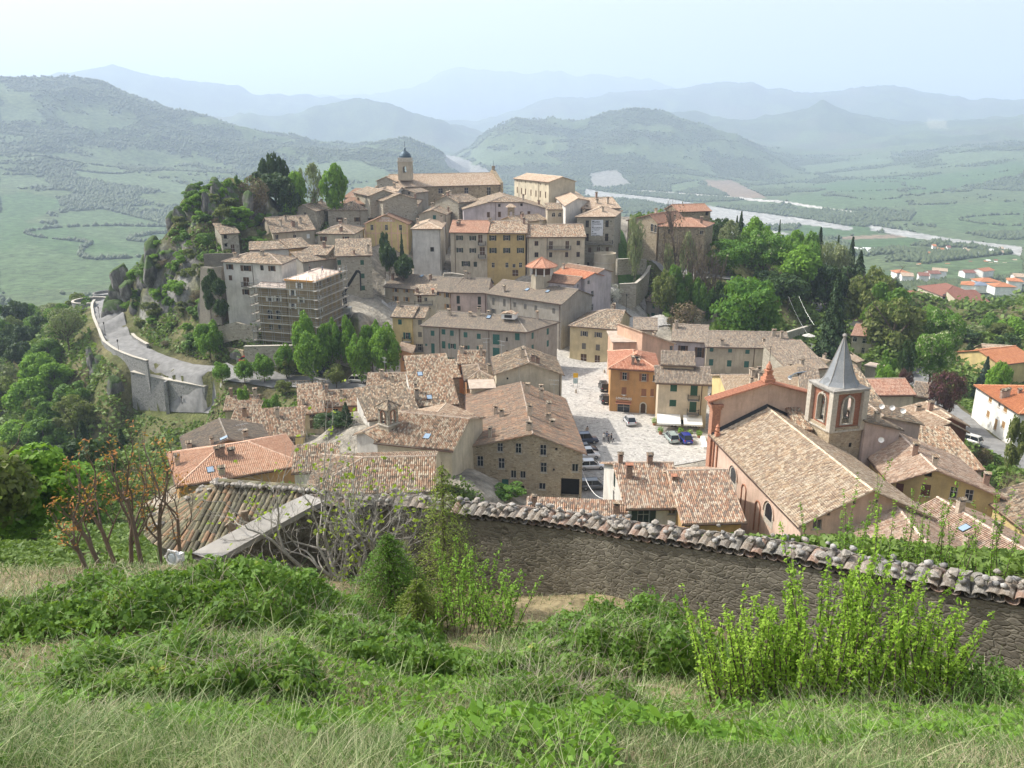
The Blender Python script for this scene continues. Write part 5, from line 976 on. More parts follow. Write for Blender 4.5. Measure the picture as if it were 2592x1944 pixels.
def limbs(rng,top,n,crooked=.15,r0=.055,twigs=0):
 m=MB();R_=random.Random(int(rng.integers(1e6)))
 m.tube([(0,0,-.08),(R_.uniform(-.03,.03),R_.uniform(-.03,.03),top*.45),(R_.uniform(-.06,.06),R_.uniform(-.06,.06),top*.9)],[r0,r0*.75,r0*.3],7)
 for i in range(n):
  a=i*2.4+R_.uniform(-.4,.4);z0=top*R_.uniform(.22,.6);e=R_.uniform(.5,.85);z1=min(.96,z0+R_.uniform(.2,.42))
  p=[(0,0,z0),(math.cos(a)*e*.4,math.sin(a)*e*.4,z0+(z1-z0)*.45),(math.cos(a)*e,math.sin(a)*e,z1)]
  m.tube(p,[r0*.45,r0*.3,r0*.08],5)
  for j in range(twigs):
   t=R_.uniform(.35,1);b=Vector(p[1]).lerp(Vector(p[2]),t);q=a+R_.uniform(-1.3,1.3);ln=R_.uniform(.12,.32)
   e2=b+Vector((math.cos(q)*ln,math.sin(q)*ln,R_.uniform(.05,.16)));m.tube([b,(b+e2)/2+Vector((0,0,.015)),e2],[.008,.006,.002],3)
   for _ in range(3):
    e3=e2+Vector((R_.uniform(-.13,.13),R_.uniform(-.13,.13),R_.uniform(.02,.09)));m.tube([e2.lerp(b,R_.uniform(0,.6)),e3],[.004,.0015],3)
 return m
PROTO={}
def proto(key,kind,mat,nl,ls,lobes=30,nlimb=5,twigs=0,r0=.055):
 for i in range(2 if kind!='bare' else 2):
  rng=np.random.default_rng(abs(sum(map(ord,key))*13+i))
  me=None
  if nl:
   C,Nn=crown_pts(kind if kind!='bare' else 'round',rng,nl,lobes);P=leaves(C,Nn,ls,rng).reshape(-1,4,3);P=((P-C[:,None])*(1.12,1.12,.55)+C[:,None]).reshape(-1,3)
   me=leafmesh('crown',P,mat)
  tm=limbs(rng,.8 if kind!='conif' else .97,nlimb if kind not in('conif','cypress')else 0,twigs=twigs,r0=r0)
  tme=bpy.data.meshes.new('trunk');tme.from_pydata(tm.v,[],tm.f);tme.materials.append(BARK)
  PROTO[(key,i)]=(me,tme)
proto('bright','round',LF['bright'],5200,.12,34);LF['lime2']=M_leaf('clipped lime leaves',(.07,.17,.02),(.16,.30,.035),trans=.38)
proto('tall','tall',LF['lime2'],5200,.11,40);proto('mid','round',LF['mid'],4600,.12,30)
proto('olive','round',LF['olive'],4200,.11,26,twigs=2);proto('pale','round',LF['pale'],2200,.09,20,7,4,.045);proto('dark','wide',LF['dark'],4200,.12,30)
proto('chest','round',LF['chest'],9000,.085,46);proto('conif','conif',LF['conif'],6000,.10);proto('blue','conif',LF['blue'],5000,.10);proto('cypress','cypress',LF['dark'],3000,.16)
proto('bare','bare',LF['brown'],500,.05,20,12,9,.05);proto('brown','shrub',LF['brown'],3200,.07,22,9,5,.03);proto('maroon','round',LF['maroon'],4500,.08,30,8,3)
proto('bush','shrub',LF['mid'],2600,.15,16,3,0,.03);proto('bushb','shrub',LF['bright'],2600,.14,16,3,0,.03);proto('busho','shrub',LF['olive'],2400,.14,14,3,0,.03);proto('blossom','round',BLOS,2600,.06,24,8,4)
TCOUNT=[0]
def tree(key,x,y,w_,h,zg=None,name='tree',label=None,cat='tree',group=None,sink=0):
 me,tme=PROTO[(key,TCOUNT[0]%2)];TCOUNT[0]+=1
 if zg is None:zg=h1(x,y)
 r=empty(name,(x,y,zg-sink),random.uniform(0,6.28),label,cat,group)
 for nm,m_ in(('trunk',tme),('crown',me)):
  if m_ is None:continue
  o=link(nm,m_,r);o.scale=(w_*.56,w_*.56,h*1.02)
 return r
def T(key,c,x,ytop,Y,wz,label,name='tree',minh=2,cat='tree',group=None,h=None):
 u,v=px(c,(x,ytop));top=aty(u,v,Y);k=CR[c][2]/2212.;wm=wz*k*Y/F/(CP-(v-CY)/F*SP)
 zg=h1(top.x,top.y);hh=h or max(minh,top.z-zg)
 if h:zg=top.z-h
 return tree(key,top.x,top.y,wm,hh,zg,name,label,cat,group)
lim=[(1180,880,169,260,'clipped bright green tree hiding the right foot of the scaffolding'),(1460,905,169,225,'second tall clipped tree right of the scaffolding'),(1670,915,169,170,'slimmest tall clipped tree, between two broad ones in the back row'),(1935,925,169,235,'back row clipped tree nearest the yellow house'),(1250,1100,163,330,'broadest front clipped tree by the fence, below the scaffolding'),(1800,1085,163,260,'front clipped tree left of the biggest one'),(2085,1005,163.5,310,'biggest clipped green tree, touching the little pink house'),(260,1420,165.5,185,'small round tree leftmost along the road edge'),(510,1400,164.5,200,'small round tree second along the road edge'),(725,1300,164.5,225,'third tree along the road edge, right of the two small ones'),(965,1215,167,205,'slender tree before the garden wall with the blue door'),(100,925,180,260,'tall round topped tree at the bend of the road below the cliff')]
for x,yt,Y,wz,lb in lim:T('tall','e',x,yt,Y,wz,lb,'lime_tree',group='clipped trees along the road',minh=5)
T('olive','e',985,1345,166,210,'loose yellowish tree between the clipped trees, by the fence','tree');T('olive','e',1540,1440,160,230,'low yellowish tree in front of the fence')
for x,yt,wz,lb in((735,-20,150,'leftmost dark cypress of the hilltop clump'),(825,-40,150,'middle dark cypress of the hilltop clump'),(900,-40,120,'tallest dark cypress of the hilltop clump'),(960,40,110,'short ragged cypress right of the tallest one')):T('dark','a',x,yt,243,wz,lb.replace('cypress','evergreen'),'evergreen_tree',group='evergreens on the rock')
T('dark','a',660,140,240,170,'dark bush left of the hilltop cypresses');T('dark','a',850,180,238,380,'broad ivy dark tree beneath the hilltop cypresses');T('brown','a',600,220,228,330,'bare grey brown thicket on the rock face','thicket')
T('bright','a',1090,190,240,240,'bright green tree between the dark mass and the bare tree on the hilltop');T('pale','a',1290,110,242,230,'half bare pale tree beside the big round green tree');T('pale','a',1120,110,250,120,'thin bare tree behind the hilltop greenery')
T('bright','a',1520,108,240,275,'big dense round green tree standing above the stone houses');T('dark','a',1000,300,236,260,'dark evergreen filling the garden under the hilltop trees');T('bushb','a',1040,500,234,160,'light green shrub beside the gabled stone house','shrub')
T('dark','b',118,1170,214,150,'dark rounded evergreen left of the theatre conifer');T('dark','b',180,1290,211,230,'dark bushy evergreen before the theatre');T('conif','b',362,1140,213,150,'thin conifer standing before the theatre','conifer');T('dark','b',385,1440,209,260,'dark round shrub left of the plain white house')
for x,yt,Y,wz,k in((740,620,226,170,'bush'),(560,770,216,140,'bushb'),(620,880,212,200,'bush'),(480,780,214,130,'bushb'),(900,610,232,300,'dark'),(760,640,228,200,'bush'),(690,900,210,140,'bushb'),(420,560,218,200,'bush'),(330,230,226,110,'bushb'),(230,260,226,90,'bushb'),(280,320,224,100,'bushb'),(440,180,228,60,'bush')):
 T(k,'a',x,yt,Y,wz,'green shrub on the rocky slope among the upper houses','shrub',group='shrubs on the rocky slope',cat='shrub',minh=1.5)
for k,x,yt,Y,wz,lb,nm in[('pale',275,290,212,190,'small leafy tree on the lawn before the arcaded church','tree'),('bare',745,150,214,360,'tall bare tree in front of the brown monastery','bare_tree'),('bare',960,420,208,250,'bare tree right of the tallest bare one','bare_tree'),('pale',845,550,212,200,'willowy pale green tree between the bare trees','tree'),('pale',640,600,214,120,'small pale bush at the monastery corner','tree'),('conif',1450,255,250,190,'dark pine tops poking over the park, left','conifer'),('conif',1400,300,256,120,'short dark fir beside the pine tops','conifer'),('conif',1880,358,262,130,'lone pointed fir above the park','conifer'),('dark',1230,330,246,210,'dark evergreen at the right corner of the monastery','tree'),('pale',1320,375,240,230,'grey green budding tree behind the park chestnuts','tree'),('bright',1640,350,246,300,'bright crown at the top middle of the park','tree'),('chest',1330,560,228,440,'broad chestnut at the left of the park','tree'),('chest',1720,470,236,440,'tall chestnut in the middle of the park','tree'),('bright',2050,490,250,270,'light green tree at the right of the park','tree'),('chest',2130,590,232,400,'chestnut at the right edge of the park','tree'),('mid',1500,480,246,260,'green tree between the two chestnuts','tree'),('mid',700,850,205,300,'olive bush above the lane wall, left','tree'),('olive',600,900,203,260,'leftmost dark olive shrub above the lane','tree'),('mid',900,950,206,260,'olive bush above the green shuttered cottage','tree'),('mid',1060,1060,205,200,'low green bush right of the cottage bushes','tree'),('bare',1080,650,214,260,'grey leafless thicket tree beside the park','bare_tree'),('bare',1180,700,210,220,'thin leafless tree at the edge of the park','bare_tree'),('bare',1000,680,206,160,'slim leafless sapling over the road','bare_tree'),('dark',1750,900,222,320,'dark shaded tree below the park','tree'),('dark',2000,800,232,300,'deep green tree right below the park','tree'),('bare',1850,830,226,260,'brown leafless tree in the wood below the park','bare_tree'),('dark',1250,1050,204,240,'dark hedge tree below the park road','tree')]:T(k,'d',x,yt,Y,wz,lb,nm,minh=3)
T('chest','d',1545,1000,183,660,'huge round chestnut with pale blossom candles above the plain beige block','chestnut_tree');T('brown','d',800,1290,190,430,'brown budding shrub hiding the corner of the chalet','thicket');T('blossom','g',890,95,205,210,'small tree in white blossom by the lane','blossom_tree')
for k,x,yt,Y,wz,lb,nm in[('conif',1062,1350,178,300,'tall dark cedar standing left of the spire','cedar'),('olive',1300,1295,222,300,'yellowish green tree at the right end of the wood','tree'),('mid',1370,1400,208,260,'green tree below the yellowish one by the road bend','tree'),('olive',1430,1485,196,340,'broad olive green tree right of the red roofed villa','tree'),('conif',950,1060,262,170,'dark pine on the skyline of the wood, left one','conifer'),('conif',1060,1110,258,110,'slender dark cypress on the skyline of the wood','conifer'),('conif',1150,1120,254,170,'ragged dark pine at the right shoulder of the wood','conifer'),('conif',1200,1200,248,190,'ragged dark pine lowest on the right shoulder','conifer'),('pale',980,1130,250,180,'grey budding tree among the dark pines','tree'),('pale',1080,1190,244,180,'second grey budding tree among the dark pines','tree'),('dark',1140,1300,240,220,'dark tree under the ragged pines','tree'),('mid',830,1090,244,220,'rounded green tree right of the pointed fir','tree'),('bright',800,1180,228,260,'light green tree crown in the middle of the wood','tree'),('dark',900,1250,232,260,'shaded tree crown low in the wood','tree'),('dark',1000,1300,226,220,'shaded tree crown behind the cedar','tree'),('dark',760,1330,212,260,'shaded brownish tree above the chestnut','tree')]:
 T(k,'x',x,yt,Y,wz,lb,nm,minh=3)
for k,x,yt,Y,wz,lb,nm in[('chest',1340,830,205,380,'chestnut beside the street, the taller of two','chestnut_tree'),('chest',1240,1060,172,420,'blossoming chestnut beside the street, nearest the spire','chestnut_tree'),('conif',1620,1170,190,330,'dark spreading pine behind the maroon tree','conifer'),('blue',1810,1350,168,280,'bluish pine before the orange roofed house','conifer'),('bright',1980,1430,160,240,'bright green tree left of the white apartment house','tree'),('maroon',1380,1500,142,360,'maroon leaved tree beside the street','maroon_tree'),('maroon',890,1480,160,170,'little maroon tree beside the street lamp','maroon_tree'),('bright',1130,860,215,140,'light green small tree above the street','tree'),('mid',1000,1000,200,160,'green tree over the upper street','tree'),('olive',1420,720,300,200,'olive tree beside the school pavilion','tree'),('mid',1760,740,330,180,'round tree on the school terrace, left','tree'),('mid',1880,760,325,160,'round tree on the school terrace, middle','tree'),('mid',1970,700,330,220,'round tree on the school terrace, right','tree'),('mid',2130,740,300,260,'green tree at the right edge below the school','tree'),('pale',1700,1000,230,300,'grey budding tree right of the street chestnuts','tree'),('mid',1600,950,245,200,'green tree behind the grey budding tree','tree'),('bright',2080,920,230,280,'bright tree in the meadow at the right edge','tree'),('dark',1560,1080,215,300,'dark shaded tree right of the street chestnuts','tree'),('dark',2050,1100,205,260,'dark shrubby tree behind the orange roof','tree'),('mid',1900,880,260,260,'green tree below the school terrace','tree'),('dark',930,1180,170,180,'dark shaded hedge tree along the upper street','tree'),('bush',700,1230,168,200,'green garden bush by the villa wall','shrub'),('bushb',690,1430,158,200,'yellow green hedge above the street','shrub')]:
 T(k,'n',x,yt,Y,wz,lb,nm,minh=3)
T('busho','o',2150,760,112,240,'olive tree at the right edge before the white apartment house');T('brown','o',1760,1050,118,200,'leafless grey shrub by the lower street','thicket');T('bush','o',1890,1230,112,260,'green garden bush by the lower street','shrub');T('bare','o',2060,1290,106,140,'small bare pollard tree by the lower street','bare_tree')
T('dark','i',1790,540,121,330,'dark pine in the garden before the cream house','pine');T('conif','i',1930,440,121,200,'pointed dark conifer right of the garden pine','conifer');T('bushb','i',960,280,152,110,'light shrub behind the small pale house','shrub');T('bush','i',1240,380,144,170,'grey green garden tree right of the small pale house','shrub')
T('olive','i',1340,230,158,160,'yellow green tree under the road fence');T('bush','k',630,1560,101,330,'grey green bush at the foot of the rough stone house','shrub')
rg=np.random.default_rng(5);pts=[]
keys=['mid','bright','olive','mid','dark','pale','mid','bright','conif','olive']
roadxy=np.array([(p.x,p.y)for p in ROAD]);tries=0
while len(pts)<165 and tries<9000:
 tries+=1
 y=rg.uniform(30,330);x=-rg.uniform(.30,.70)*y-rg.uniform(0,14)
 if y<95 and x>-.40*y-6:continue
 if x>np.interp(y,[30,80,120,160,185,230,262,330],[-20,-47,-58,-62,-100,-128,-138,-105]):continue
 if np.min(np.hypot(roadxy[:,0]-x,roadxy[:,1]-y))<9:continue
 if any((x-a)**2+(y-b)**2<(3.6+y*.008)**2 for a,b,_ in pts):continue
 if-95<x<-60 and 150<y<182:continue
 pts.append((x,y,0))
PX=np.array(pts);ZG=hgt(PX[:,0],PX[:,1])
for i,((x,y,_),zg)in enumerate(zip(pts,ZG)):
 k=keys[int(vn(np.array([x/22.]),np.array([y/22.]),4)[0]*9.99+rg.uniform(-1.2,1.2))%10];s_=rg.uniform(.75,1.25)*(0.62 if y<75 else 1)
 if k=='conif' and y<60:k='olive'
 tree(k,x,y,7.6*s_,8.5*s_*rg.uniform(.85,1.2)*(1.25 if k=='conif' else 1),zg,'conifer' if k=='conif' else 'tree',{'mid':'mid green tree in the wood on the steep left slope','bright':'fresh bright green tree in the wood on the steep left slope','olive':'olive toned tree in the wood on the steep left slope','dark':'dark ivy clad tree in the wood on the steep left slope','pale':'pale half bare tree in the wood on the steep left slope','conif':'dark conifer in the wood on the steep left slope'}[k],'tree','trees on the left slope')
P=[(-112,226),(-100,214),(-95,203),(-78,186),(-58,180),(-46,182),(-46,200),(-60,210),(-66,228),(-90,240)]
n=0;pts=[]
while n<110:
 x=rg.uniform(-116,-44);y=rg.uniform(178,244)
 if not inpoly(np.array([x]),np.array([y]),P)[0]or np.min(np.hypot(roadxy[:,0]-x,roadxy[:,1]-y))<7:continue
 n+=1;pts.append((x,y))
for(x,y),zg in zip(pts,hgt(np.array([p[0]for p in pts]),np.array([p[1]for p in pts]))):
 k=['bush','bushb','bushb','busho','brown','bush'][n%6];n+=1;s_=rg.uniform(.5,1.1)
 tree(k,x,y,4.2*s_,2.6*s_,zg,'shrub',{'bush':'green shrub on the craggy slope above the road','bushb':'light green shrub on the craggy slope above the road','busho':'olive shrub on the craggy slope above the road','brown':'brown bare shrub on the craggy slope above the road'}[k],'shrub','scrub on the crag')
n=0;pts=[]
while n<80:
 y=rg.uniform(215,470);x=rg.uniform(.22,.72)*y
 u,v=proj(x,y,h1(x,y));
 if not(1950<u<2750):continue
 if vn(np.array([x/40.]),np.array([y/40.]),9)[0]<.3:continue
 if any((x-a.cor[0].x)*(x-a.cor[1].x)<60 and-6<y-a.cor[0].y<32 for a in ALLB if a.cor[0].y>190):continue
 if any((x-a)**2+(y-b)**2<25 for a,b in pts):continue
 pts.append((x,y));n+=1
for(x,y),zg in zip(pts,hgt(np.array([p[0]for p in pts]),np.array([p[1]for p in pts]))):
 k=['mid','olive','bright','dark','pale'][int(rg.integers(5))];s_=rg.uniform(.7,1.15)
 tree(k,x,y,7.5*s_,6.8*s_,zg,'tree',{'mid':'mid green tree on the slope running down to the valley','bright':'bright green tree on the slope running down to the valley','olive':'olive toned tree on the slope running down to the valley','dark':'dark tree on the slope running down to the valley','pale':'pale budding tree on the slope running down to the valley'}[k],'tree','trees below the town on the right')
def woods():
 rg=np.random.default_rng(3);n=700000
 az=rg.uniform(-.72,.72,n);r=np.exp(rg.uniform(math.log(420),math.log(4300),n));x,y=r*np.sin(az),r*np.cos(az)
 zz=hgt(x,y);u,v=proj(x,y,zz);ok=(u>-250)&(u<2850)&(v<800)
 x,y,zz=x[ok],y[ok],zz[ok];c,wd=cover(x,y,zz);rr=np.hypot(x,y)
 hedge=np.abs(fbm(x/300,y/300,2,91)-.5)<.004
 keep=(rg.random(len(x))<np.clip(wd,0,1)*.95)|(hedge&(wd<.5)&(rr<3000)&(c[:,0]<.2))
 x,y,zz,rr=x[keep],y[keep],zz[keep],rr[keep]
 m=min(len(x),240000);sel=rg.permutation(len(x))[:m];x,y,zz,rr=x[sel],y[sel],zz[sel],rr[sel]
 iv=np.array([(1,0,0),(0,1,0),(-1,0,0),(0,-1,0),(0,0,1),(0,0,-.6)],float);fi=np.array([(0,1,4),(1,2,4),(2,3,4),(3,0,4),(1,0,5),(2,1,5),(3,2,5),(0,3,5)])
 s=(1.6+rg.random(m)**2*2.4)*(1+rr/9000)
 Vv=iv[None]*(1+rg.uniform(-.28,.28,(m,len(iv),1)))*(s[:,None,None]*np.array([1,1,1.05]));Vv=Vv+np.stack([x,y,zz+s*.45],-1)[:,None]
 Fv=(fi[None]+(np.arange(m)*len(iv))[:,None,None]).reshape(-1,3)
 o=link('woodland',npmesh('woodland',Vv.reshape(-1,3),Fv,WOODM));tag(o,'hazy green woodland covering the hills and valley beyond the town','woodland',kind='stuff')
WOODM=M_leaf('distant crowns',(.034,.056,.026),(.080,.105,.046),trans=.0,nsc=.02)
woods()
def undergrowth():
 rg=np.random.default_rng(8);n=900000
 az=rg.uniform(-.66,.66,n);r=np.exp(rg.uniform(math.log(26),math.log(420),n));x,y=r*np.sin(az),r*np.cos(az)
 ok=(rg.random(n)<np.clip((vn(x/5,y/5,14)-.2)*2.2,.12,1))&((r>40)|(rg.random(n)<.5));
 town=(y>96)&(y<300)&(x>np.interp(y,[96,150,185,205,300],[-48,-30,-52,-62,-30]))&(x<np.interp(y,[96,140,190,215,300],[62,70,40,34,40]));ok&=~town
 for Q,w_ in((ROAD,5.2),([Vector(p)for p in HR],4),([Vector(p)for p in ST],4),([Vector(p)for p in BN],4.4)):
  for a,b in zip(Q,Q[1:]):
   d=np.array((b.x-a.x,b.y-a.y));L2=(d**2).sum();t=np.clip(((x-a.x)*d[0]+(y-a.y)*d[1])/L2,0,1);ok&=np.hypot(x-a.x-t*d[0],y-a.y-t*d[1])>w_
 for b in ALLB:
  A_,B_,C_,D_=b.cor;c=(A_+C_)/2;e=(B_-A_).normalized();g=(D_-A_).normalized()
  lx=(x-c.x)*e.x+(y-c.y)*e.y;ly=(x-c.x)*g.x+(y-c.y)*g.y;ok&=~((abs(lx)<b.W/2+.7)&(abs(ly)<b.D/2+.7))
 P_=[(-118,236),(-112,224),(-100,214),(-92,205),(-80,200),(-72,196),(-62,206),(-56,222),(-60,240),(-90,250),(-118,246)];ok&=~(inpoly(x,y,P_)&(fbm(x/7,y/7,3,71)>.42)&(rg.random(n)<.93))
 x,y=x[ok],y[ok];sel=rg.permutation(len(x))[:400000];x,y=x[sel],y[sel];rr=np.hypot(x,y)
 z_=hgt(x,y);wl=np.clip((np.interp(y,[26,80,120,180,230,300],[-20,-46,-54,-88,-124,-100])-x)/6,0,1);wl=np.maximum(wl,(rr>200)&(x>40))*(rr>45)
 hb=np.clip((vn(x/6,y/6,15)-.35)*3,.1,1.8)*np.clip(rr/90,.35,1.2)*(1+1.6*wl)
 C=np.stack([x,y,z_+rg.random(len(x))*hb+.05],-1);Nn=rg.normal(size=C.shape)*.6;Nn[:,2]=1
 s=(.16+.0034*rr)*(1+.25*wl)
 Pq=leaves(C,Nn,1,rg);Pq=(Pq.reshape(-1,4,3)-C[:,None])*s[:,None,None]+C[:,None]
 o=link('undergrowth',leafmesh('undergrowth',Pq.reshape(-1,3),LF['under']));tag(o,'low green scrub and weeds covering the slopes between the trees','undergrowth',kind='stuff')
LF['under']=M_leaf('scrub leaves',(.05,.105,.02),(.15,.22,.05),trans=.25,nsc=.12)
undergrowth()
#landmark details
MT['trimred']=M_plain('red brick trim',(.38,.19,.12),.8,var=.25,sc=4)
def arch_panel(m,p0,d,n,x0,x1,z0,z1,ax0,ax1,az0,az1,mi=0,seg=12,off=0.0):
 """vertical panel with an arched opening"""
 at=lambda x,z:(p0.x+d.x*x+n.x*off,p0.y+d.y*x+n.y*off,z)
 r=(ax1-ax0)/2;zc=az1-r;cx=(ax0+ax1)/2
 m.face([at(x0,z0),at(ax0,z0),at(ax0,z1),at(x0,z1)],mi);m.face([at(ax1,z0),at(x1,z0),at(x1,z1),at(ax1,z1)],mi)
 if az0>z0:m.face([at(ax0,z0),at(ax1,z0),at(ax1,az0),at(ax0,az0)],mi)
 for j in range(seg):
  t0,t1=math.pi*j/seg,math.pi*(j+1)/seg
  a,b=(cx-r*math.cos(t0),zc+r*math.sin(t0)),(cx-r*math.cos(t1),zc+r*math.sin(t1))
  m.face([at(*a),at(*b),at(b[0],z1),at(a[0],z1)],mi)
def arch_jamb(m,p0,d,n,ax0,ax1,az0,az1,dep,mi=0,seg=12):
 at=lambda x,z,k:(p0.x+d.x*x+n.x*k,p0.y+d.y*x+n.y*k,z)
 r=(ax1-ax0)/2;zc=az1-r;cx=(ax0+ax1)/2
 pts=[(ax0,az0),(ax0,zc)]+[(cx-r*math.cos(math.pi*j/seg),zc+r*math.sin(math.pi*j/seg))for j in range(1,seg)]+[(ax1,zc),(ax1,az0)]
 for a,b in zip(pts,pts[1:]+pts[:1]):m.face([at(*a,0),at(*b,0),at(*b,dep),at(*a,dep)],mi)
def arch_trim(m,p0,d,n,ax0,ax1,az0,az1,w=.22,off=-.05,mi=0,seg=12):
 at=lambda x,z:Vector((p0.x+d.x*x+n.x*off,p0.y+d.y*x+n.y*off,z))
 r=(ax1-ax0)/2;zc=az1-r;cx=(ax0+ax1)/2
 pts=[(ax0,az0),(ax0,zc)]+[(cx-r*math.cos(math.pi*j/seg),zc+r*math.sin(math.pi*j/seg))for j in range(1,seg)]+[(ax1,zc),(ax1,az0)]
 for a,b in zip(pts,pts[1:]):m.bar(at(*a),at(*b),w,.14,mi)
def tower(name,label,C,half,rot,zb,zs,wallk,mats,arches,cat='bell tower',**k):
 """square shaft zb..zs[0], belfry zs[0]..zs[1]"""
 r=empty(name,(C.x,C.y,zb),0,label,cat);d=Vector((math.cos(rot),math.sin(rot),0));n=Vector((-d.y,d.x,0))
 cs=[C-d*half-n*half,C+d*half-n*half,C+d*half+n*half,C-d*half+n*half]
 return r,cs,d,n
cz=19.0;fc=atz(*px('m',(1520,300)),cz);lc=atz(*px('m',(1300,187)),cz);rc=atz(*px('m',(1880,267)),cz)
dd=(rc-fc).normalized();nn=Vector((-dd.y,dd.x,0));C=fc+(dd+nn)*2.75;hf=2.3
tw=empty('bell_tower',(C.x,C.y,1),0,'brick and stone bell tower with a tall grey eight sided spire beside the pink church','bell tower')
m=MB();Rm=Matrix(((dd.x,nn.x,0),(dd.y,nn.y,0),(0,0,1)))
m.box((C.x,C.y,7.0),(2*hf+.25,2*hf+.25,12.6),Rm);m.build('shaft',W['rubble'],tw)
zb0,zb1=12.9,18.1;mbr,mst,min_=MB(),MB(),MB()
for q in range(4):
 a=Matrix.Rotation(q*math.pi/2,3,'Z');d2=a@dd;n2=a@nn;p0=C-d2*hf-n2*hf
 arch_panel(mbr,p0,d2,n2,.35,2*hf-.35,zb0+.3,zb1-.25,hf-.75,hf+.75,zb0+.7,zb1-.75,off=.12)
 arch_panel(min_,p0,d2,n2,.3,2*hf-.3,zb0,zb1,hf-.75,hf+.75,zb0+.7,zb1-.75,off=.5)
 arch_jamb(mst,p0,d2,n2,hf-.75,hf+.75,zb0+.7,zb1-.75,.52)
 arch_trim(mst,p0,d2,n2,hf-.85,hf+.85,zb0+.7,zb1-.65,.24,.03)
 mst.box((p0.x,p0.y,(zb0+zb1)/2),(.8,.8,zb1-zb0),Rm)
 e=p0+d2*hf+n2*.1;R2=Matrix(((d2.x,n2.x,0),(d2.y,n2.y,0),(0,0,1)))
 mst.box((e.x,e.y,zb0+.15),(2*hf,.3,.3),R2);mst.box((e.x,e.y,zb1-.12),(2*hf,.3,.3),R2);mst.box((e.x-n2.x*.12,e.y-n2.y*.12,zb1-.65),(.3,.16,.35),R2)
mbr.build('brick_panel',W['brick'],tw);mst.build('stone_frame',MT['stonec'],tw);min_.build('inner_wall',W['stone'],tw)
m=MB();m.box((C.x,C.y,zb0-.05),(2*hf+.55,2*hf+.55,.22),Rm);m.box((C.x,C.y,zb0+.1),(2*hf-.2,2*hf-.2,.1),Rm);m.build('string_course',MT['stonec'],tw)
m=MB();m.box((C.x,C.y,zb1+.08),(2*hf+.7,2*hf+.7,.2),Rm);m.box((C.x,C.y,zb1+.28),(5.5,5.5,.16),Rm);m.box((C.x,C.y,zb1+.43),(5.1,5.1,.14),Rm,taper=.9);m.build('cornice',MT['conc'],tw)
m=MB();m.lathe((C.x,C.y,zb1+.5),[(2.55,0),(2.1,.55),(1.72,1.35),(0.1,6.1),(0,6.15)],8,rot=math.atan2(dd.y,dd.x)+math.pi/8);sp=m.build('spire',MT['lead'],tw)
m=MB()
for j in range(8):
 t_=math.atan2(dd.y,dd.x)+math.pi/8+j*math.pi/4;cc=lambda r_,z_:(C.x+r_*math.cos(t_),C.y+r_*math.sin(t_),zb1+.5+z_)
 m.tube([cc(2.56,0),cc(2.12,.55),cc(1.74,1.35),cc(.1,6.1)],.045,5)
m.lathe((C.x,C.y,zb1+6.55),[(0,0),(.22,.12),(.3,.3),(.2,.48),(0,.6)],10);m.build('spire_ribs',MT['conc'],sp)
m=MB();m.tube([(C.x,C.y,zb1+7),(C.x,C.y,zb1+8.3)],.05);m.bar((C.x-.35,C.y,zb1+7.9),(C.x+.35,C.y,zb1+7.9),.07);m.build('cross',MT['iron'],sp)
m=MB();m.lathe((C.x,C.y,zb0+2.2),[(.75,0),(.6,.2),(.48,.75),(.3,1.05),(0,1.1)],14);m.build('bell',MT['iron'],tw)
m=MB()
for x_,z_ in((.9,10.8),(-1.1,7.2)):e=C-nn*(hf+.14)+dd*x_;m.box((e.x,e.y,z_),(.35,.06,.55),Rm)
m.build('slit',MT['dark'],tw)
ch=CH2.root;A_,B_,C_,D_=CH2.cor;ex=(B_-A_).normalized();ey=(D_-A_).normalized()
Rc=Matrix(((ex.x,ey.x,0),(ex.y,ey.y,0),(0,0,1)))
f0=D_-ex*.35+ey*.2;wd=CH2.W+.7;pk=17.0;sh_=14.9
m=MB()
for dn,rev in((0,False),(.9,True)):
 o=f0+ey*dn;P=[(o.x,o.y,0),(o.x+ex.x*wd,o.y+ex.y*wd,0),(o.x+ex.x*wd,o.y+ex.y*wd,sh_),(o.x+ex.x*wd/2,o.y+ex.y*wd/2,pk),(o.x,o.y,sh_)]
 m.face(P if not rev else P[::-1])
for(xa,za),(xb,zb_)in(((0,0),(0,sh_)),((0,sh_),(wd/2,pk)),((wd/2,pk),(wd,sh_)),((wd,sh_),(wd,0))):
 a=f0+ex*xa;b=f0+ex*xb;m.face([(a.x,a.y,za),(b.x,b.y,zb_),(b.x+ey.x*.9,b.y+ey.y*.9,zb_),(a.x+ey.x*.9,a.y+ey.y*.9,za)])
fw=m.build('front_wall',W['peach'],ch)
m=MB()
def cope(x0,z0,x1,z1,rows=4):
 a=f0+ex*x0;b=f0+ex*x1
 for k in range(rows):
  o=ey*(-.35+k*1.6/(rows-1));Lr=math.hypot(x1-x0,z1-z0);ns=int(Lr/.45)
  for i in range(ns):
   p=(Vector((a.x,a.y,z0+.22))+o).lerp(Vector((b.x,b.y,z1+.22))+o,i/ns);q=(Vector((a.x,a.y,z0+.22))+o).lerp(Vector((b.x,b.y,z1+.22))+o,(i+1.06)/ns)
   m.tube([q,p],[.12,.17],6)
 for k,zo in((0,.05),):m.face([(a.x-ey.x*.55,a.y-ey.y*.55,z0+.12),(b.x-ey.x*.55,b.y-ey.y*.55,z1+.12),(b.x+ey.x*1.45,b.y+ey.y*1.45,z1+.12),(a.x+ey.x*1.45,a.y+ey.y*1.45,z0+.12)])
cope(-.9,sh_-.27,wd/2,pk,5);cope(wd+.9,sh_-.27,wd/2,pk,5);m.build('tile_coping',MT['terra'],fw)
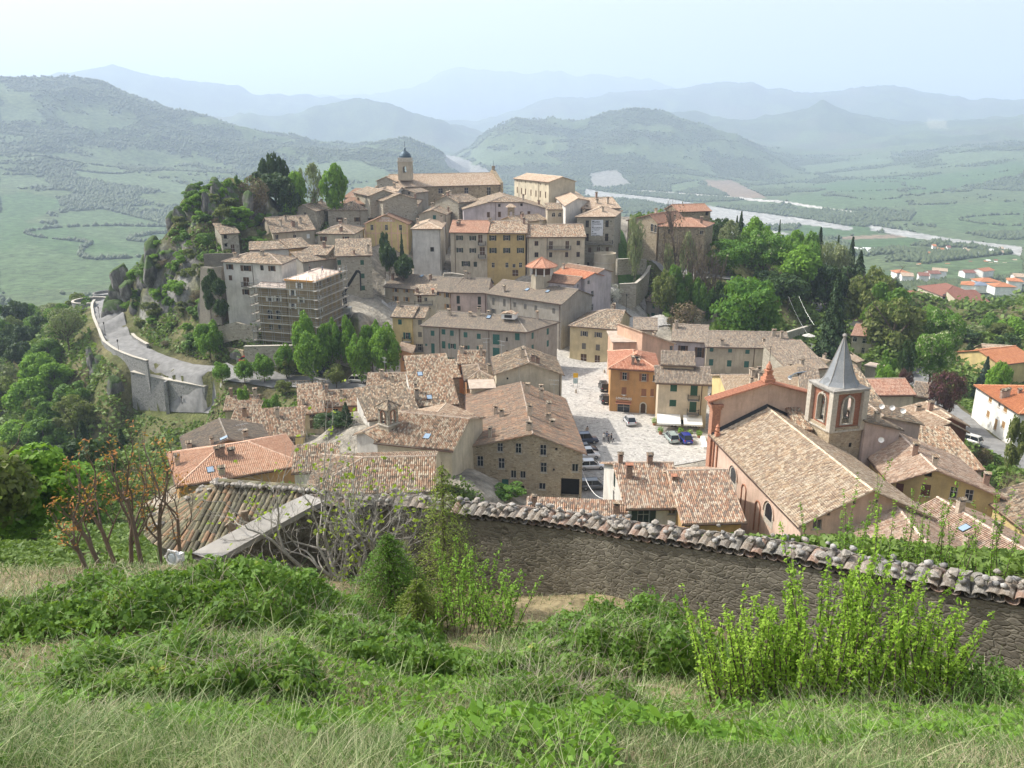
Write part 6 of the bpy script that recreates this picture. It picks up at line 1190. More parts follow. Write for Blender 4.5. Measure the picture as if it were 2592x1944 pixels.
for x_ in(-.1,wd-.9):
 m=MB();o=f0+ex*(x_+.5)+ey*.45
 m.box((o.x,o.y,sh_/2-.3),(1.15,1.25,sh_-.6),Rc);m.box((o.x,o.y,sh_-.75),(1.7,1.7,.45),Rc);m.box((o.x,o.y,sh_-1.15),(1.4,1.5,.3),Rc);m.build('pilaster',MT['trimred'],fw)
m=MB();o=D_+ex*.2;m.box((o.x-ex.x*.28,o.y-ex.y*.28,5),(.3,.9,9.8),Rc);o=o-ey*1.5;m.box((o.x-ex.x*.28,o.y-ex.y*.28,5),(.22,.35,9.8),Rc)
m.build('pilaster_strip',MT['trimred'],fw)
m=MB();o=f0+ex*wd/2+ey*.45;zt=pk+.25
for sz,h_ in((1.5,.5),(1.1,.4),(.8,.55),(1.0,.15)):m.box((o.x,o.y,zt+h_/2),(sz,sz,h_),Rc);zt+=h_
m.lathe((o.x,o.y,zt),[(0.28,0),(.45,.35),(.3,.75),(.12,.95),(.16,1.1),(0,1.25)],10);m.build('finial',MT['terra'],fw)
m=MB();m.tube([(o.x,o.y,zt+1.2),(o.x,o.y,zt+3.4)],.035);m.bar((o.x-.4,o.y,zt+2.8),(o.x+.4,o.y,zt+2.8),.05);m.build('cross',MT['iron'],fw)
m=MB();o=D_-ex*.1-ey*1.2;m.box((o.x,o.y,10.5),(.6,.6,.5),Rc);m.lathe((o.x,o.y,10.8),[(.18,0),(.34,.3),(.2,.65),(.28,.8),(0,1.2)],9);m.build('urn',MT['terra'],ch)
m=MB();pl=lambda x:10+min(x,CH2.W-x)*.487+.22
for x0,x1 in((-.5,CH2.W/2),(CH2.W/2,CH2.W+.5)):
 a,b=D_+ex*x0-ey*.25,D_+ex*x1-ey*.25;za,zb_=pl(x0),pl(x1)
 m.face([(a.x,a.y,za),(b.x,b.y,zb_),(b.x+ey.x*.4,b.y+ey.y*.4,zb_+.42),(a.x+ey.x*.4,a.y+ey.y*.4,za+.42)])
m.build('flashing',MT['iron'],fw)
for(wx,wy,ww_,hh_)in((575,1145,2.6,2.9),(905,1490,2.6,2.9)):
 p0,d,n=D_,-ey,ex;a,dy,dz=ray(*px('m',(wx,wy)));dv=Vector((a,dy,dz));t=(p0-Vector((0,0,HC))).dot(n)/dv.dot(n);q=dv*t+Vector((0,0,HC));xx=(q-p0).dot(d)
 z0_,z1_=q.z-hh_/2+.2,q.z+hh_/2+.2
 m=MB();r_=ww_/2;zc=z1_-r_
 pts=[(xx-r_,z0_)]+[(xx-r_*math.cos(math.pi*j/14),zc+r_*math.sin(math.pi*j/14))for j in range(15)]+[(xx+r_,z0_)]
 at3=lambda x,z,k:(p0.x+d.x*x+n.x*k,p0.y+d.y*x+n.y*k,z)
 lw=m;m.face([at3(x,z,-.02)for x,z in pts]);g_=m.build('window',MT['dark'],ch)
 m=MB();ins=[(xx+(x-xx)*.72,z0_+.75+(z-z0_)*.68)for x,z in pts]
 m.face([at3(x,z,-.035)for x,z in ins])
 m.build('pane',MT['glass'],g_)
 m=MB()
 for(a0,a1),(b0,b1)in zip(zip(pts,pts[1:]+pts[:1]),zip(ins,ins[1:]+ins[:1])):m.face([at3(*a0,-.03),at3(*a1,-.03),at3(*b1,-.028),at3(*b0,-.028)])
 m.build('splay',MT['stonec'],g_)
 m=MB();arch_trim(m,p0,d,n,xx-r_-.12,xx+r_+.12,zc-.3,z1_+.12,.2,-.06);m.build('arch_trim',W['peach'],g_)
for(wx,wy)in((670,1340),(800,1500)):
 m=MB();p0,d,n=D_,-ey,ex;a,dy,dz=ray(*px('m',(wx,wy)));dv=Vector((a,dy,dz));t=(p0-Vector((0,0,HC))).dot(n)/dv.dot(n);q=dv*t+Vector((0,0,HC));xx=(q-p0).dot(d)
 arch_trim(m,p0,d,n,xx-.7,xx+.7,q.z-2.2,q.z+2.0,.16,-.05);m.build('blind_arch',MT['trimred'],ch)
C=aty(*px('b',(425,330)),274);C.z=36;tw=empty('domed_belfry',(C.x,C.y,33),0,'small square belfry with a blue grey dome on the hilltop church','bell tower');hf=2.15;za=aty(*px('b',(425,330)),274).z-2;zt_=aty(*px('b',(425,160)),274).z
mst,mo=MB(),MB();d0,n0=Vector((1,0,0)),Vector((0,1,0))
for q in range(4):
 a=Matrix.Rotation(q*math.pi/2,3,'Z');d2=a@d0;n2=a@n0;p0=C-d2*hf-n2*hf
 arch_panel(mst,p0,d2,n2,0,2*hf,za,zt_,hf-.55,hf+.55,za+2.4,za+4.4);arch_jamb(mst,p0,d2,n2,hf-.55,hf+.55,za+2.4,za+4.4,.5);arch_trim(mo,p0,d2,n2,hf-.6,hf+.6,za+2.4,za+4.45,.14)
mst.build('belfry_wall',W['beige'],tw);mo.build('arch_trim',MT['stonec'],tw)
m=MB();m.box((C.x,C.y,zt_+.1),(2*hf+.5,2*hf+.5,.25));m.box((C.x,C.y,zt_+.7),(2*hf-.1,2*hf-.1,1.1));m.build('cornice',MT['stonec'],tw)
m=MB();m.lathe((C.x,C.y,zt_+1.25),[(2.0,0),(1.95,.5),(1.6,1.2),(.9,1.8),(.35,2.1),(.22,2.6),(.3,2.8),(0,3.2)],20);dm=m.build('dome',MT['domem'],tw,smooth=True)
m=MB();m.tube([(C.x,C.y,zt_+4.3),(C.x,C.y,zt_+6.2)],.05);m.build('spike',MT['iron'],dm)
m=MB();A_,B_,C_,D_=CHU.cor;ex=(B_-A_).normalized();ey=(D_-A_).normalized();o=B_-ex*.1;k=270/2098.
hr=CHU.ze+.45*CHU.D/2
for s_,r_ in((0,False),(.9,True)):
 q=o+ex*s_;P=[(q.x-ey.x*.6,q.y-ey.y*.6,25),(q.x+ey.x*(CHU.D+.6),q.y+ey.y*(CHU.D+.6),25),(q.x+ey.x*(CHU.D+.6),q.y+ey.y*(CHU.D+.6),CHU.ze+.6),(q.x+ey.x*CHU.D/2,q.y+ey.y*CHU.D/2,hr+1.4),(q.x-ey.x*.6,q.y-ey.y*.6,CHU.ze+.6)]
 m.face(P if r_ else P[::-1])
for s0,z0_,s1,z1_ in((-.6,25,-.6,CHU.ze+.6),(-.6,CHU.ze+.6,CHU.D/2,hr+1.4),(CHU.D/2,hr+1.4,CHU.D+.6,CHU.ze+.6)):
 a,b=o+ey*s0,o+ey*s1;m.face([(a.x,a.y,z0_),(b.x,b.y,z1_),(b.x+ex.x*.9,b.y+ex.y*.9,z1_),(a.x+ex.x*.9,a.y+ex.y*.9,z0_)])
q=o+ey*CHU.D/2+ex*.45;m.box((q.x,q.y,hr+1.7),(1,1.6,1.2));gw=m.build('gable_wall',W['stoneb'],CHU.root);m=MB();m.tube([(q.x,q.y,hr+2.2),(q.x,q.y,hr+4)],.05);m.build('cross',MT['iron'],gw)
C=aty(*px('j',(1030,950)),106);gz=atz(*px('j',(1030,1150)),0);zt_=aty(*px('j',(1030,795)),106).z;zm=aty(*px('j',(1030,980)),106).z;tw=empty('campanile',(C.x,C.y,zm-4),0,'small stone campanile with paired arches and a pyramid tile roof','bell tower')
rot=math.radians(38);d0=Vector((math.cos(-rot),math.sin(-rot),0));n0=Vector((-d0.y,d0.x,0));hf=.95;Rm=Matrix(((d0.x,n0.x,0),(d0.y,n0.y,0),(0,0,1)))
m=MB();m.box((C.x,C.y,zm-3),(2*hf+.05,2*hf+.05,6),Rm);m.build('shaft',W['beige'],tw)
m=MB();m2=MB()
for q in range(4):
 a=Matrix.Rotation(q*math.pi/2,3,'Z');d2=a@d0;n2=a@n0;p0=C-d2*hf-n2*hf
 arch_panel(m,p0,d2,n2,0,2*hf,zm,zt_,hf-.38,hf+.38,zm+.25,zt_-.35);arch_jamb(m,p0,d2,n2,hf-.38,hf+.38,zm+.25,zt_-.35,.3);arch_trim(m2,p0,d2,n2,hf-.42,hf+.42,zm+.25,zt_-.32,.1,-.02)
m.build('belfry',W['stone'],tw);m2.build('arch_trim',W['brick'],tw)
m=MB();m.box((C.x,C.y,zm),(2*hf+.3,2*hf+.3,.15),Rm);m.lathe((C.x,C.y,zm+.55),[(.3,0),(.2,.3),(.1,.45),(0,.5)],10);m.build('string_course',MT['stonec'],tw)
m=MB();hh=hf+.35
cs=[C+d0*sx*hh+n0*sy*hh for sx,sy in((-1,-1),(1,-1),(1,1),(-1,1))]
for i in range(4):
 p,q=cs[i],cs[(i+1)%4];ap=Vector((C.x,C.y,zt_+1.0));L0=(q-p).length;m.face([(p.x,p.y,zt_),(q.x,q.y,zt_),ap],0,[(0,0),(L0,0),(L0/2,1.6)])
 m.tube([(p.x,p.y,zt_+.05),ap],.09,5)
m.face([(p.x,p.y,zt_-.02)for p in cs][::-1]);rr_=m.build('roof',R['old'],tw)
m=MB();m.tube([(C.x,C.y,zt_+.9),(C.x,C.y,zt_+1.9)],.03);m.bar((C.x-.2,C.y,zt_+1.6),(C.x+.2,C.y,zt_+1.6),.04);m.build('cross',MT['iron'],rr_)
C=aty(*px('b',(1900,900)),232);zb_=aty(*px('b',(1900,985)),232).z-3;zt_=aty(*px('b',(1900,790)),232).z;tw=empty('turret',(C.x,C.y,zb_),0,'slim brown stone turret with a see-through window before the white convent','turret')
m=MB();hf=.95
for q in range(4):
 a=Matrix.Rotation(q*math.pi/2,3,'Z');d2=a@Vector((1,0,0));n2=a@Vector((0,1,0));p0=C-d2*hf-n2*hf;arch_panel(m,p0,d2,n2,0,2*hf,zb_,zt_,hf-.35,hf+.35,zt_-3,zt_-1.3);arch_jamb(m,p0,d2,n2,hf-.35,hf+.35,zt_-3,zt_-1.3,.3)
m.build('shaft',W['stoneb'],tw);m=MB();m.box((C.x,C.y,zt_+.3),(2.9,2.9,.8),taper=.25);m.build('roof',R['pale'],tw)
C=aty(*px('c',(1555,1300)),217);zt_=aty(*px('c',(1555,1240)),214).z;tw=empty('bastion',(C.x,C.y,10),0,'round plastered bastion bulging below the museum','bastion')
m=MB();m.lathe((C.x,C.y,0),[(4.6,6),(3.6,13),(2.95,zt_-3),(2.9,zt_),(2.6,zt_),(2.6,zt_-.7),(0,zt_-.7)],32);m.build('wall',W['beige'],tw,smooth=False)
m=MB();m.lathe((C.x,C.y,0),[(2.96,zt_-2.4),(3.05,zt_-2.3),(2.96,zt_-2.2)],32);m.build('string_course',MT['stonec'],tw)
C=aty(*px('c',(670,1400)),197);ze_=aty(*px('c',(670,1395)),197).z;zt_=ze_+2.0;tw=empty('gazebo',(C.x,C.y,ze_-8),0,'red tiled many sided lantern roof raised on posts above the middle row','gazebo')
m=MB();rr_=3.95
for j in range(8):
 a0,a1=j*math.pi/4+.2,(j+1)*math.pi/4+.2;p=(C.x+rr_*math.cos(a0),C.y+rr_*math.sin(a0),ze_);q=(C.x+rr_*math.cos(a1),C.y+rr_*math.sin(a1),ze_);m.face([p,q,(C.x,C.y,zt_)],0,[(0,0),(3,0),(1.5,4.2)])
 m.face([p,(p[0],p[1],ze_-.2),(q[0],q[1],ze_-.2),q]);m.tube([p,(C.x,C.y,zt_+.05)],.11,5)
m.face([(C.x+rr_*math.cos(j*math.pi/4+.2),C.y+rr_*math.sin(j*math.pi/4+.2),ze_-.2)for j in range(8)][::-1]);m.build('roof',R['pale2']if 0 else R['red3'],tw)
m=MB();m.lathe((C.x,C.y,ze_-8),[(2.6,0),(2.6,6.0),(2.6,6.1)],8,rot=.2);m.build('wall',W['beige'],tw)
for j in range(8):
 a0=j*math.pi/4+.2;m=MB();m.box((C.x+2.6*math.cos(a0),C.y+2.6*math.sin(a0),ze_-1.1),(.3,.3,2.2));m.build('post',MT['whitep'],tw)
m=MB();m.lathe((C.x,C.y,ze_-2),[(2.2,0),(2.2,1.8)],8,rot=.2);m.build('window_band',MT['wood'],tw)
def scaffold():
 A_,B_,C_,D_=SCF.cor;A2=SCF2.cor[0]
 ex=(B_-A_).normalized();ey=(C_-B_).normalized();r=empty('scaffolding',(A2.x,A2.y,SCF.zb),0,'grey tube scaffolding with plank decks wrapped round the ochre building','scaffolding')
 L0=[(A2-ex*1.3-ey*1.3),(B_+ex*1.2-ey*1.2)];L1=[L0[1],C_+ex*1.2+ey*1]
 ex2=(L0[1]-L0[0]).normalized()
 z0_=SCF.zb-1;mdeck=0
 runs=[(L0[0],L0[1],17.4),(L1[0],L1[1],20.9),(L0[0]+ey*7,L0[0],17.6)]
 for p,q,top in runs:
  ln=(q-p).length;d=(q-p).normalized();n=Vector((-d.y,d.x,0));k=max(2,int(ln/2.1))
  for i in range(k+1):
   m=MB()
   for off in(0,.8):
    e=p+d*(ln*i/k)+n*off;tt=top+(3.0 if(i/k>.48 and p is L0[0])else(1.0 if p is not L1[0]else 0));m.tube([(e.x,e.y,z0_),(e.x,e.y,tt)],.045,5)
   m.build('standard',MT['steel'],r)
  for lv in range(8):
   z_=SCF.zb+.3+lv*1.95+.2
   if z_>top+1.2:break
   m=MB();mid=(p+q)/2+n*.4;Rm=Matrix(((d.x,n.x,0),(d.y,n.y,0),(0,0,1)))
   m.box((mid.x,mid.y,z_),(ln+.9,.85,.07),Rm);e=(p+q)/2-n*.04;m.box((e.x,e.y,z_+.12),(ln+.9,.04,.2),Rm);m.build('deck',MT['plank'],r)
   m=MB()
   for zz in(.55,1.05):m.bar((p.x,p.y,z_+zz),(q.x,q.y,z_+zz),.045)
   m.build('rail',MT['steel'],r)
 m=MB();e=(SCF.cor[0]+SCF.cor[1])/2;
 for(p,q)in((SCF.cor[0]-ey*.55,B_-ey*.55+ex*.5),(B_+ex*.55-ey*.5,C_+ex*.55)):m.bar((p.x,p.y,SCF.ze+.1),(q.x,q.y,SCF.ze+.1),.06,.35)
 m.build('eaves_board',MT['orangep'],r)
scaffold()
def wall_strip(name,label,pts,th,mat,cap=None,cat='wall',capn='coping',merl=False,lean=0):
 """pts: (x, y, zbottom, ztop)"""
 c=pts[len(pts)//2];r=empty(name,(c[0],c[1],c[2]),0,label,cat);m=MB();mc=MB();n=len(pts);S=[]
 for i in range(n):
  a,b=pts[max(i-1,0)],pts[min(i+1,n-1)];d=Vector((b[0]-a[0],b[1]-a[1],0)).normalized();S.append(Vector((-d.y,d.x,0))*th/2)
 for i in range(n-1):
  p,q,s0,s1=pts[i],pts[i+1],S[i],S[i+1]
  a0,a1,b0,b1=[(p[0]+k*s0.x,p[1]+k*s0.y)for k in(-1,1)]+[(q[0]+k*s1.x,q[1]+k*s1.y)for k in(-1,1)]
  e0=(a0[0]-s0.x*lean,a0[1]-s0.y*lean);e1=(b0[0]-s1.x*lean,b0[1]-s1.y*lean)
  m.face([(*e0,p[2]),(*e1,q[2]),(*b0,q[3]),(*a0,p[3])]);m.face([(*b1,q[2]),(*a1,p[2]),(*a1,p[3]),(*b1,q[3])]);m.face([(*a0,p[3]),(*b0,q[3]),(*b1,q[3]),(*a1,p[3])])
  if i==0:m.face([(*a1,p[2]),(*e0,p[2]),(*a0,p[3]),(*a1,p[3])])
  if i==n-2:m.face([(*e1,q[2]),(*b1,q[2]),(*b1,q[3]),(*b0,q[3])])
  if cap:
   k=1+.12/th*2;f=lambda P_,s_,g:(P_[0]+g*k*s_.x,P_[1]+g*k*s_.y)
   A0,A1,B0,B1=f(p,s0,-1),f(p,s0,1),f(q,s1,-1),f(q,s1,1)
   for z_,rev in((.004,1),(.14,0)):
    P_=[(*A0,p[3]+z_),(*B0,q[3]+z_),(*B1,q[3]+z_),(*A1,p[3]+z_)];mc.face(P_[::-1]if rev else P_)
   for U,V_ in((A0,B0),(B1,A1)):mc.face([(*U,(p if U is A0 else q)[3]+.004),(*V_,(q if U is A0 else p)[3]+.004),(*V_,(q if U is A0 else p)[3]+.14),(*U,(p if U is A0 else q)[3]+.14)])
 m.build('masonry',mat,r)
 if cap:mc.build(capn,cap,r)
 return r
def side(pts,off):
 out=[]
 for i in range(len(pts)):
  d=pts[min(i+1,len(pts)-1)]-pts[max(i-1,0)];d=Vector((d.x,d.y,0)).normalized();out.append(pts[i]+Vector((-d.y,d.x,0))*off)
 return out
so_=side(RQ,-3.35);hz_=hgt(np.array([p.x for p in so_]),np.array([p.y for p in so_]))
i1=int(len(so_)*.62)
wall_strip('road_parapet','long low parapet wall with pale coping along the outer edge of the road',[(p.x,p.y,z_-5,max(z_*0+.95,.9))for p,z_ in list(zip(so_,hz_))[4:i1:3]],.45,W['retain'],MT['stonec'])
si_=side(RQ,3.5);a0_,a1_=int(len(si_)*.42),int(len(si_)*.55)
wall_strip('roadside_wall','short low grey wall on the inner side of the road bend',[(p.x,p.y,-1,1.3)for p in si_[a0_:a1_:3]],.5,W['retain'],MT['stonec'])
rt=[((335,940),181),((380,950),179),((423,960),177),((470,968),174.5),((522,978),172)]
P_=[aty(*a,b)for a,b in rt];wall_strip('retaining_wall','huge pale grey stone retaining wall below the road',[(p.x,p.y,p.z-11,p.z)for p in P_],1.0,W['retain'],MT['stonec'],lean=2)
m=MB();q=P_[2];m.box((q.x+.2,q.y-1.3,q.z-6.5),(1.0,2.2,13),None,taper=.55);tag(m.build('buttress',W['retain'],org=(q.x,q.y,q.z-13)),'narrow buttress standing against the huge grey retaining wall','buttress')
C=aty(*px('q',(850,590)),262);tw=empty('lookout_turret',(C.x,C.y,C.z-12),0,'round stone turret terrace on the outer side of the far road end','turret');m=MB()
m.lathe((C.x,C.y,0),[(6.0,C.z-16),(5.6,C.z),(5.1,C.z),(5.1,C.z-1.1),(0,C.z-1.1)],36);m.build('masonry',W['retain'],tw)
m=MB();m.lathe((C.x,C.y,0),[(5.75,C.z+.003),(5.75,C.z+.16),(4.98,C.z+.16),(4.98,C.z+.003)],36);m.build('coping',MT['stonec'],tw)
C=aty(*px('q',(1000,515)),285);tw=empty('lookout_turret',(C.x,C.y,C.z-6),0,'smaller half hidden round terrace behind the far road end','turret');m=MB();m.lathe((C.x,C.y,0),[(5,C.z-10),(4.6,C.z),(4.2,C.z),(4.2,C.z-.9),(0,C.z-.9)],28);m.build('masonry',W['retain'],tw)
def pxwall(name,label,L_,th,mat,h,cap=None,**k):
 P=[aty(*px(c,p),Y)for c,p,Y in L_];return wall_strip(name,label,[(p.x,p.y,p.z-h,p.z)for p in P],th,mat,cap,**k)
pxwall('garden_wall','tall stone terrace wall under the scaffolded building, with a blue door',[('e',(525,1225),172),('e',(1060,1215),170),('e',(1600,1225),172),('e',(1950,1240),172)],.6,W['stone'],6.5,MT['stonec'])
pxwall('garden_wall','ivy grown stone wall left of the blue door wall',[('e',(-60,1180),190),('e',(240,1215),184),('e',(525,1270),176)],.6,W['stoneb'],6)
pxwall('garden_wall','ruined low stone wall beneath the white cliff house',[('e',(240,1000),182),('e',(430,950),180),('e',(560,985),179),('e',(670,1000),178)],.6,W['stone'],4)
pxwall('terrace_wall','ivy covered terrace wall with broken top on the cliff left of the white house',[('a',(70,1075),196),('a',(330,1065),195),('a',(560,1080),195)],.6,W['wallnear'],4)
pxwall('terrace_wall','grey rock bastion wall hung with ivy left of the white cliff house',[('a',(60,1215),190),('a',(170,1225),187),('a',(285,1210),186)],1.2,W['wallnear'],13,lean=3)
pxwall('terrace_wall','upper stone wall round the lawn beside the museum',[('c',(1720,1310),212),('c',(1900,1300),215),('c',(2100,1310),219),('c',(2125,1330),226)],.6,W['stone'],4,MT['stonec'])
pxwall('lane_wall','lower stone wall following the cobbled lane below the museum',[('d',(80,1060),206),('d',(260,1050),205),('d',(330,990),212),('d',(390,920),220),('d',(430,820),232)],.6,W['stone'],6,MT['stonec'])
pxwall('terrace_wall','low stone wall edging the upper terrace above the middle row roofs',[('f',(760,232),208),('f',(860,230),209),('f',(1000,250),208)],.5,W['stone'],2.5,MT['stonec'])
pxwall('street_wall','long curved pale wall below the wooded road, left of the spire',[('h',(800,420),192),('h',(960,370),200),('h',(1130,320),208)],.5,W['stone'],3.5,MT['stonec'])
def text(body,name,size,p,d,up,mat,parent,ext=.02,align='CENTER',bold=0,sp=1):
 c=bpy.data.curves.new(name,'FONT');c.body=body;c.size=size;c.extrude=ext;c.align_x=align;c.offset=bold;c.space_character=sp
 t=bpy.data.objects.new(name,c);COL.objects.link(t);bpy.context.view_layer.update()
 me=bpy.data.meshes.new_from_object(t.evaluated_get(bpy.context.evaluated_depsgraph_get()));bpy.data.objects.remove(t)
 nrm=d.cross(up);Mx=Matrix((d,up,nrm)).transposed().to_4x4();me.transform(Mx);me.materials.clear();me.materials.append(mat)
 off=Vector((0,0,0));q=parent
 while q is not None:off+=Vector(q.location);q=q.parent
 return link(name,me,parent,Vector(p)-off)
def on_face(b,k,c,p,out=.1):
 p0,p1,d,n=b.lines[k];a,dy,dz=ray(*px(c,p));dv=Vector((a,dy,dz));t=(p0-n*out-Vector((0,0,HC))).dot(n)/dv.dot(n);return dv*t+Vector((0,0,HC)),d,n
UP=Vector((0,0,1));INK=M_plain('dark lettering',(.05,.05,.06),.7);LIT=M_plain('pale lettering',(.72,.70,.64),.6)
q,d,n=on_face(MUS,'F','c',(1446,868),.15);Rm=Matrix(((d.x,n.x,0),(d.y,n.y,0),(0,0,1)));m=MB();m.box(q,(3.15,.05,4.15),Rm);bn=m.build('banner',MT['cloth'],MUS.root)
for s_,z_,sz in(('Museo',1.5,.78),('Diocesano',.98,.58),('del',.52,.36),('Montefeltro',-.02,.56),('"A. Bergamaschi"',-.48,.3),('Pennabilli',-1.5,.33),('Piazza S. Agostino',-1.9,.3)):
 text(s_,'lettering',sz,q-n*.05-d*1.4+UP*(z_-.1),d,UP,INK,bn,.004,'LEFT',.008)
m=MB();m.box(q-n*.04-d*1.2+UP*-.95,(.26,.02,.26),Rm);m.build('emblem',INK,bn)
q,d,n=on_face(LG,'F','g',(1012,1378),.2);Rm=Matrix(((d.x,n.x,0),(d.y,n.y,0),(0,0,1)))
text('LONGINES','lettering',.58,q,d,UP,LIT,LG.root,.03,'CENTER',.015,1.05)
m=MB();o=q-UP*.42;m.box(o-n*.05,(2.8,.5,.38),Rm);m.box(o-UP*.22-n*.35,(2.9,.9,.06),Rm);m.build('shop_canopy',MT['wood2'],LG.root)
m=MB();o=q+UP*.85;m.face([o-d*.35+n*.02,o+UP*-.2+n*.02,o+d*.35+n*.02,o+UP*.06+n*.02]);m.build('wing_emblem',LIT,LG.root)
q,d,n=on_face(TH,'F','b',(143,962),.06)
m=MB();Rm=Matrix(((d.x,n.x,0),(d.y,n.y,0),(0,0,1)))
P=[q+d*x+UP*z_ for x,z_ in((-2.7,-.85),(2.7,-.85),(2.3,-.1),(.9,.55),(0,.72),(-.9,.55),(-2.3,-.1))];m.face(P);m.face([p+n*.04 for p in P][::-1]);sg=m.build('sign_panel',W['salmon'],TH.root)
text('TEATRO','lettering',.62,q-n*.05+UP*-.02,d,UP,LIT,sg,.01,'CENTER',.012);text('VITTORIA','lettering',.72,q-n*.05+UP*-.72,d,UP,LIT,sg,.01,'CENTER',.012,1.15)
m=MB();p0,p1,d,n=TH.lines['F'];Lw=(p1-p0).length
for x_ in(.25,2.9,4.6,7.2,8.9,Lw-.25):o=p0+d*x_-n*.05;m.box((o.x,o.y,TH.ze-3.3),(.32,.1,7),Rm)
o=p0+d*Lw/2-n*.05;m.box((o.x,o.y,TH.ze-2.4),(Lw,.11,.28),Rm);m.build('painted_trim',W['salmon'],TH.root)
q,d,n=on_face(BAR,'F','l',(985,440),.1);Rm=Matrix(((d.x,n.x,0),(d.y,n.y,0),(0,0,1)))
for s_,wd_ in((-2.05,4.0),(2.05,3.2)):
 m=MB();o=q+d*s_;a,b=o-d*wd_/2,o+d*wd_/2;e=-n*2.3-UP*.95
 m.face([a,b,b+e,a+e]);m.face([a-UP*.05,a+e-UP*.05,b+e-UP*.05,b-UP*.05]);k=14
 for i in range(k):
  u0,u1=i/k,(i+1)/k;A0,B0=(a+e).lerp(b+e,u0),(a+e).lerp(b+e,u1);m.face([A0,B0,B0-UP*(.28+.07*(i%2)),A0-UP*(.28+.07*((i+1)%2))])
 m.build('awning',MT['whitep'],BAR.root)
o=q-UP*2.6-n*1.4;m=MB();m.box((o.x,o.y,.12),(8.4,2.8,.24),Rm);m.build('step',MT['conc'],BAR.root)
def M_rock():
 m,t,p,o=_nt('limestone crag');g=N(t,'ShaderNodeNewGeometry');mp=N(t,'ShaderNodeMapping');mp.inputs['Scale'].default_value=(1,1,.35);L(t,g.outputs['Position'],mp.inputs[0])
 n1=noise(t,.5,7,.75,mp.outputs[0]);n2=noise(t,.16,4,.6,g.outputs['Position'])
 c=ramp(t,n1.outputs[0],[(.34,(.035,.033,.028)),(.5,(.15,.14,.125)),(.68,(.34,.33,.30))]).outputs[0]
 sp=N(t,'ShaderNodeSeparateXYZ');L(t,g.outputs['Normal'],sp.inputs[0])
 ad=N(t,'ShaderNodeMath',operation='MULTIPLY_ADD');L(t,n2.outputs[0],ad.inputs[0]);ad.inputs[1].default_value=.9;L(t,sp.outputs[2],ad.inputs[2])
 c=mixc(t,ramp(t,ad.outputs[0],[(.62,(0,0,0)),(.82,(1,1,1))]).outputs[0],c,(.07,.115,.028));L(t,c,p.inputs['Base Color']);p.inputs['Roughness'].default_value=.95;L(t,bump(t,n1.outputs[0],1.2,.9),p.inputs['Normal']);return m
def crag():
 rg=np.random.default_rng(12);bm=bmesh.new();bmesh.ops.create_icosphere(bm,subdivisions=4,radius=1);iv=np.array([v.co[:]for v in bm.verts]);fi=np.array([[v.index for v in f.verts]for f in bm.faces]);bm.free();V_,F_,k=[],[],0
 spots=[(484,500,222,5,9),(505,492,222,5,8),(530,490,223,4,7),(555,480,225,4,6),(580,475,226,4,6),(470,540,219,5,9),(450,580,217,6,9),(445,610,216,5,8),(500,560,215,4,8),(575,560,212,3,7),(590,520,216,3.5,7),(430,640,214,5,7),(400,650,213,5,8),(380,690,214,5,7),(410,720,208,4,6),(350,680,219,5,7),(320,710,225,6,9),(300,740,230,5,9),(318,760,226,4,7),(345,735,217,4,7),(460,670,209,3.5,7),(440,700,208,3,6),(610,470,230,4,4),(545,520,217,3,6),(520,720,192,3,7),(535,780,188,3,8),(550,830,184,3,7),(260,1010,182,3,7),(240,960,185,3.5,8),(300,1020,181,3,8),(230,900,190,3,7),(620,900,176,3,3)]
 for u,v,Y,rx,rz in spots:
  q=aty(u,v,Y);
  for j in range(6):
   c=np.array(q)+rg.normal(size=3)*(rx*.5,rx*.35,rz*.32)+(0,1.5,-rz*.62);s=np.array((rx*rg.uniform(.3,.6),rx*rg.uniform(.3,.55),rz*rg.uniform(.25,.5)));u_=iv.copy()
   for _ in range(16):
    a_=rg.normal(size=3)*(1,1,.45);a_/=np.linalg.norm(a_);of=rg.uniform(.5,.8);dt=u_@a_;u_*=np.where(dt>of,of/np.maximum(dt,.01),1)[:,None]
   P=u_*s*1.25+c
   d=(fbm(P[:,0]/2.6+P[:,2]*.12,P[:,2]/5+P[:,1]/4,5,int(j),True)-.55)*.55*min(rx,4)/2;P=P+iv*d[:,None]
   q_=1.3;P=np.where(rg.random()<2,P,P);V_.append(P);F_.append(fi+k);k+=len(iv)
 o=link('cliff',npmesh('cliff',np.concatenate(V_),np.concatenate(F_),M_rock()));tag(o,kind='structure')
crag()
rg_=random.Random(9)
for i,(u,v,Y)in enumerate([(484,492,222),(520,486,224),(560,474,226),(600,466,229),(470,520,219),(455,560,217),(448,600,216),(500,540,215),(560,530,213),(590,560,212),(420,640,213),(400,665,212),(370,690,213),(340,690,218),(315,712,224),(335,740,215),(440,670,208),(480,640,206),(520,600,208),(450,720,202),(500,680,202),(540,640,204),(400,740,206),(380,780,205),(430,760,203),(640,500,232),(620,560,218),(470,590,214),(500,500,220),(540,500,221)]):
 q=aty(u,v,Y);s_=rg_.uniform(.7,1.3);tree(['bush','bushb','busho'][i%3],q.x,q.y,4.5*s_,3.2*s_,q.z-2.2*s_,'shrub','green shrub rooted in the crag above the road','shrub','shrubs in the rock faces')
for x,yt,Y,wz in((150,1250,181,110),(220,1330,179,150),(120,1480,182,120),(250,1560,178,150),(90,1340,184,100)):T('dark','a',x,yt,Y,wz,'dark ivy clump hanging on the rock under the white cliff house','ivy_clump',group='ivy clumps under the white house',cat='ivy',h=6)
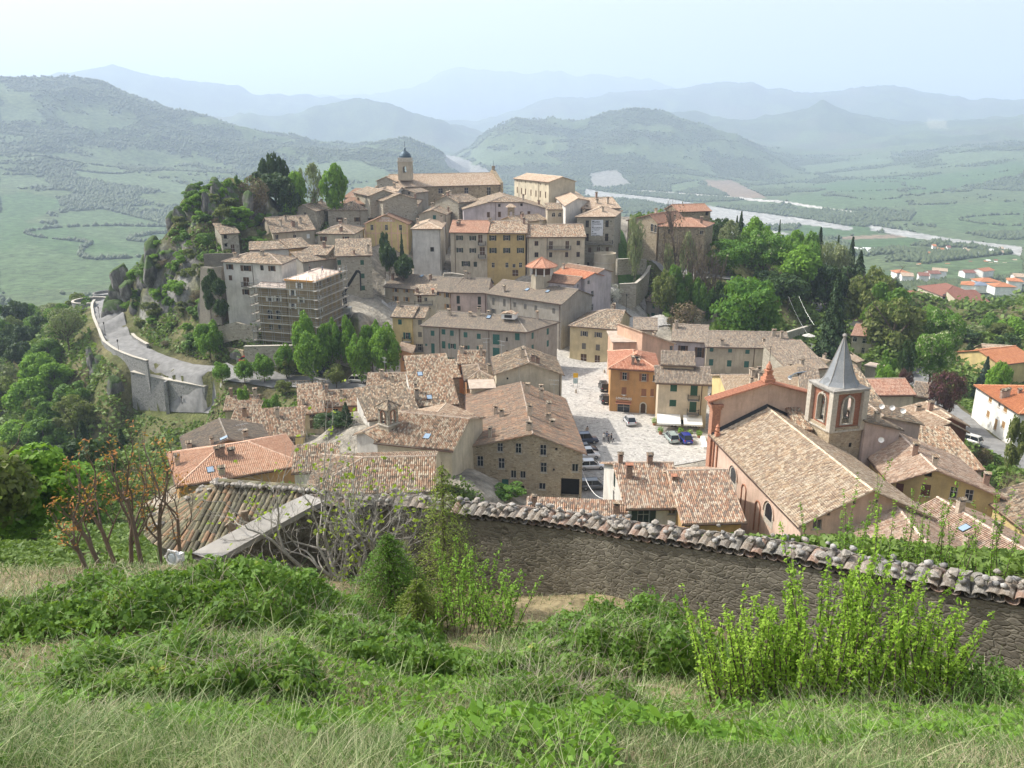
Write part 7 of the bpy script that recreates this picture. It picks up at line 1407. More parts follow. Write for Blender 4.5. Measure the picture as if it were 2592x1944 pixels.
#vehicles, people, street things
def carpaint(name,c):
 m,t,p,o=_nt(name);p.inputs['Base Color'].default_value=(*c,1);p.inputs['Roughness'].default_value=.3;p.inputs['Coat Weight'].default_value=.6;p.inputs['Metallic'].default_value=.25;return m
TYRE=M_plain('tyre rubber',(.02,.02,.02),.8);CGL=M_glass('car glass',(.015,.02,.025));RLI=M_plain('red tail light',(.4,.02,.02),.3);HLI=M_plain('headlight lens',(.7,.7,.7),.2);PLT=M_plain('number plate',(.7,.7,.68),.5)
def car(x,y,rot,label,paint,L_=4.0,Wc=1.68,H_=1.48,style='hatch',z=None,rack=False):
 z=h1(x,y)+.13 if z is None else z;r=empty('parked_car',(x,y,z),rot,label,'car','cars parked in the town')
 hw=Wc/2;hl=L_/2
 if style=='suv':top=[(-hl*.97,.0),(-hl*.86,1),(hl*.30,1),(hl*.52,0)]
 elif style=='estate':top=[(-hl*.97,.0),(-hl*.80,1),(hl*.18,1),(hl*.50,0)]
 else:top=[(-hl*.94,.0),(-hl*.62,1),(hl*.12,1),(hl*.50,0)]
 bh=H_*.58;m=MB()
 secs=[(-hl,.34,bh*.72,.80),(-hl*.97,.22,bh*.93,.93),(-hl*.80,.2,bh,1),(-hl*.3,.18,bh*1.0,1),(hl*.2,.18,bh,1),(hl*.55,.18,bh*.95,1),(hl*.88,.2,bh*.80,.95),(hl*.98,.26,bh*.66,.86),(hl,.34,bh*.55,.78)]
 ring=lambda s:[(s[0],-hw*s[3],s[1]+.05),(s[0],-hw*s[3]*1.0,s[1]+(s[2]-s[1])*.55),(s[0],-hw*s[3]*.94,s[2]-.03),(s[0],-hw*s[3]*.82,s[2]),(s[0],hw*s[3]*.82,s[2]),(s[0],hw*s[3]*.94,s[2]-.03),(s[0],hw*s[3],s[1]+(s[2]-s[1])*.55),(s[0],hw*s[3],s[1]+.05)]
 R_=[ring(s)for s in secs]
 for a,b in zip(R_,R_[1:]):
  for j in range(8):m.face([a[j],b[j],b[(j+1)%8],a[(j+1)%8]])
 m.face(R_[0]);m.face(R_[-1][::-1])
 def local(mm,name,mats,par,sm=False):
  o=mm.build(name,mats,par,org=(0,0,0),smooth=sm,merge=sm);o.location=(0,0,0);return o
 body=local(m,'body',paint,r,True)
 m=MB();gl=MB();kw=.90;tw_=.74
 P0=[(x_,-hw*kw if k==0 else-hw*tw_,bh-.02 if k==0 else H_)for x_,k in top];P1=[(a,-b,c)for a,b,c in P0]
 m.face([P0[1],P0[2],P1[2],P1[1]]);rf=local(m,'roof',paint,r)
 gl.face([P0[0],P0[3],P0[2],P0[1]]);gl.face([P1[3],P1[0],P1[1],P1[2]]);gl.face([P0[3],P1[3],P1[2],P0[2]]);gl.face([P1[0],P0[0],P0[1],P1[1]]);local(gl,'windows',CGL,r)
 m=MB()
 for P in(P0,P1):
  for a,b in((P[0],P[1]),(P[3],P[2]),(P[1],P[2])):m.bar(a,b,.07)
  xm=-hl*.2;s_=P[0][1]/abs(P[0][1]);m.bar((xm,s_*hw*kw,bh),(xm,s_*hw*tw_,H_),.07)
 for k in(1,2):m.bar(P0[k],P1[k],.07)
 local(m,'pillars',paint,r)
 for sx in(-.6,.62):
  for sy in(-1,1):
   m=MB();c=(sx*hl,sy*(hw-.1),.31);pr=[(0,-.1),(.31,-.1),(.32,0),(.31,.1),(0,.1)]
   n_=14;ringv=[]
   for rr_,dz in pr:ringv.append([(c[0]+rr_*math.cos(2*math.pi*j/n_),c[1]+dz,c[2]+rr_*math.sin(2*math.pi*j/n_))for j in range(n_)])
   for a,b in zip(ringv,ringv[1:]):
    for j in range(n_):m.face([a[j],a[(j+1)%n_],b[(j+1)%n_],b[j]])
   wh=local(m,'wheel',TYRE,r);m=MB()
   yy=c[1]+sy*.105;m.face([(c[0]+.19*math.cos(2*math.pi*j/12),yy,c[2]+.19*math.sin(2*math.pi*j/12))for j in range(12)][::(1 if sy<0 else-1)]);local(m,'rim',MT['steel'],wh)
 for sy in(-1,1):
  m=MB();m.box((-hl*.965,sy*hw*.74,bh*.80),(.08,.2,.32));local(m,'tail_light',RLI,r)
  m=MB();m.box((hl*.955,sy*hw*.62,bh*.62),(.14,.34,.15));local(m,'headlight',HLI,r)
  m=MB();m.box((hl*.36,sy*(hw+.07),bh+.04),(.12,.18,.14));local(m,'wing_mirror',paint,r)
 m=MB();m.box((-hl-.01,0,bh*.52),(.02,.5,.12));m.box((hl+.005,0,.32),(.02,.5,.12));local(m,'number_plate',PLT,r)
 if rack:
  for sy in(-.55,.55):m=MB();m.bar((-hl*.5,sy*1.05,H_+.05),(hl*.05,sy*1.05,H_+.05),.05);local(m,'roof_rail',MT['iron'],rf)
 return r
def PP(c,p,z=.0):q=atz(*px(c,p),z);return q.x,q.y
CPN={k:carpaint(k+' car paint',c)for k,c in{'silver':(.55,.56,.57),'white':(.75,.75,.73),'black':(.02,.02,.022),'blue':(.02,.04,.30),'green':(.36,.43,.40),'navy':(.03,.045,.08),'grey':(.14,.15,.16),'red':(.45,.03,.03),'pale':(.62,.60,.54)}.items()}
rp=math.radians
for c,p,rot,lb,pt,kw in[('g',(785,1255),rp(93),'dark people carrier parked highest on the lane beside the ochre shop house','black',dict(style='suv',L_=4.4,H_=1.65)),('g',(800,1395),rp(92),'small black hatchback parked below the dark people carrier','black',dict(L_=3.9)),('l',(412,545),rp(96),'silver hatchback standing alone in the open square','silver',{}),('l',(880,725),rp(97),'pale green estate car with roof rails by the cafe planters','green',dict(style='estate',rack=True,L_=4.3)),('l',(1032,735),rp(97),'bright blue hatchback beside the pale green estate','blue',{}),('k',(1462,985),rp(8),'dark blue van nosing out from behind the stone house, farthest from the viewer','navy',dict(style='suv',L_=4.5,H_=1.8)),('k',(1470,1085),rp(8),'black car squeezed between the dark van and the small white van','black',{}),('k',(1490,1150),rp(8),'small white van beside the stone house','white',dict(style='suv',H_=1.75,L_=3.9)),('k',(1535,1270),rp(6),'white sporty hatchback parked sideways by the stone house corner','white',dict(L_=4.3)),('k',(1565,1510),rp(4),'dark green grey estate nearest the viewer beside the arcade','grey',dict(style='estate',L_=4.5)),('l',(1362,290),rp(92),'silver estate parked in the shaded lane right of the cream bar','silver',dict(style='estate',L_=4.3))]:
 x,y=PP(c,p,.3 if c=='g' else 0);car(x,y,rot,lb,CPN[pt],z=(h1(x,y)+.16),**kw)
for c,p,zz,rot,lb,pt in[('o',(1590,1010),-2,125,'silver hatchback parked at the kerb by the tan houses','pale'),('o',(915,170),-4,100,'grey car under the trees at the top of the lower street','grey'),('d',(495,862),15.3,-20,'dark car parked on the road below the arcaded church','navy'),('d',(1010,935),13,-14,'dark car parked behind the bare trees on the wooded road','grey')]:
 x,y=PP(c,p,zz);car(x,y,rp(rot),lb,CPN[pt],style='estate',z=h1(x,y)+.3)
for c,p,lb,pt in[('i',(1440,175),'dark car parked under the clipped trees on the lower road','black'),('i',(1700,195),'black car in the shade right of the broadest clipped tree','navy'),('i',(2050,250),'grey car with a pale roof parked under the biggest clipped tree','pale'),('i',(1040,118),'small red car half hidden by the round trees on the road','red')]:
 x,y=PP(c,p,.3);car(x,y,rp(-8),lb,CPN[pt],z=h1(x,y)+.32)
SKIN=M_plain('skin',(.45,.28,.2),.6);
def person(x,y,z,rot,label,top,legs,pose,hairc=(.05,.035,.025),name='person'):
 me=bpy.data.meshes.new('body');J={'pel':(0,0,.95),'wst':(0,0,1.12),'chest':(0,0,1.36),'nk':(0,.01,1.5),'hd':(0,.03,1.6),'tp':(0,.02,1.74)}
 for s,k in((-1,'l'),(1,'r')):
  st=pose.get('step',.12)*s
  J['hip'+k]=(.1*s,0,.9);J['kn'+k]=(.11*s,st*.6+.03,.5);J['an'+k]=(.11*s,st,.09);J['to'+k]=(.12*s,st+.17,.04)
  J['sh'+k]=(.19*s,0,1.41);J['el'+k]=(.26*s,pose.get('el'+k,(0,0))[0],1.12);hx=pose.get('hd'+k,(.25,.08,.88));J['wr'+k]=(hx[0]*s,hx[1],hx[2]);J['fi'+k]=(hx[0]*s,hx[1]+.05,hx[2]-.09)
 names=list(J);E=[('pel','wst'),('wst','chest'),('chest','nk'),('nk','hd'),('hd','tp')]
 for k in 'lr':E+=[('pel','hip'+k),('hip'+k,'kn'+k),('kn'+k,'an'+k),('an'+k,'to'+k),('chest','sh'+k),('sh'+k,'el'+k),('el'+k,'wr'+k),('wr'+k,'fi'+k)]
 rad={'pel':.15,'wst':.13,'chest':.16,'nk':.055,'hd':.095,'tp':.075,'hip':.095,'kn':.065,'an':.045,'to':.035,'sh':.075,'el':.05,'wr':.032,'fi':.025}
 me.from_pydata([J[n]for n in names],[(names.index(a),names.index(b))for a,b in E],[])
 o=bpy.data.objects.new('body',me);COL.objects.link(o);sk_=o.modifiers.new('s','SKIN');sk_.use_smooth_shade=True;o.modifiers.new('d','SUBSURF').levels=1
 for i,n in enumerate(names):rr_=rad.get(n,rad.get(n[:-1],.05));me.skin_vertices[0].data[i].radius=(rr_,rr_*(.75 if n in('chest','wst','pel')else 1))
 me.skin_vertices[0].data[0].use_root=True
 bpy.context.view_layer.update();nm=bpy.data.meshes.new_from_object(o.evaluated_get(bpy.context.evaluated_depsgraph_get()));bpy.data.objects.remove(o)
 nm.materials.clear()
 for m_ in(SKIN,top,legs,TYRE):nm.materials.append(m_)
 for p in nm.polygons:
  c=p.center;arm=abs(c.x)>.2 and c.z<.98;p.material_index=0 if c.z>1.46 or(arm and c.z<.93)else(2 if c.z<.93 else 1)
  if c.z<.07:p.material_index=3
 r=empty(name,(x,y,z),rot,label,'person','people in the town');link('body',nm,r)
 m=MB();m.lathe((0,.0,1.6),[(.1,-.02),(.108,.07),(.085,.14),(.04,.175),(0,.18)],10);hh=m.build('hair',M_plain('hair',hairc,.7),r,org=(0,0,0));hh.location=(0,0,0)
 m=MB();
 for sx in(-.035,.035):m.box((sx,.115,1.63),(.018,.012,.012))
 m.box((0,.128,1.595),(.022,.03,.04));m.box((0,.112,1.555),(.05,.012,.01));f_=m.build('face',M_plain('face features',(.2,.1,.08),.7),r,org=(0,0,0));f_.location=(0,0,0)
 return r
C_=lambda n,c:M_plain(n,c,.8)
WH,NV,BK,GY=C_('white shirt',(.6,.58,.55)),C_('blue grey top',(.12,.14,.2)),C_('black clothing',(.015,.015,.018)),C_('grey trousers',(.05,.05,.06))
for p,lb,a,b,rt,ps in[((125,750),'person in a pale top and dark trousers, left of the group in the square',WH,GY,-.4,dict(step=.05,hdr=(.2,.2,1.1))),((158,735),'person in a blue grey top at the back of the group in the square',NV,GY,2.6,dict(step=.1)),((180,765),'person in dark clothes in the middle front of the group',BK,BK,1.2,dict(step=.15)),((208,757),'person in black carrying a dark bag, right of the group',BK,BK,1.9,dict(step=.2))]:
 x,y=PP('l',p,0);q=person(x,y,h1(x,y)+.12,rt,lb,a,b,ps)
 if 'bag' in lb:m=MB();m.box((x+.38,y,h1(x,y)+.75),(.14,.3,.3));tag(m.build('handbag',BK,org=(x+.38,y,h1(x,y)+.6)),'dark bag carried by the rightmost person of the group','bag')
x,y=PP('k',(1487,905),0);person(x,y,h1(x,y)+.12,0,'person in a light shirt beside the dark van in the house shadow',C_('tan shirt',(.4,.3,.22)),GY,{})
for p,lb,tp_ in(((1592,330),'worker in a pale shirt at the right end of the open roof',WH),((1400,385),'worker in dark clothes standing on the open roof',NV),((1260,415),'worker bending over beside the roof opening',BK)):
 q=aty(*px('e',p),181);person(q.x,q.y,SCF.ze+(.9 if p[0]<1500 else .5),2,lb,tp_,GY,dict(step=.18))
A_=aty(*px('e',(1640,620)),189);B_=aty(*px('e',(1790,375)),189);C2=aty(*px('e',(1822,400)),189);D2=aty(*px('e',(1830,600)),189);E2=aty(*px('e',(1660,720)),189)
cr=empty('loader_crane',E2,0,'black folding loader crane with its arm raised behind the scaffolding','crane');blk=M_plain('black crane paint',(.02,.02,.022),.5)
for nm,a,b,w_ in(('column',E2-UP*2,A_,.75),('lower_arm',A_,B_,.6),('knuckle',B_,C2,.5),('jib',C2,D2,.3)):m=MB();m.bar(a,b,w_);m.build(nm,blk,cr)
m=MB();m.box(E2-UP*2.2+Vector((-1.6,0,0)),(5.5,2.2,1.6));m.box(E2+Vector((-2.6,0,-.4)),(1.8,2.2,2.2));m.build('truck_body',MT['steel'],cr)
def lamp(x,y,z,h,label,group='street lamps',name='street_lamp'):
 r=empty(name,(x,y,z),0,label,'street lamp',group);m=MB();m.tube([(x,y,z),(x,y,z+h)],[.07,.045],8);m.lathe((x,y,z),[(.16,0),(.12,.3),(.07,.45)],10);m.build('pole',MT['iron'],r)
 m=MB();m.lathe((x,y,z+h),[(0,0),(.12,.05),(.19,.42),(.24,.45),(0,.68)],6);m.build('lantern',MT['iron'],r)
for(p,lb)in(((933,775),'lantern lamp post farthest along the road, by the turret'),((985,925),'lantern lamp post second farthest along the road parapet'),((1112,1085),'lantern lamp post at the middle of the road parapet'),((1658,1232),'lantern lamp post nearest, beside the tall clipped tree')):
 x,y=PP('q',p,.3);lamp(x,y,h1(x,y),3.1,lb)
x,y=PP('g',(1042,290),9);lamp(x,y,h1(x,y),4,'globe topped lamp post on the lawn by the lane',None);x,y=PP('f',(712,240),15.5);lamp(x,y,h1(x,y),4,'slim lamp post on the upper terrace before the white house',None)
p0,p1=Vector((*PP('e',(1040,1640),.5),0)),Vector((*PP('e',(1440,1640),.5),0));r=empty('rail_fence',(p0.x,p0.y,h1(p0.x,p0.y)),0,'wooden fence with crossed rails along the lower edge of the road','fence');k=10;WD=M_plain('weathered fence wood',(.26,.2,.14),.9,var=.25)
for i in range(k+1):
 q=p0.lerp(p1,i/k);z_=h1(q.x,q.y);m=MB();m.bar((q.x,q.y,z_-.2),(q.x,q.y,z_+1.2),.11);m.build('post',WD,r)
 if i<k:
  q2=p0.lerp(p1,(i+1)/k);z2=h1(q2.x,q2.y);m=MB();m.bar((q.x,q.y,z_+1.1),(q2.x,q2.y,z2+1.1),.08);m.bar((q.x,q.y,z_+.15),(q2.x,q2.y,z2+1.0),.06);m.bar((q.x,q.y,z_+1.0),(q2.x,q2.y,z2+.15),.06);m.build('crossed_rail',WD,r)
x,y=PP('l',(1250,770),0);m=MB();e0,e1=Vector((*PP('l',(1228,712),0),.25)),Vector((*PP('l',(1265,835),0),.25));m.bar(e0,e1,.75,.55);tag(m.build('stone_bench',MT['whitep'],org=(e0.x,e0.y,.1)),'long low white stone bench at the right edge of the square','bench')
for(p,lb)in(((760,665),'terracotta pot with a green plant left of the parked cars'),((985,668),'potted green plant between the cafe and the blue car'),((1085,690),'potted plant right of the blue car'),((1190,700),'potted plant at the cafe corner by the white bench'),((690,565),'tall potted plant at the left corner of the bar')):
 x,y=PP('l',p,0);z_=h1(x,y)+.1;r=empty('planter',(x,y,z_),0,lb,'planter','planters before the cafe');m=MB();m.lathe((x,y,z_),[(.0,0),(.26,0),(.36,.5),(.31,.5),(0,.45)],12);m.build('pot',MT['terra'],r)
 rg_=np.random.default_rng(int(p[0]));Cc=sph(rg_,260)*rg_.uniform(.3,.6,260)[:,None]+np.array((0,0,.85));link('foliage',leafmesh('foliage',leaves(Cc,Cc,.16,rg_),LF['bright']),r)
x,y=PP('g',(470,1260),0);z_=h1(x,y);r=empty('sign_post',(x,y,z_),0,'yellow and blue notice board on posts at the edge of the lane','sign')
for sx in(-.45,.45):m=MB();m.bar((x+sx,y,z_),(x+sx,y,z_+2.2),.07);m.build('post',MT['steel'],r)
m=MB();m.box((x,y,z_+2.7),(.95,.06,.95));m.build('yellow_panel',M_plain('yellow sign',(.7,.42,.02),.5),r);m=MB();m.box((x,y,z_+1.55),(.95,.06,1.1));m.build('poster_panel',M_plain('poster',(.35,.48,.5),.5,var=.3,sc=6),r)
for p,lb in(((475,1300),'stone bollard at the lower edge of the lane'),((795,1070),'stone bollard before the yellow house')):
 x,y=PP('g',p,.3);z_=h1(x,y);m=MB();m.lathe((x,y,z_),[(.22,0),(.2,.8),(.1,.95),(0,1)],12);tag(m.build('bollard',MT['stonec'],org=(x,y,z_)),lb,'bollard')
for p,lb in(((752,440),'satellite'),):pass
def dish(c,p,Y,lb,sz=.36):
 q=aty(*px(c,p),Y);r=empty('satellite_dish',q,0,lb,'satellite dish','satellite dishes on the roofs');m=MB()
 n_=Vector((-.55,-.75,.35)).normalized();Q=n_.to_track_quat('Z','Y').to_matrix().to_4x4();pr=[(0,0),(sz*.5,.02),(sz*.8,.08),(sz,.16)]
 for i in range(3):
  for j in range(16):
   f=lambda rz,t:q+Q.to_3x3()@Vector((rz[0]*math.cos(t),rz[0]*math.sin(t),rz[1]));t0,t1=j*math.pi/8,(j+1)*math.pi/8
   P_=[f(pr[i],t0),f(pr[i],t1),f(pr[i+1],t1),f(pr[i+1],t0)];m.face(P_ if i else P_[1:])
 m.build('reflector',MT['whitep'],r);m=MB();m.tube([q,q+Vector((.1,.15,-1.2))],.03,5);m.bar(q,q+n_*.45,.03);m.build('arm',MT['steel'],r)
for c,p,Y,lb in(('o',(622,570),108,'white satellite dish farthest left below the beige roof'),('o',(740,585),107,'white satellite dish in the middle of three'),('o',(862,620),106.5,'white satellite dish rightmost of three on the pink house'),('o',(615,945),99,'lone white dish on the ridge of the big yellow gabled house'),('m',(1108,205),127,'white dish beside the solar panel')):dish(c,p,Y,lb)
q=aty(*px('m',(1180,175)),127);m=MB();M1=Matrix.Rotation(rp(-40),3,'X');M1=Matrix.Rotation(rp(25),3,'Z')@M1
m.box(q,(2.6,1.7,.1),M1,0);
for k in(-.65,0,.65):m.box(q+M1@Vector((k*2,0,.06)),(.05,1.7,.03),M1,1)
r=empty('solar_panel',q,0,'tilted blue solar panel on the low roof left of the spire','solar panel');m.build('panel',[MT['sky_l'],MT['steel']],r)
def dormer(b,c,p,Y,w_,h_,lb,mat,rmk):
 q=aty(*px(c,p),Y);m=MB();p0,p1,d,n=b.lines['F'];Rm=Matrix(((d.x,n.x,0),(d.y,n.y,0),(0,0,1)))
 m.box(q+n*.9,(w_,2.2,h_),Rm);o=m.build('dormer',mat,b.roofo);m=MB();m.box(q-n*.22+UP*.05,(w_*.55,.06,h_*.6),Rm);m.build('window',MT['glass'],o)
 m=MB();a=d*(w_/2+.2);
 for s_ in(-1,1):
  e0=q+a*s_-n*.45+UP*h_/2;e1=q-n*.45+UP*(h_/2+.4);m.face([e0,e1,e1+n*2.6,e0+n*2.6]if s_<0 else[e1,e0,e0+n*2.6,e1+n*2.6],0,[(0,0),(.9,0),(.9,2.6),(0,2.6)])
 m.face([q-a-n*.2+UP*h_/2,q+a-n*.2+UP*h_/2,q-n*.2+UP*(h_/2+.38)]);m.build('dormer_roof',R[rmk],o)
dormer(FH,'l',(1205,1450),89.5,1.2,1.3,'',MT['brickc'],'red3');dormer(LG,'g',(1155,915),148,1.3,1.1,'',MT['plasterc'],'red3')
bb=[b for b in ALLB if b.label and b.label.startswith('long grey apartment house')][0];dormer(bb,'f',(1490,712),172,3.0,1.1,'',MT['whitep'],'warm')
def cable(L_,label,r_=.03,sag=1.0,mat='steel'):
 P_=[aty(*px(c,p),Y)for c,p,Y in L_];pts=[]
 for a,b in zip(P_,P_[1:]):
  for i in range(12):t=i/12;q=a.lerp(b,t);q.z-=sag*4*t*(1-t);pts.append(q)
 pts.append(P_[-1]);m=MB();m.tube(pts,r_,4);tag(m.build('cable',MT[mat],org=P_[0]),label,'cable')
cable([('f',(0,465),178),('f',(620,580),176)],'thin overhead cable crossing before the middle row',.03,.6,'iron');cable([('k',(1415,1225),112),('k',(1665,1600),88)],'white cable hanging from the stone house to the near roofs',.04,1.2,'whitep')
cable([('h',(865,0),198),('h',(1075,415),190)],'pale cable stay left of the dark cedar',.02,.5,'steel');cable([('h',(985,0),200),('h',(1155,320),192)],'second pale cable stay nearer the dark cedar',.02,.5,'steel')
for c,p,lb,k in(('h',(910,485),'orange garden parasol beside the white one','salmon'),('h',(1095,425),'white garden parasol below the dark cedar','white')):
 q=aty(*px(c,p),186);r=empty('parasol',(q.x,q.y,q.z-2.2),0,lb,'parasol');m=MB();m.lathe(q,[(1.5,-.35),(0,.25)],8);m.build('canopy',W[k],r);m=MB();m.tube([q-UP*2.6,q+UP*.3],.03);m.build('pole',MT['steel'],r)
#foreground: old wall, tiled apse, plants
def M_isl(name,cols,sc=8,lich=(.3,.3,.28),lf=.4,bd=.02):
 m,t,p,o=_nt(name);g=N(t,'ShaderNodeNewGeometry');k=len(cols)
 c=ramp(t,g.outputs['Random Per Island'],[(i/k,q)for i,q in enumerate(cols)],'CONSTANT').outputs[0]
 n1=noise(t,sc,5,.7,g.outputs['Position']);n2=noise(t,sc*4,4,.7,g.outputs['Position'])
 b=mixc(t,ramp(t,n1.outputs[0],[(.45,(0,0,0)),(.62,(lf,)*3)]).outputs[0],c,lich)
 b=mixc(t,.5,b,ramp(t,n2.outputs[0],[(.3,(.25,)*3),(.7,(.8,)*3)]).outputs[0],'OVERLAY')
 L(t,b,p.inputs['Base Color']);p.inputs['Roughness'].default_value=.95;p.inputs['Specular IOR Level'].default_value=.1
 L(t,bump(t,n2.outputs[0],bd,.8),p.inputs['Normal']);return m
M_APT=M_isl('lichened old tiles',[(.17,.155,.10),(.23,.20,.13),(.15,.13,.09),(.30,.19,.12),(.20,.185,.13),(.33,.26,.18),(.12,.105,.08)],7,(.11,.11,.065),.6)
M_CAPT=M_isl('capping tiles',[(.20,.165,.13),(.17,.145,.12),(.25,.205,.165),(.19,.175,.15),(.24,.16,.12)],9,(.35,.33,.3),.5)
M_CAPS=M_isl('capping stones',[(.38,.365,.345),(.46,.44,.41),(.30,.285,.265),(.40,.36,.31)],11,(.13,.125,.12),.7,.04)
def halftile(m,a,b,up,r0,r1,th=.016,seg=5):
 a,b=Vector(a),Vector(b);d=(b-a).normalized();s=d.cross(up).normalized();u=s.cross(d)
 pa,pb=[],[]
 for i in range(seg+1):
  t=math.pi*i/seg;o=lambda r:s*(r*math.cos(t))+u*(r*math.sin(t)*.8);pa.append(a+o(r0));pb.append(b+o(r1))
 base=len(m.v);m.v.extend([tuple(q)for q in pa+pb]);
 low=[q-u*th for q in pa];m.v.extend([tuple(q)for q in low])
 n=seg+1
 for i in range(seg):
  m.f.append([base+i+1,base+i,base+n+i,base+n+i+1]);m.f.append([base+i,base+i+1,base+2*n+i+1,base+2*n+i])
  m.m+=[0,0];m.uv+=[(0,0)]*8
RF=random.Random(4)
WL=[(1000,1262,41.15),(1091,1266,41.2),(1185,1282,41.2),(1286,1289,41.35),(1388,1301,41.45),(1470,1311,41.55),(1592,1331,41.75),(1714,1346,41.9),(1800,1358,42.0),(1992,1383,42.25),(2100,1405,42.35),(2209,1427,42.45),(2317,1443,42.5),(2426,1462,42.6),(2534,1478,42.65),(2592,1489,42.7),(2750,1512,42.8),(3000,1550,43.0)]
WP=[atz(u,v,z_)for u,v,z_ in WL];WP=[atz(790,1262,41.1)]+WP
def smooth(P,n):
 Q=[P[0].copy()];acc=0
 for a,b in zip(P,P[1:]):
  L0=(b-a).length;t=n-acc
  while t<=L0:Q.append(a.lerp(b,t/L0));t+=n
  acc=L0-(t-n)
 return Q+[P[-1].copy()]
WQ=smooth(WP,.5)
WS=[]
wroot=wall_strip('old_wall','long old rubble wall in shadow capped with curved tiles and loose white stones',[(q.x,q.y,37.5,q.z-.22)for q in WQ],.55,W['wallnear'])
m=MB();ln=0;D_=smooth(WP,.225);nst=0;stones=[]
for i,q in enumerate(D_[:-1]):
 d=(D_[i+1]-q);d=Vector((d.x,d.y,0)).normalized();n=Vector((-d.y,d.x,0));j=RF.uniform(-.03,.03)
 f=q-n*.12+d*RF.uniform(-.02,.02)
 halftile(m,f-n*(.19+j)+UP*(-.12+RF.uniform(-.02,.02)),f+n*.2+UP*.03,UP,.125,.10);halftile(m,f+n*(.62+j)+UP*-.2,f+n*.1+UP*.04,UP,.12,.10)
 for k in range(RF.choice([3,3,4])):
  if RF.random()<.93:stones.append((q+n*RF.uniform(-.27,.2)+d*RF.uniform(-.1,.1)+UP*(.06+.1*(k==1)),RF.uniform(.05,.105)))
for i,q in enumerate(D_[:-1]):
 d=(D_[i+1]-q);d=Vector((d.x,d.y,0)).normalized();n=Vector((-d.y,d.x,0));f=q+d*.107-n*.12
 halftile(m,f-n*.22+UP*-.09,f+n*.2+UP*-.0,-UP,.11,.10)
m.build('tile_capping',M_CAPT,wroot)
def stonemesh(seed):
 bm=bmesh.new();bmesh.ops.create_icosphere(bm,subdivisions=1,radius=1);R2=random.Random(seed);ax=[Vector((R2.gauss(0,1),R2.gauss(0,1),R2.gauss(0,1))).normalized()for _ in range(9)]
 for v in bm.verts:
  k=1.0
  for a in ax:k=min(k,.78/max(.5,v.co.dot(a))if v.co.dot(a)>.5 else 1)
  v.co*=k*R2.uniform(.8,1.14)
 me=bpy.data.meshes.new('stone');bm.to_mesh(me);bm.free();me.materials.append(M_CAPS);return me
SM=[stonemesh(i)for i in range(5)]
stones.sort(key=lambda s:-(s[1]/s[0].length));wl_=Vector(wroot.location)
for i,(q,r_)in enumerate(stones[:95]):
 o=link('capping_stone',SM[i%5],wroot,q-wl_);o.scale=(r_*RF.uniform(.9,1.5),r_*RF.uniform(.9,1.3),r_*RF.uniform(.65,.95));o.rotation_euler=(RF.uniform(-.4,.4),RF.uniform(-.4,.4),RF.uniform(0,6))
V_,F_,nv=[],[],0
for i,(q,r_)in enumerate(stones[95:]):
 me=SM[i%5];a=RF.uniform(0,6);Mx=Matrix.Rotation(a,3,'Z');co=[Mx@Vector((v.co.x*r_*1.2,v.co.y*r_,v.co.z*r_*.8))+q-wl_ for v in me.vertices]
 V_+=[tuple(c)for c in co];F_+=[[k+nv for k in p.vertices]for p in me.polygons];nv+=len(co)
if V_:
 me=npmesh('capping_stone',np.array(V_),np.array(F_),M_CAPS);o=link('capping_stone',me,wroot);tag(o,kind='stuff')
LW=[atz(u,v,41.1)for u,v in((800,1272),(760,1290),(700,1322),(640,1355),(580,1388),(515,1424))]
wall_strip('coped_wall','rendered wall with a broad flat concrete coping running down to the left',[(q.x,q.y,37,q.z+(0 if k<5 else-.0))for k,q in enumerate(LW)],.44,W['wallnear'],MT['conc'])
zr,ze_=37.2,35.75;AP=atz(556,1222,zr);RE=atz(800,1240,zr+.05);rd=(RE-AP).normalized();rn_=Vector((rd.y,-rd.x,0));rad=2.75
ar=empty('apse_roof',(AP.x,AP.y,33),0,'round ended mossy tile roof just below the fig tree, ridge set with white stones','outbuilding')
m=MB();nslope=rad
def slopecol(top,out,ln,z0,z1,w0=.095,w1=.095,conv=None):
 n_=max(1,int(ln/.36))
 for i in range(n_):
  t0,t1=i/n_,(i+1.12)/n_;a=top.lerp(top+out*ln,t1);b=top.lerp(top+out*ln,t0);a.z=z0+(z1-z0)*min(t1,1.03);b.z=z0+(z1-z0)*t0+.015
  nrm=Vector((out.x*(z0-z1),out.y*(z0-z1),ln)).normalized();jt=Vector((RF.uniform(-.02,.02),RF.uniform(-.02,.02),RF.uniform(-.01,.02)))
  k0=1 if conv is None else max(.35,t1);halftile(m,a+jt,b+jt,nrm,w1*k0,w0*.9*(1 if conv is None else max(.3,t0)),.02,5)
L_r=(RE-AP).length
for i in range(int(L_r/.205)+1):
 p=AP+rd*i*.205
 slopecol(p,rn_,rad,zr,ze_);slopecol(p,-rn_,rad,zr,ze_)
for i in range(44):
 t=math.pi*(i+.5)/44;o=rn_*math.cos(t)-rd*math.sin(t);st=.0 if i%2==0 else rad*.42
 top=AP+o*st;z_s=zr+(ze_-zr)*st/rad;slopecol(top,o,rad-st,z_s,ze_,.075,.105,None)
for k in range(int(L_r/.4)):halftile(m,AP+rd*k*.4+UP*.05,AP+rd*(k+1.1)*.4+UP*.07,UP,.15,.13,.02)
m.build('roof_tiles',M_APT,ar)
m=MB();m.lathe((AP.x,AP.y,0),[(rad-.05,ze_-.04),(0.02,zr-.06)],28);
for s_ in(-1,1):a,b=AP,RE;e=rn_*s_*(rad-.05);P_=[a+UP*-.06,b+UP*-.06,Vector((b.x+e.x,b.y+e.y,ze_-.04)),Vector((a.x+e.x,a.y+e.y,ze_-.04))];m.face(P_ if s_<0 else P_[::-1])
m.build('roof_bed',M_plain('mortar bed',(.12,.10,.08),.95),ar)
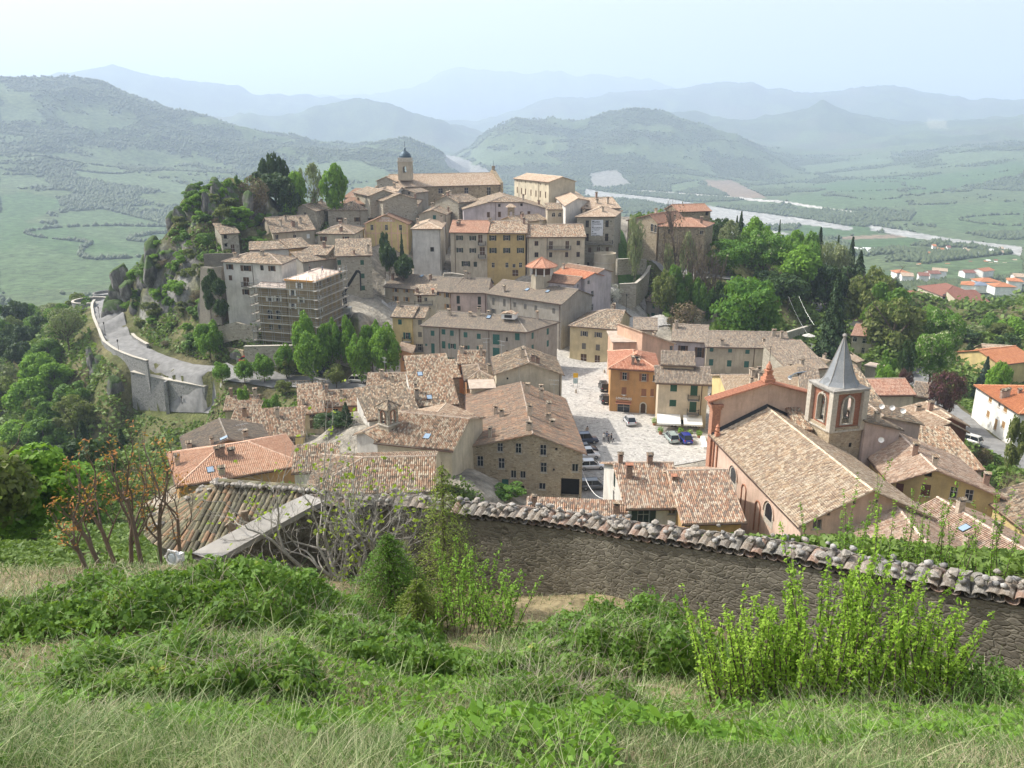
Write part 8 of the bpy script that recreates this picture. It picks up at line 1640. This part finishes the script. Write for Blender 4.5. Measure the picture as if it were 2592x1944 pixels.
m=MB();m.lathe((AP.x,AP.y,0),[(rad-.35,30),(rad-.35,ze_-.02)],28)
for s_ in(-1,1):e=rn_*s_*(rad-.35);m.face([(AP.x+e.x,AP.y+e.y,30),(RE.x+e.x,RE.y+e.y,30),(RE.x+e.x,RE.y+e.y,ze_-.02),(AP.x+e.x,AP.y+e.y,ze_-.02)])
m.face([(RE.x+rn_.x*2.4,RE.y+rn_.y*2.4,30),(RE.x-rn_.x*2.4,RE.y-rn_.y*2.4,30),(RE.x-rn_.x*2.4,RE.y-rn_.y*2.4,ze_),(RE.x,RE.y,zr-.1),(RE.x+rn_.x*2.4,RE.y+rn_.y*2.4,ze_)])
m.build('wall',W['wallnear'],ar)
al_=Vector(ar.location)
for i in range(34):
 if i<18:q=AP+rd*(L_r*i/17)+rn_*RF.uniform(.12,.3)+UP*.08
 else:t=RF.uniform(.05,1)*math.pi;rr_=RF.choice([RF.uniform(2.2,2.7),RF.uniform(.3,1.2)]);q=AP+(rn_*math.cos(t)-rd*math.sin(t))*rr_;q.z=zr+(ze_-zr)*rr_/rad+.14
 r_=RF.uniform(.1,.19);o=link('weight_stone',SM[i%5],ar,q-al_);o.scale=(r_*1.3,r_,r_*.8);o.rotation_euler=(0,0,RF.uniform(0,6))
#generic branching
def grow(m,tips,p,d,ln,r,depth,R_,up=.25,spread=.7,n=3,curl=.25,shrink=.72):
 pts=[p];rr=[r];q=p.copy();dd=d.copy();k=4
 for i in range(k):
  dd=(dd+Vector((R_.uniform(-curl,curl),R_.uniform(-curl,curl),R_.uniform(-curl,curl)+up*.35))).normalized();q=q+dd*ln/k;pts.append(q);rr.append(r*(1-.38*(i+1)/k))
  if depth>0 and i in(1,2)and R_.random()<.75:
   s=dd.cross(Vector((R_.uniform(-1,1),R_.uniform(-1,1),R_.uniform(-.4,1)))).normalized();grow(m,tips,q,(dd*.5+s*spread).normalized(),ln*shrink*R_.uniform(.5,.9),rr[-1]*.6,depth-1,R_,up,spread,n,curl,shrink)
 m.tube(pts,rr,6 if r>.02 else 4,cap=False)
 if depth==0:tips.append((q,dd));return
 for j in range(n):
  s=dd.cross(Vector((R_.uniform(-1,1),R_.uniform(-1,1),R_.uniform(-1,1)))).normalized();grow(m,tips,q,(dd+s*spread*R_.uniform(.6,1.2)).normalized(),ln*shrink*R_.uniform(.75,1.1),rr[-1]*.78,depth-1,R_,up,spread,n,curl,shrink)
fp=atz(862,1515,39.6);fr=empty('fig_tree',fp,0,'sprawling bare fig tree with pale grey branches and tiny lime leaf buds','tree');m=MB();tips=[];R_=random.Random(21)
for i,(dx,dy,dz,ln)in enumerate([(-.55,.1,.75,1.35),(.3,.25,.9,1.35),(.9,.1,.55,1.2),(-.1,.0,1,1.45),(.65,.3,.8,1.3),(-1.0,-.1,.45,1.4),(.5,-.35,.5,1.1),(-.8,-.3,.8,1.3),(1.0,.0,.30,1.1)]):
 grow(m,tips,fp+Vector((.1*i-.3,.05*i,-.1)),Vector((dx,dy,dz)).normalized(),ln*1.08,.07 if i<5 else .05,5,R_,.35,.75,2,.34,.77)
m.build('branches',M_plain('pale fig bark',(.34,.315,.275),.85,var=.3,sc=10),fr,smooth=False)
rg=np.random.default_rng(2);C=[];Nn=[]
for q,d in tips:
 if rg.random()<.09:
  for _ in range(rg.integers(2,4)):C.append((q.x+rg.normal()*.03,q.y+rg.normal()*.03,q.z+rg.uniform(0,.06)));Nn.append((rg.normal(),rg.normal(),1.0))
C=np.array(C)-np.array(fp);link('leaves',leafmesh('leaves',leaves(C,np.array(Nn),.085,rg,.8),LF['fig']),fr)
st=atz(610,1370,40.2);m=MB();m.tube([st+Vector((.1,0,-1)),st+Vector((0,0,.1)),st+Vector((-.28,0,.5))],[.16,.13,.1],9);m.tube([st,st+Vector((.18,0,.45)),st+Vector((.14,.05,.8))],[.12,.1,.085],9);m.tube([st+Vector((.1,0,-.2)),st+Vector((.33,0,.3)),st+Vector((.36,.05,.62))],[.1,.09,.07],9)
tag(m.build('pruned_stump',M_plain('stump bark',(.22,.17,.12),.9,var=.3,sc=12),org=st),'thick pruned stump with sawn branch ends before the mossy tile roof','stump')
for i,(u,v,top,Y,lean)in enumerate([(361,1434,1075,14.6,-.06),(300,1440,1120,15.4,-.25),(262,1450,1200,14.2,-.35),(402,1430,1100,14.9,.12),(225,1455,1290,13.6,-.3),(455,1418,1180,16.2,.05),(330,1440,1180,15.0,.15)]):
 b=aty(u,v,Y);b.z=h1(b.x,b.y);tz=aty(u,top,Y).z;h_=max(1.2,tz-b.z);r=empty('sapling',b,0,['tallest red leaved sapling, left of centre of its thicket','red leaved sapling leaning left beside the tallest','slender red leaved sapling leaning far left','red leaved sapling just left of the floodlight','shortest red leaved sapling at the left end of the thicket','red leaved sapling before the mossy tile roof','thin upright red leaved sapling behind the tallest'][i],'sapling','red leaved saplings');m=MB();tips=[];R_=random.Random(40+i)
 m.tube([b-UP*.2,b+Vector((lean*h_*.3,0,h_*.3)),b+Vector((lean*h_*.6,0,h_*.5))],[.05,.04,.034],7)
 for a in range(5):an=a*1.3+i;grow(m,tips,b+Vector((lean*h_*(.2+.1*a),0,h_*(.22+.08*a))),Vector((math.cos(an)*.7,math.sin(an)*.5,.9)).normalized(),h_*.27,.022,2,R_,.55,.6,2,.2,.62)
 m.build('stem',M_plain('sapling bark',(.16,.12,.09),.9),r);C=[];Nn=[]
 for q,d in tips:
  if rg.random()<.3:
   for _ in range(7):C.append(tuple(q+Vector((rg.normal()*.07,rg.normal()*.07,rg.normal()*.035))));Nn.append((rg.normal()*.5,rg.normal()*.5,1))
 link('leaves',leafmesh('leaves',leaves(np.array(C)-np.array(b),np.array(Nn),.075,rg,.4),LF['rust']),r)
q=aty(437,1412,15.2);nd=Vector((-.35,-.85,.1)).normalized();Q3=nd.to_track_quat('Z','Y').to_matrix();fl=empty('floodlight',(q.x,q.y,q.z-.5),0,'round white floodlight on a bracket in the grass beside the coping wall','floodlight')
def lathe_dir(prof,n=20,mi=0):
 m=MB()
 for(r0,z0),(r1,z1)in zip(prof,prof[1:]):
  for j in range(n):
   f=lambda r_,z_,t:q+Q3@Vector((r_*math.cos(t),r_*math.sin(t),z_));t0,t1=2*math.pi*j/n,2*math.pi*(j+1)/n;P_=[f(r0,z0,t0),f(r0,z0,t1),f(r1,z1,t1),f(r1,z1,t0)]
   if r0<1e-6:P_=P_[1:]
   elif r1<1e-6:P_=P_[:3]
   m.face(P_)
 return m
lathe_dir([(0,-.16),(.07,-.16),(.12,-.1),(.165,0),(.165,.03),(.13,.03),(.125,.0)]).build('housing',MT['whitep'],fl);lathe_dir([(.13,.01),(.08,.03),(0,.035)]).build('lens',M_plain('frosted lens',(.5,.56,.58),.15,var=.1),fl)
m=MB()
for k in range(6):t=k*math.pi/3;m.box(q+Q3@Vector((.17*math.cos(t),.17*math.sin(t),.01)),(.04,.04,.05),Q3)
m.bar(q+Q3@Vector((.18,0,-.05)),q+Vector((.1,.1,-.55)),.03);m.box(q+Vector((.12,.06,-.02)),(.1,.18,.16),Q3);m.build('bracket',MT['whitep'],fl)
def cedar(u,vtop,vb,Y,w_,label,mat,droop,n=15000,tiers=22,cls='conifer',ls=.05):
 b=aty(u,vb,Y);tp_=aty(u,vtop,Y);g=h1(b.x,b.y);h_=tp_.z-g+.05;wm=w_*Y/F/.9/2;b.z=g;r=empty(cls,b,0,label,'conifer');m=MB();m.tube([b-UP*.2,b+UP*h_*.6,b+UP*h_],[.06,.035,.006],6);rg=np.random.default_rng(int(u));C,Nn=[],[]
 for i in range(tiers*5):
  t=(i+rg.random())/(tiers*5);z_=h_*(.05+.93*t);ln=wm*(1-t)**.8*rg.uniform(.55,1.15)+.05;a=i*2.399;pts=[]
  for k in range(6):
   s=k/5;pts.append(b+Vector((math.cos(a)*ln*s,math.sin(a)*ln*s,z_+ln*(.45*s-(droop+.45)*s*s*.9))))
  m.tube(pts,[.012,.01,.008,.006,.004,.002],3,cap=False)
  k=int(n/(tiers*5)*(ln/wm)*1.7)+20;tt=rg.random(k)**.7;P_=np.array([tuple(p)for p in pts]);idx=np.clip((tt*5).astype(int),0,4);fr_=(tt*5-idx)[:,None];c=P_[idx]*(1-fr_)+P_[idx+1]*fr_
  sd=rg.normal(size=(k,3))*np.array([.09,.09,.035])*(ln+.15);sd[:,2]-=np.abs(rg.normal(size=k))*.06*(1+droop)*ln;C.append(c+sd);nn_=rg.normal(size=(k,3))*.5;nn_[:,2]+=1;Nn.append(nn_)
 m.build('trunk',BARK,r);C=np.concatenate(C)-np.array(b);link('needles',leafmesh('needles',leaves(C,np.concatenate(Nn),ls,rg,.35),mat),r)
cedar(992,1353,1580,14.2,300,'small dense bright green conifer left of the tall one',LF['dcedar'],.3,16000)
cedar(1128,1175,1560,15.6,340,'tall thin yellow green conifer with drooping feathery branches',LF['cedar'],.9,10000,20)
cedar(1060,1470,1640,13.4,240,'low drooping yellow green conifer bough between the two upright conifers',LF['cedar'],.6,9000,12)
def shoots(name,label,spots,mat,ls,per=26,group=None,rodm=None,lean=.18,cat='shrub',side=.35):
 """spots: (base Vector, height)"""
 c=spots[0][0];r=empty(name,c,0,label,cat,group);m=MB();C,Nn=[],[];R_=random.Random(len(spots));rg=np.random.default_rng(len(spots)+3)
 for b,h_ in spots:
  d=Vector((R_.uniform(-lean,lean),R_.uniform(-lean,lean),1));cv=Vector((R_.uniform(-.12,.12),R_.uniform(-.12,.12),0));pts=[b+d*(h_*t)+cv*(t*t*h_)for t in(0,.25,.5,.75,1)];m.tube(pts,[.012,.010,.008,.005,.002],4,cap=False)
  stems=[(pts,h_)]
  for j in range(int(h_*5)):
   t=R_.uniform(.1,.85);k=int(t*4);q=pts[k].lerp(pts[k+1],t*4-k);a=R_.uniform(0,6.28);l2=R_.uniform(.25,1)*side*(1.1-t);e=q+Vector((math.cos(a)*l2*.6,math.sin(a)*l2*.6,l2));m.tube([q,e],[.004,.0015],3,cap=False);stems.append(([q,q.lerp(e,.33),q.lerp(e,.66),(q+e)/2,e],l2))
  for pts_,hh in stems:
   k=max(4,int(per*hh*2.2));tt=rg.uniform(.12,1,k);P_=np.array([tuple(p)for p in pts_]);ix=np.clip((tt*4).astype(int),0,3);f_=(tt*4-ix)[:,None];a=rg.uniform(0,6.28,k);o=np.stack([np.cos(a),np.sin(a),np.full(k,.6)],-1);C.append(P_[ix]*(1-f_)+P_[ix+1]*f_+o*ls*.55);nn_=o*.5;nn_[:,2]+=.6;Nn.append(nn_)
 m.build('stems',rodm or BARK,r);C=np.concatenate(C)-np.array(c);link('leaves',leafmesh('leaves',leaves(C,np.concatenate(Nn),ls,rg,.5),mat),r);return r
def gspots(n,u0,u1,Y0,Y1,h0,h1_,seed,prof=None):
 R_=random.Random(seed);out=[]
 for i in range(n):
  u=R_.uniform(u0,u1);Y=R_.uniform(Y0,Y1);a,dy,dz=ray(u,1500);x=a*Y/dy;k=1 if prof is None else prof((u-u0)/(u1-u0));out.append((Vector((x,Y,h1(x,Y))),R_.uniform(h0,h1_)*k))
 return out
shoots('shrub','bushy green leaved shrub right of the tall conifer, before the wall',gspots(40,1100,1310,12.6,14.6,.9,2.3,3,lambda t:1-abs(t-.35)*.7),LF['bright'],.055,30,lean=.38)
shoots('shrub','large lime green shrub of upright leafy shoots before the wall at the right',gspots(110,1960,2450,7.1,8.5,.8,1.75,5,lambda t:.75+.5*math.sin(3.14*min(1,t*1.15))),LF['lime'],.045,48,side=.26,lean=.3)
shoots('shrub','smaller lime green shrub of upright shoots left of the large one',gspots(44,1800,1985,7.3,8.5,.6,1.35,6),LF['lime'],.042,44,side=.22,lean=.3)
shoots('shrub','airy green shrub showing above the wall top at the right',[(Vector((atz(u,1440,42).x*1.12,atz(u,1440,42).y*1.12,40.2)),hh)for u,hh in[(random.Random(u).uniform(2060,2560),random.Random(u*3).uniform(1.9,3.1)*(1.15 if 9<u<26 else .8))for u in range(40)]],LF['bright'],.055,22,side=.3)
shoots('shrub','low rounded dark leaved bush at the right edge by the wall foot',gspots(50,2440,2620,7.4,8.4,.25,.5,9),LF['mid'],.04,60,side=.2)
#ivy, brambles and grass over the near bank
def carpet(name,label,n,region,hfun,size,mat,seed,cat='plants',asp=.85,up=1.0):
 rg=np.random.default_rng(seed);az=rg.uniform(-.80,.80,n);r=np.exp(rg.uniform(math.log(1.7),math.log(19),n));x,y=r*np.sin(az),r*np.cos(az);z_=hgt(x,y);u,v=proj(x,y,z_);k=region(x,y,u,v,rg.random(n))
 x,y,z_,r=x[k],y[k],z_[k],r[k];hh=hfun(x,y);t=rg.random(len(x))**.45;C=np.stack([x,y,z_+hh*t],-1)
 e=.12;gx_=(hfun(x+e,y)-hfun(x-e,y))/(2*e);gy_=(hfun(x,y+e)-hfun(x,y-e))/(2*e);Nn=np.stack([-gx_,-gy_,np.full(len(x),up)],-1);Nn+=rg.normal(size=Nn.shape)*.7
 s=size*rg.choice([.6,1,1.7],len(x),p=[.4,.45,.15])*(.55+.45*np.clip(r/7,0.35,1.6));Pq=leaves(C,Nn,1,rg,asp).reshape(-1,4,3);Pq=(Pq-C[:,None])*s[:,None,None]+C[:,None]
 o=link(name,leafmesh(name,Pq.reshape(-1,3),mat));return tag(o,label,cat,kind='stuff')
def moundh(cx,cy,rx,ry,h_):return lambda x,y:h_*np.clip(1-((x-cx)/rx)**2-((y-cy)/ry)**2,0,1)**.6
MND=[(-4.2,10.3,2.6,1.4,.5),(-2.5,11.3,1.6,1.4,.55),(-6.2,9.6,1.5,1,.3),(-1.5,9.6,1.5,1.1,.35),(1.7,10.6,1.7,1.9,1.0),(3.0,9.7,1.2,1.2,.45),(.5,6.3,.9,.9,.22),(.4,8.9,1.2,.9,.3),(-2.9,6.4,1.3,.8,.2)]
def ivyh(x,y):
 h_=np.zeros_like(x)
 for a in MND:h_=np.maximum(h_,moundh(*a)(x,y))
 return h_*.8*(.35+1.15*vn(x*1.5,y*1.5,31))+(h_>.05)*.36*vn(x*3,y*3,32)
def ivyreg(x,y,u,v,q):
 m_=(ivyh(x,y)>.16)&(vn(x*5,y*5,45)>.2);patch=(vn(x*.8+3,y*.8,41)>.60)&(y>3.2);lf_=(x<-.42*y)&(y<6.5)&(y>3.2)&(vn(x*1.3,y*1.3,43)>.35)
 return(m_|(patch&(q<.35))|(lf_&(q<.6)))&(np.abs(u)<4000)&(y<14.5)
carpet('ivy','glossy green ivy and bramble mounds on the near bank',1300000,ivyreg,ivyh,.045,LF['ivy'],1)
carpet('brambles','darker bramble leaves mixed through the near mounds',260000,lambda x,y,u,v,q:(ivyh(x,y)>.2)&(vn(x*.9,y*.9,47)>.45),lambda x,y:ivyh(x,y)*1.12+.03,.055,LF['mid'],6,asp=.5)
carpet('weeds','broad leaved green weeds scattered through the near grass',170000,lambda x,y,u,v,q:(vn(x*1.1,y*1.1,51)>np.where(x<-1,.45,.56))&(q<.5)&(y<12)&(ivyh(x,y)<.4),lambda x,y:.10+.12*vn(x*4,y*4,52),.06,LF['lime2'],4,asp=.45)
def M_grass(name,c1,c2,c3):
 m,t,p,o=_nt(name);g=N(t,'ShaderNodeNewGeometry');n=noise(t,.9,3,.6,g.outputs['Position']);ad=N(t,'ShaderNodeMath',operation='MULTIPLY_ADD');L(t,g.outputs['Random Per Island'],ad.inputs[0]);ad.inputs[1].default_value=.75;L(t,n.outputs[0],ad.inputs[2])
 c=ramp(t,ad.outputs[0],[(.35,c1),(.85,c2),(1.0,c3)]).outputs[0];L(t,c,p.inputs['Base Color']);p.inputs['Roughness'].default_value=.5;p.inputs['Specular IOR Level'].default_value=.3
 tr=N(t,'ShaderNodeBsdfTranslucent');L(t,c,tr.inputs[0]);ms=N(t,'ShaderNodeMixShader');ms.inputs[0].default_value=.35;L(t,p.outputs[0],ms.inputs[1]);L(t,tr.outputs[0],ms.inputs[2]);L(t,ms.outputs[0],o.inputs[0]);return m
def grass(name,label,n,seed,hmean,wid,mat,dens,flat=.35,rmin=1.25,rmax=18.5):
 rg=np.random.default_rng(seed);az=rg.uniform(-.80,.80,n);r=np.exp(rg.uniform(math.log(rmin),math.log(rmax),n));x,y=r*np.sin(az),r*np.cos(az);k=dens(x,y,rg.random(n));x,y,r=x[k],y[k],r[k];z_=hgt(x,y)+(ivyh(x,y)*.8 if name!='grass' else 0);n=len(x)
 h_=hmean*(.45+.9*rg.random(n))*(.6+.8*vn(x*1.5,y*1.5,61));w_=wid*(.6+.7*rg.random(n))*np.clip(r/4.5,.7,2.6);a=rg.uniform(0,6.283,n);le=h_*(flat+.7*rg.random(n)**2);wa=rg.uniform(0,6.283,n)+(rg.random(n)<.3)*0
 dx,dy=np.cos(wa),np.sin(wa);sx,sy=np.cos(a),np.sin(a);P_=[]
 for t,wf in((0,1),(.4,.85),(.75,.5),(1,.06)):
  cx,cy,cz_=x+dx*le*t*t,y+dy*le*t*t,z_+h_*(t-.28*t*t*(le/h_))-.02
  P_.append(np.stack([cx-sx*w_*wf/2,cy-sy*w_*wf/2,cz_],-1));P_.append(np.stack([cx+sx*w_*wf/2,cy+sy*w_*wf/2,cz_],-1))
 V_=np.stack(P_,1).reshape(-1,3);b=(np.arange(n)*8)[:,None];Fq_=np.concatenate([b+np.array([0,1,3,2]),b+np.array([2,3,5,4]),b+np.array([4,5,7,6])])
 o=link(name,npmesh(name,V_,Fq_,mat));tag(o,label,'grass',kind='stuff')
notivy=lambda x,y,q:(q<np.where(ivyh(x,y)>.35,.06,1.0))&((x<-5.2)|(y<np.interp(x,[-9,-3,2,6,12,30],[13.5,12.6,11.2,9.2,7.6,6.6])+1.4)|(q<.25))
grass('grass','long green spring grass over the near bank',210000,71,.13,.0052,M_grass('grass blades',(.04,.09,.018),(.14,.235,.055),(.42,.44,.24)),notivy)  # darkest and palest blade tones paint in shaded gaps and highlights
grass('dry_grass','straw coloured dead stalks lying in the near grass',80000,72,.14,.0035,M_grass('straw',(.30,.24,.13),(.50,.42,.26),(.62,.55,.38)),lambda x,y,q:notivy(x,y,q)&(q<np.where(vn(x*.9,y*.9,81)>.52,.95,.22)),.9)
grass('grass_tufts','taller tufts of green grass with bent blades in the near bank',60000,73,.32,.006,M_grass('tuft blades',(.06,.12,.025),(.17,.28,.07),(.38,.42,.2)),lambda x,y,q:(q<.6)&(vn(x*1.3,y*1.3,83)>.55)&(y<13),.7)
grass('dead_twigs','tangled dead brown stalks over the bramble mounds',60000,74,.3,.0035,M_grass('dead stalks',(.20,.15,.10),(.36,.29,.21),(.5,.43,.33)),lambda x,y,q:(ivyh(x,y)>.3)&(q<np.where(vn(x*1.2,y*1.2,85)>.5,.9,.15)),.6)
#haze
hm=bpy.data.materials.new('haze');hm.use_nodes=True;t=hm.node_tree
for n in list(t.nodes):
 if n.type=='BSDF_PRINCIPLED':t.nodes.remove(n)
pv=t.nodes.new('ShaderNodeVolumePrincipled');t.links.new(pv.outputs[0],t.nodes['Material Output'].inputs['Volume'])
pv.inputs['Density'].default_value=HAZE;pv.inputs['Color'].default_value=(.66,.79,1.0,1);pv.inputs['Anisotropy'].default_value=.15
mb=MB();mb.box((0,7500,460),(38000,18600,1380))
hz=mb.build('haze',hm);tag(hz,'pale blue haze filling the valley air','haze',kind='stuff')
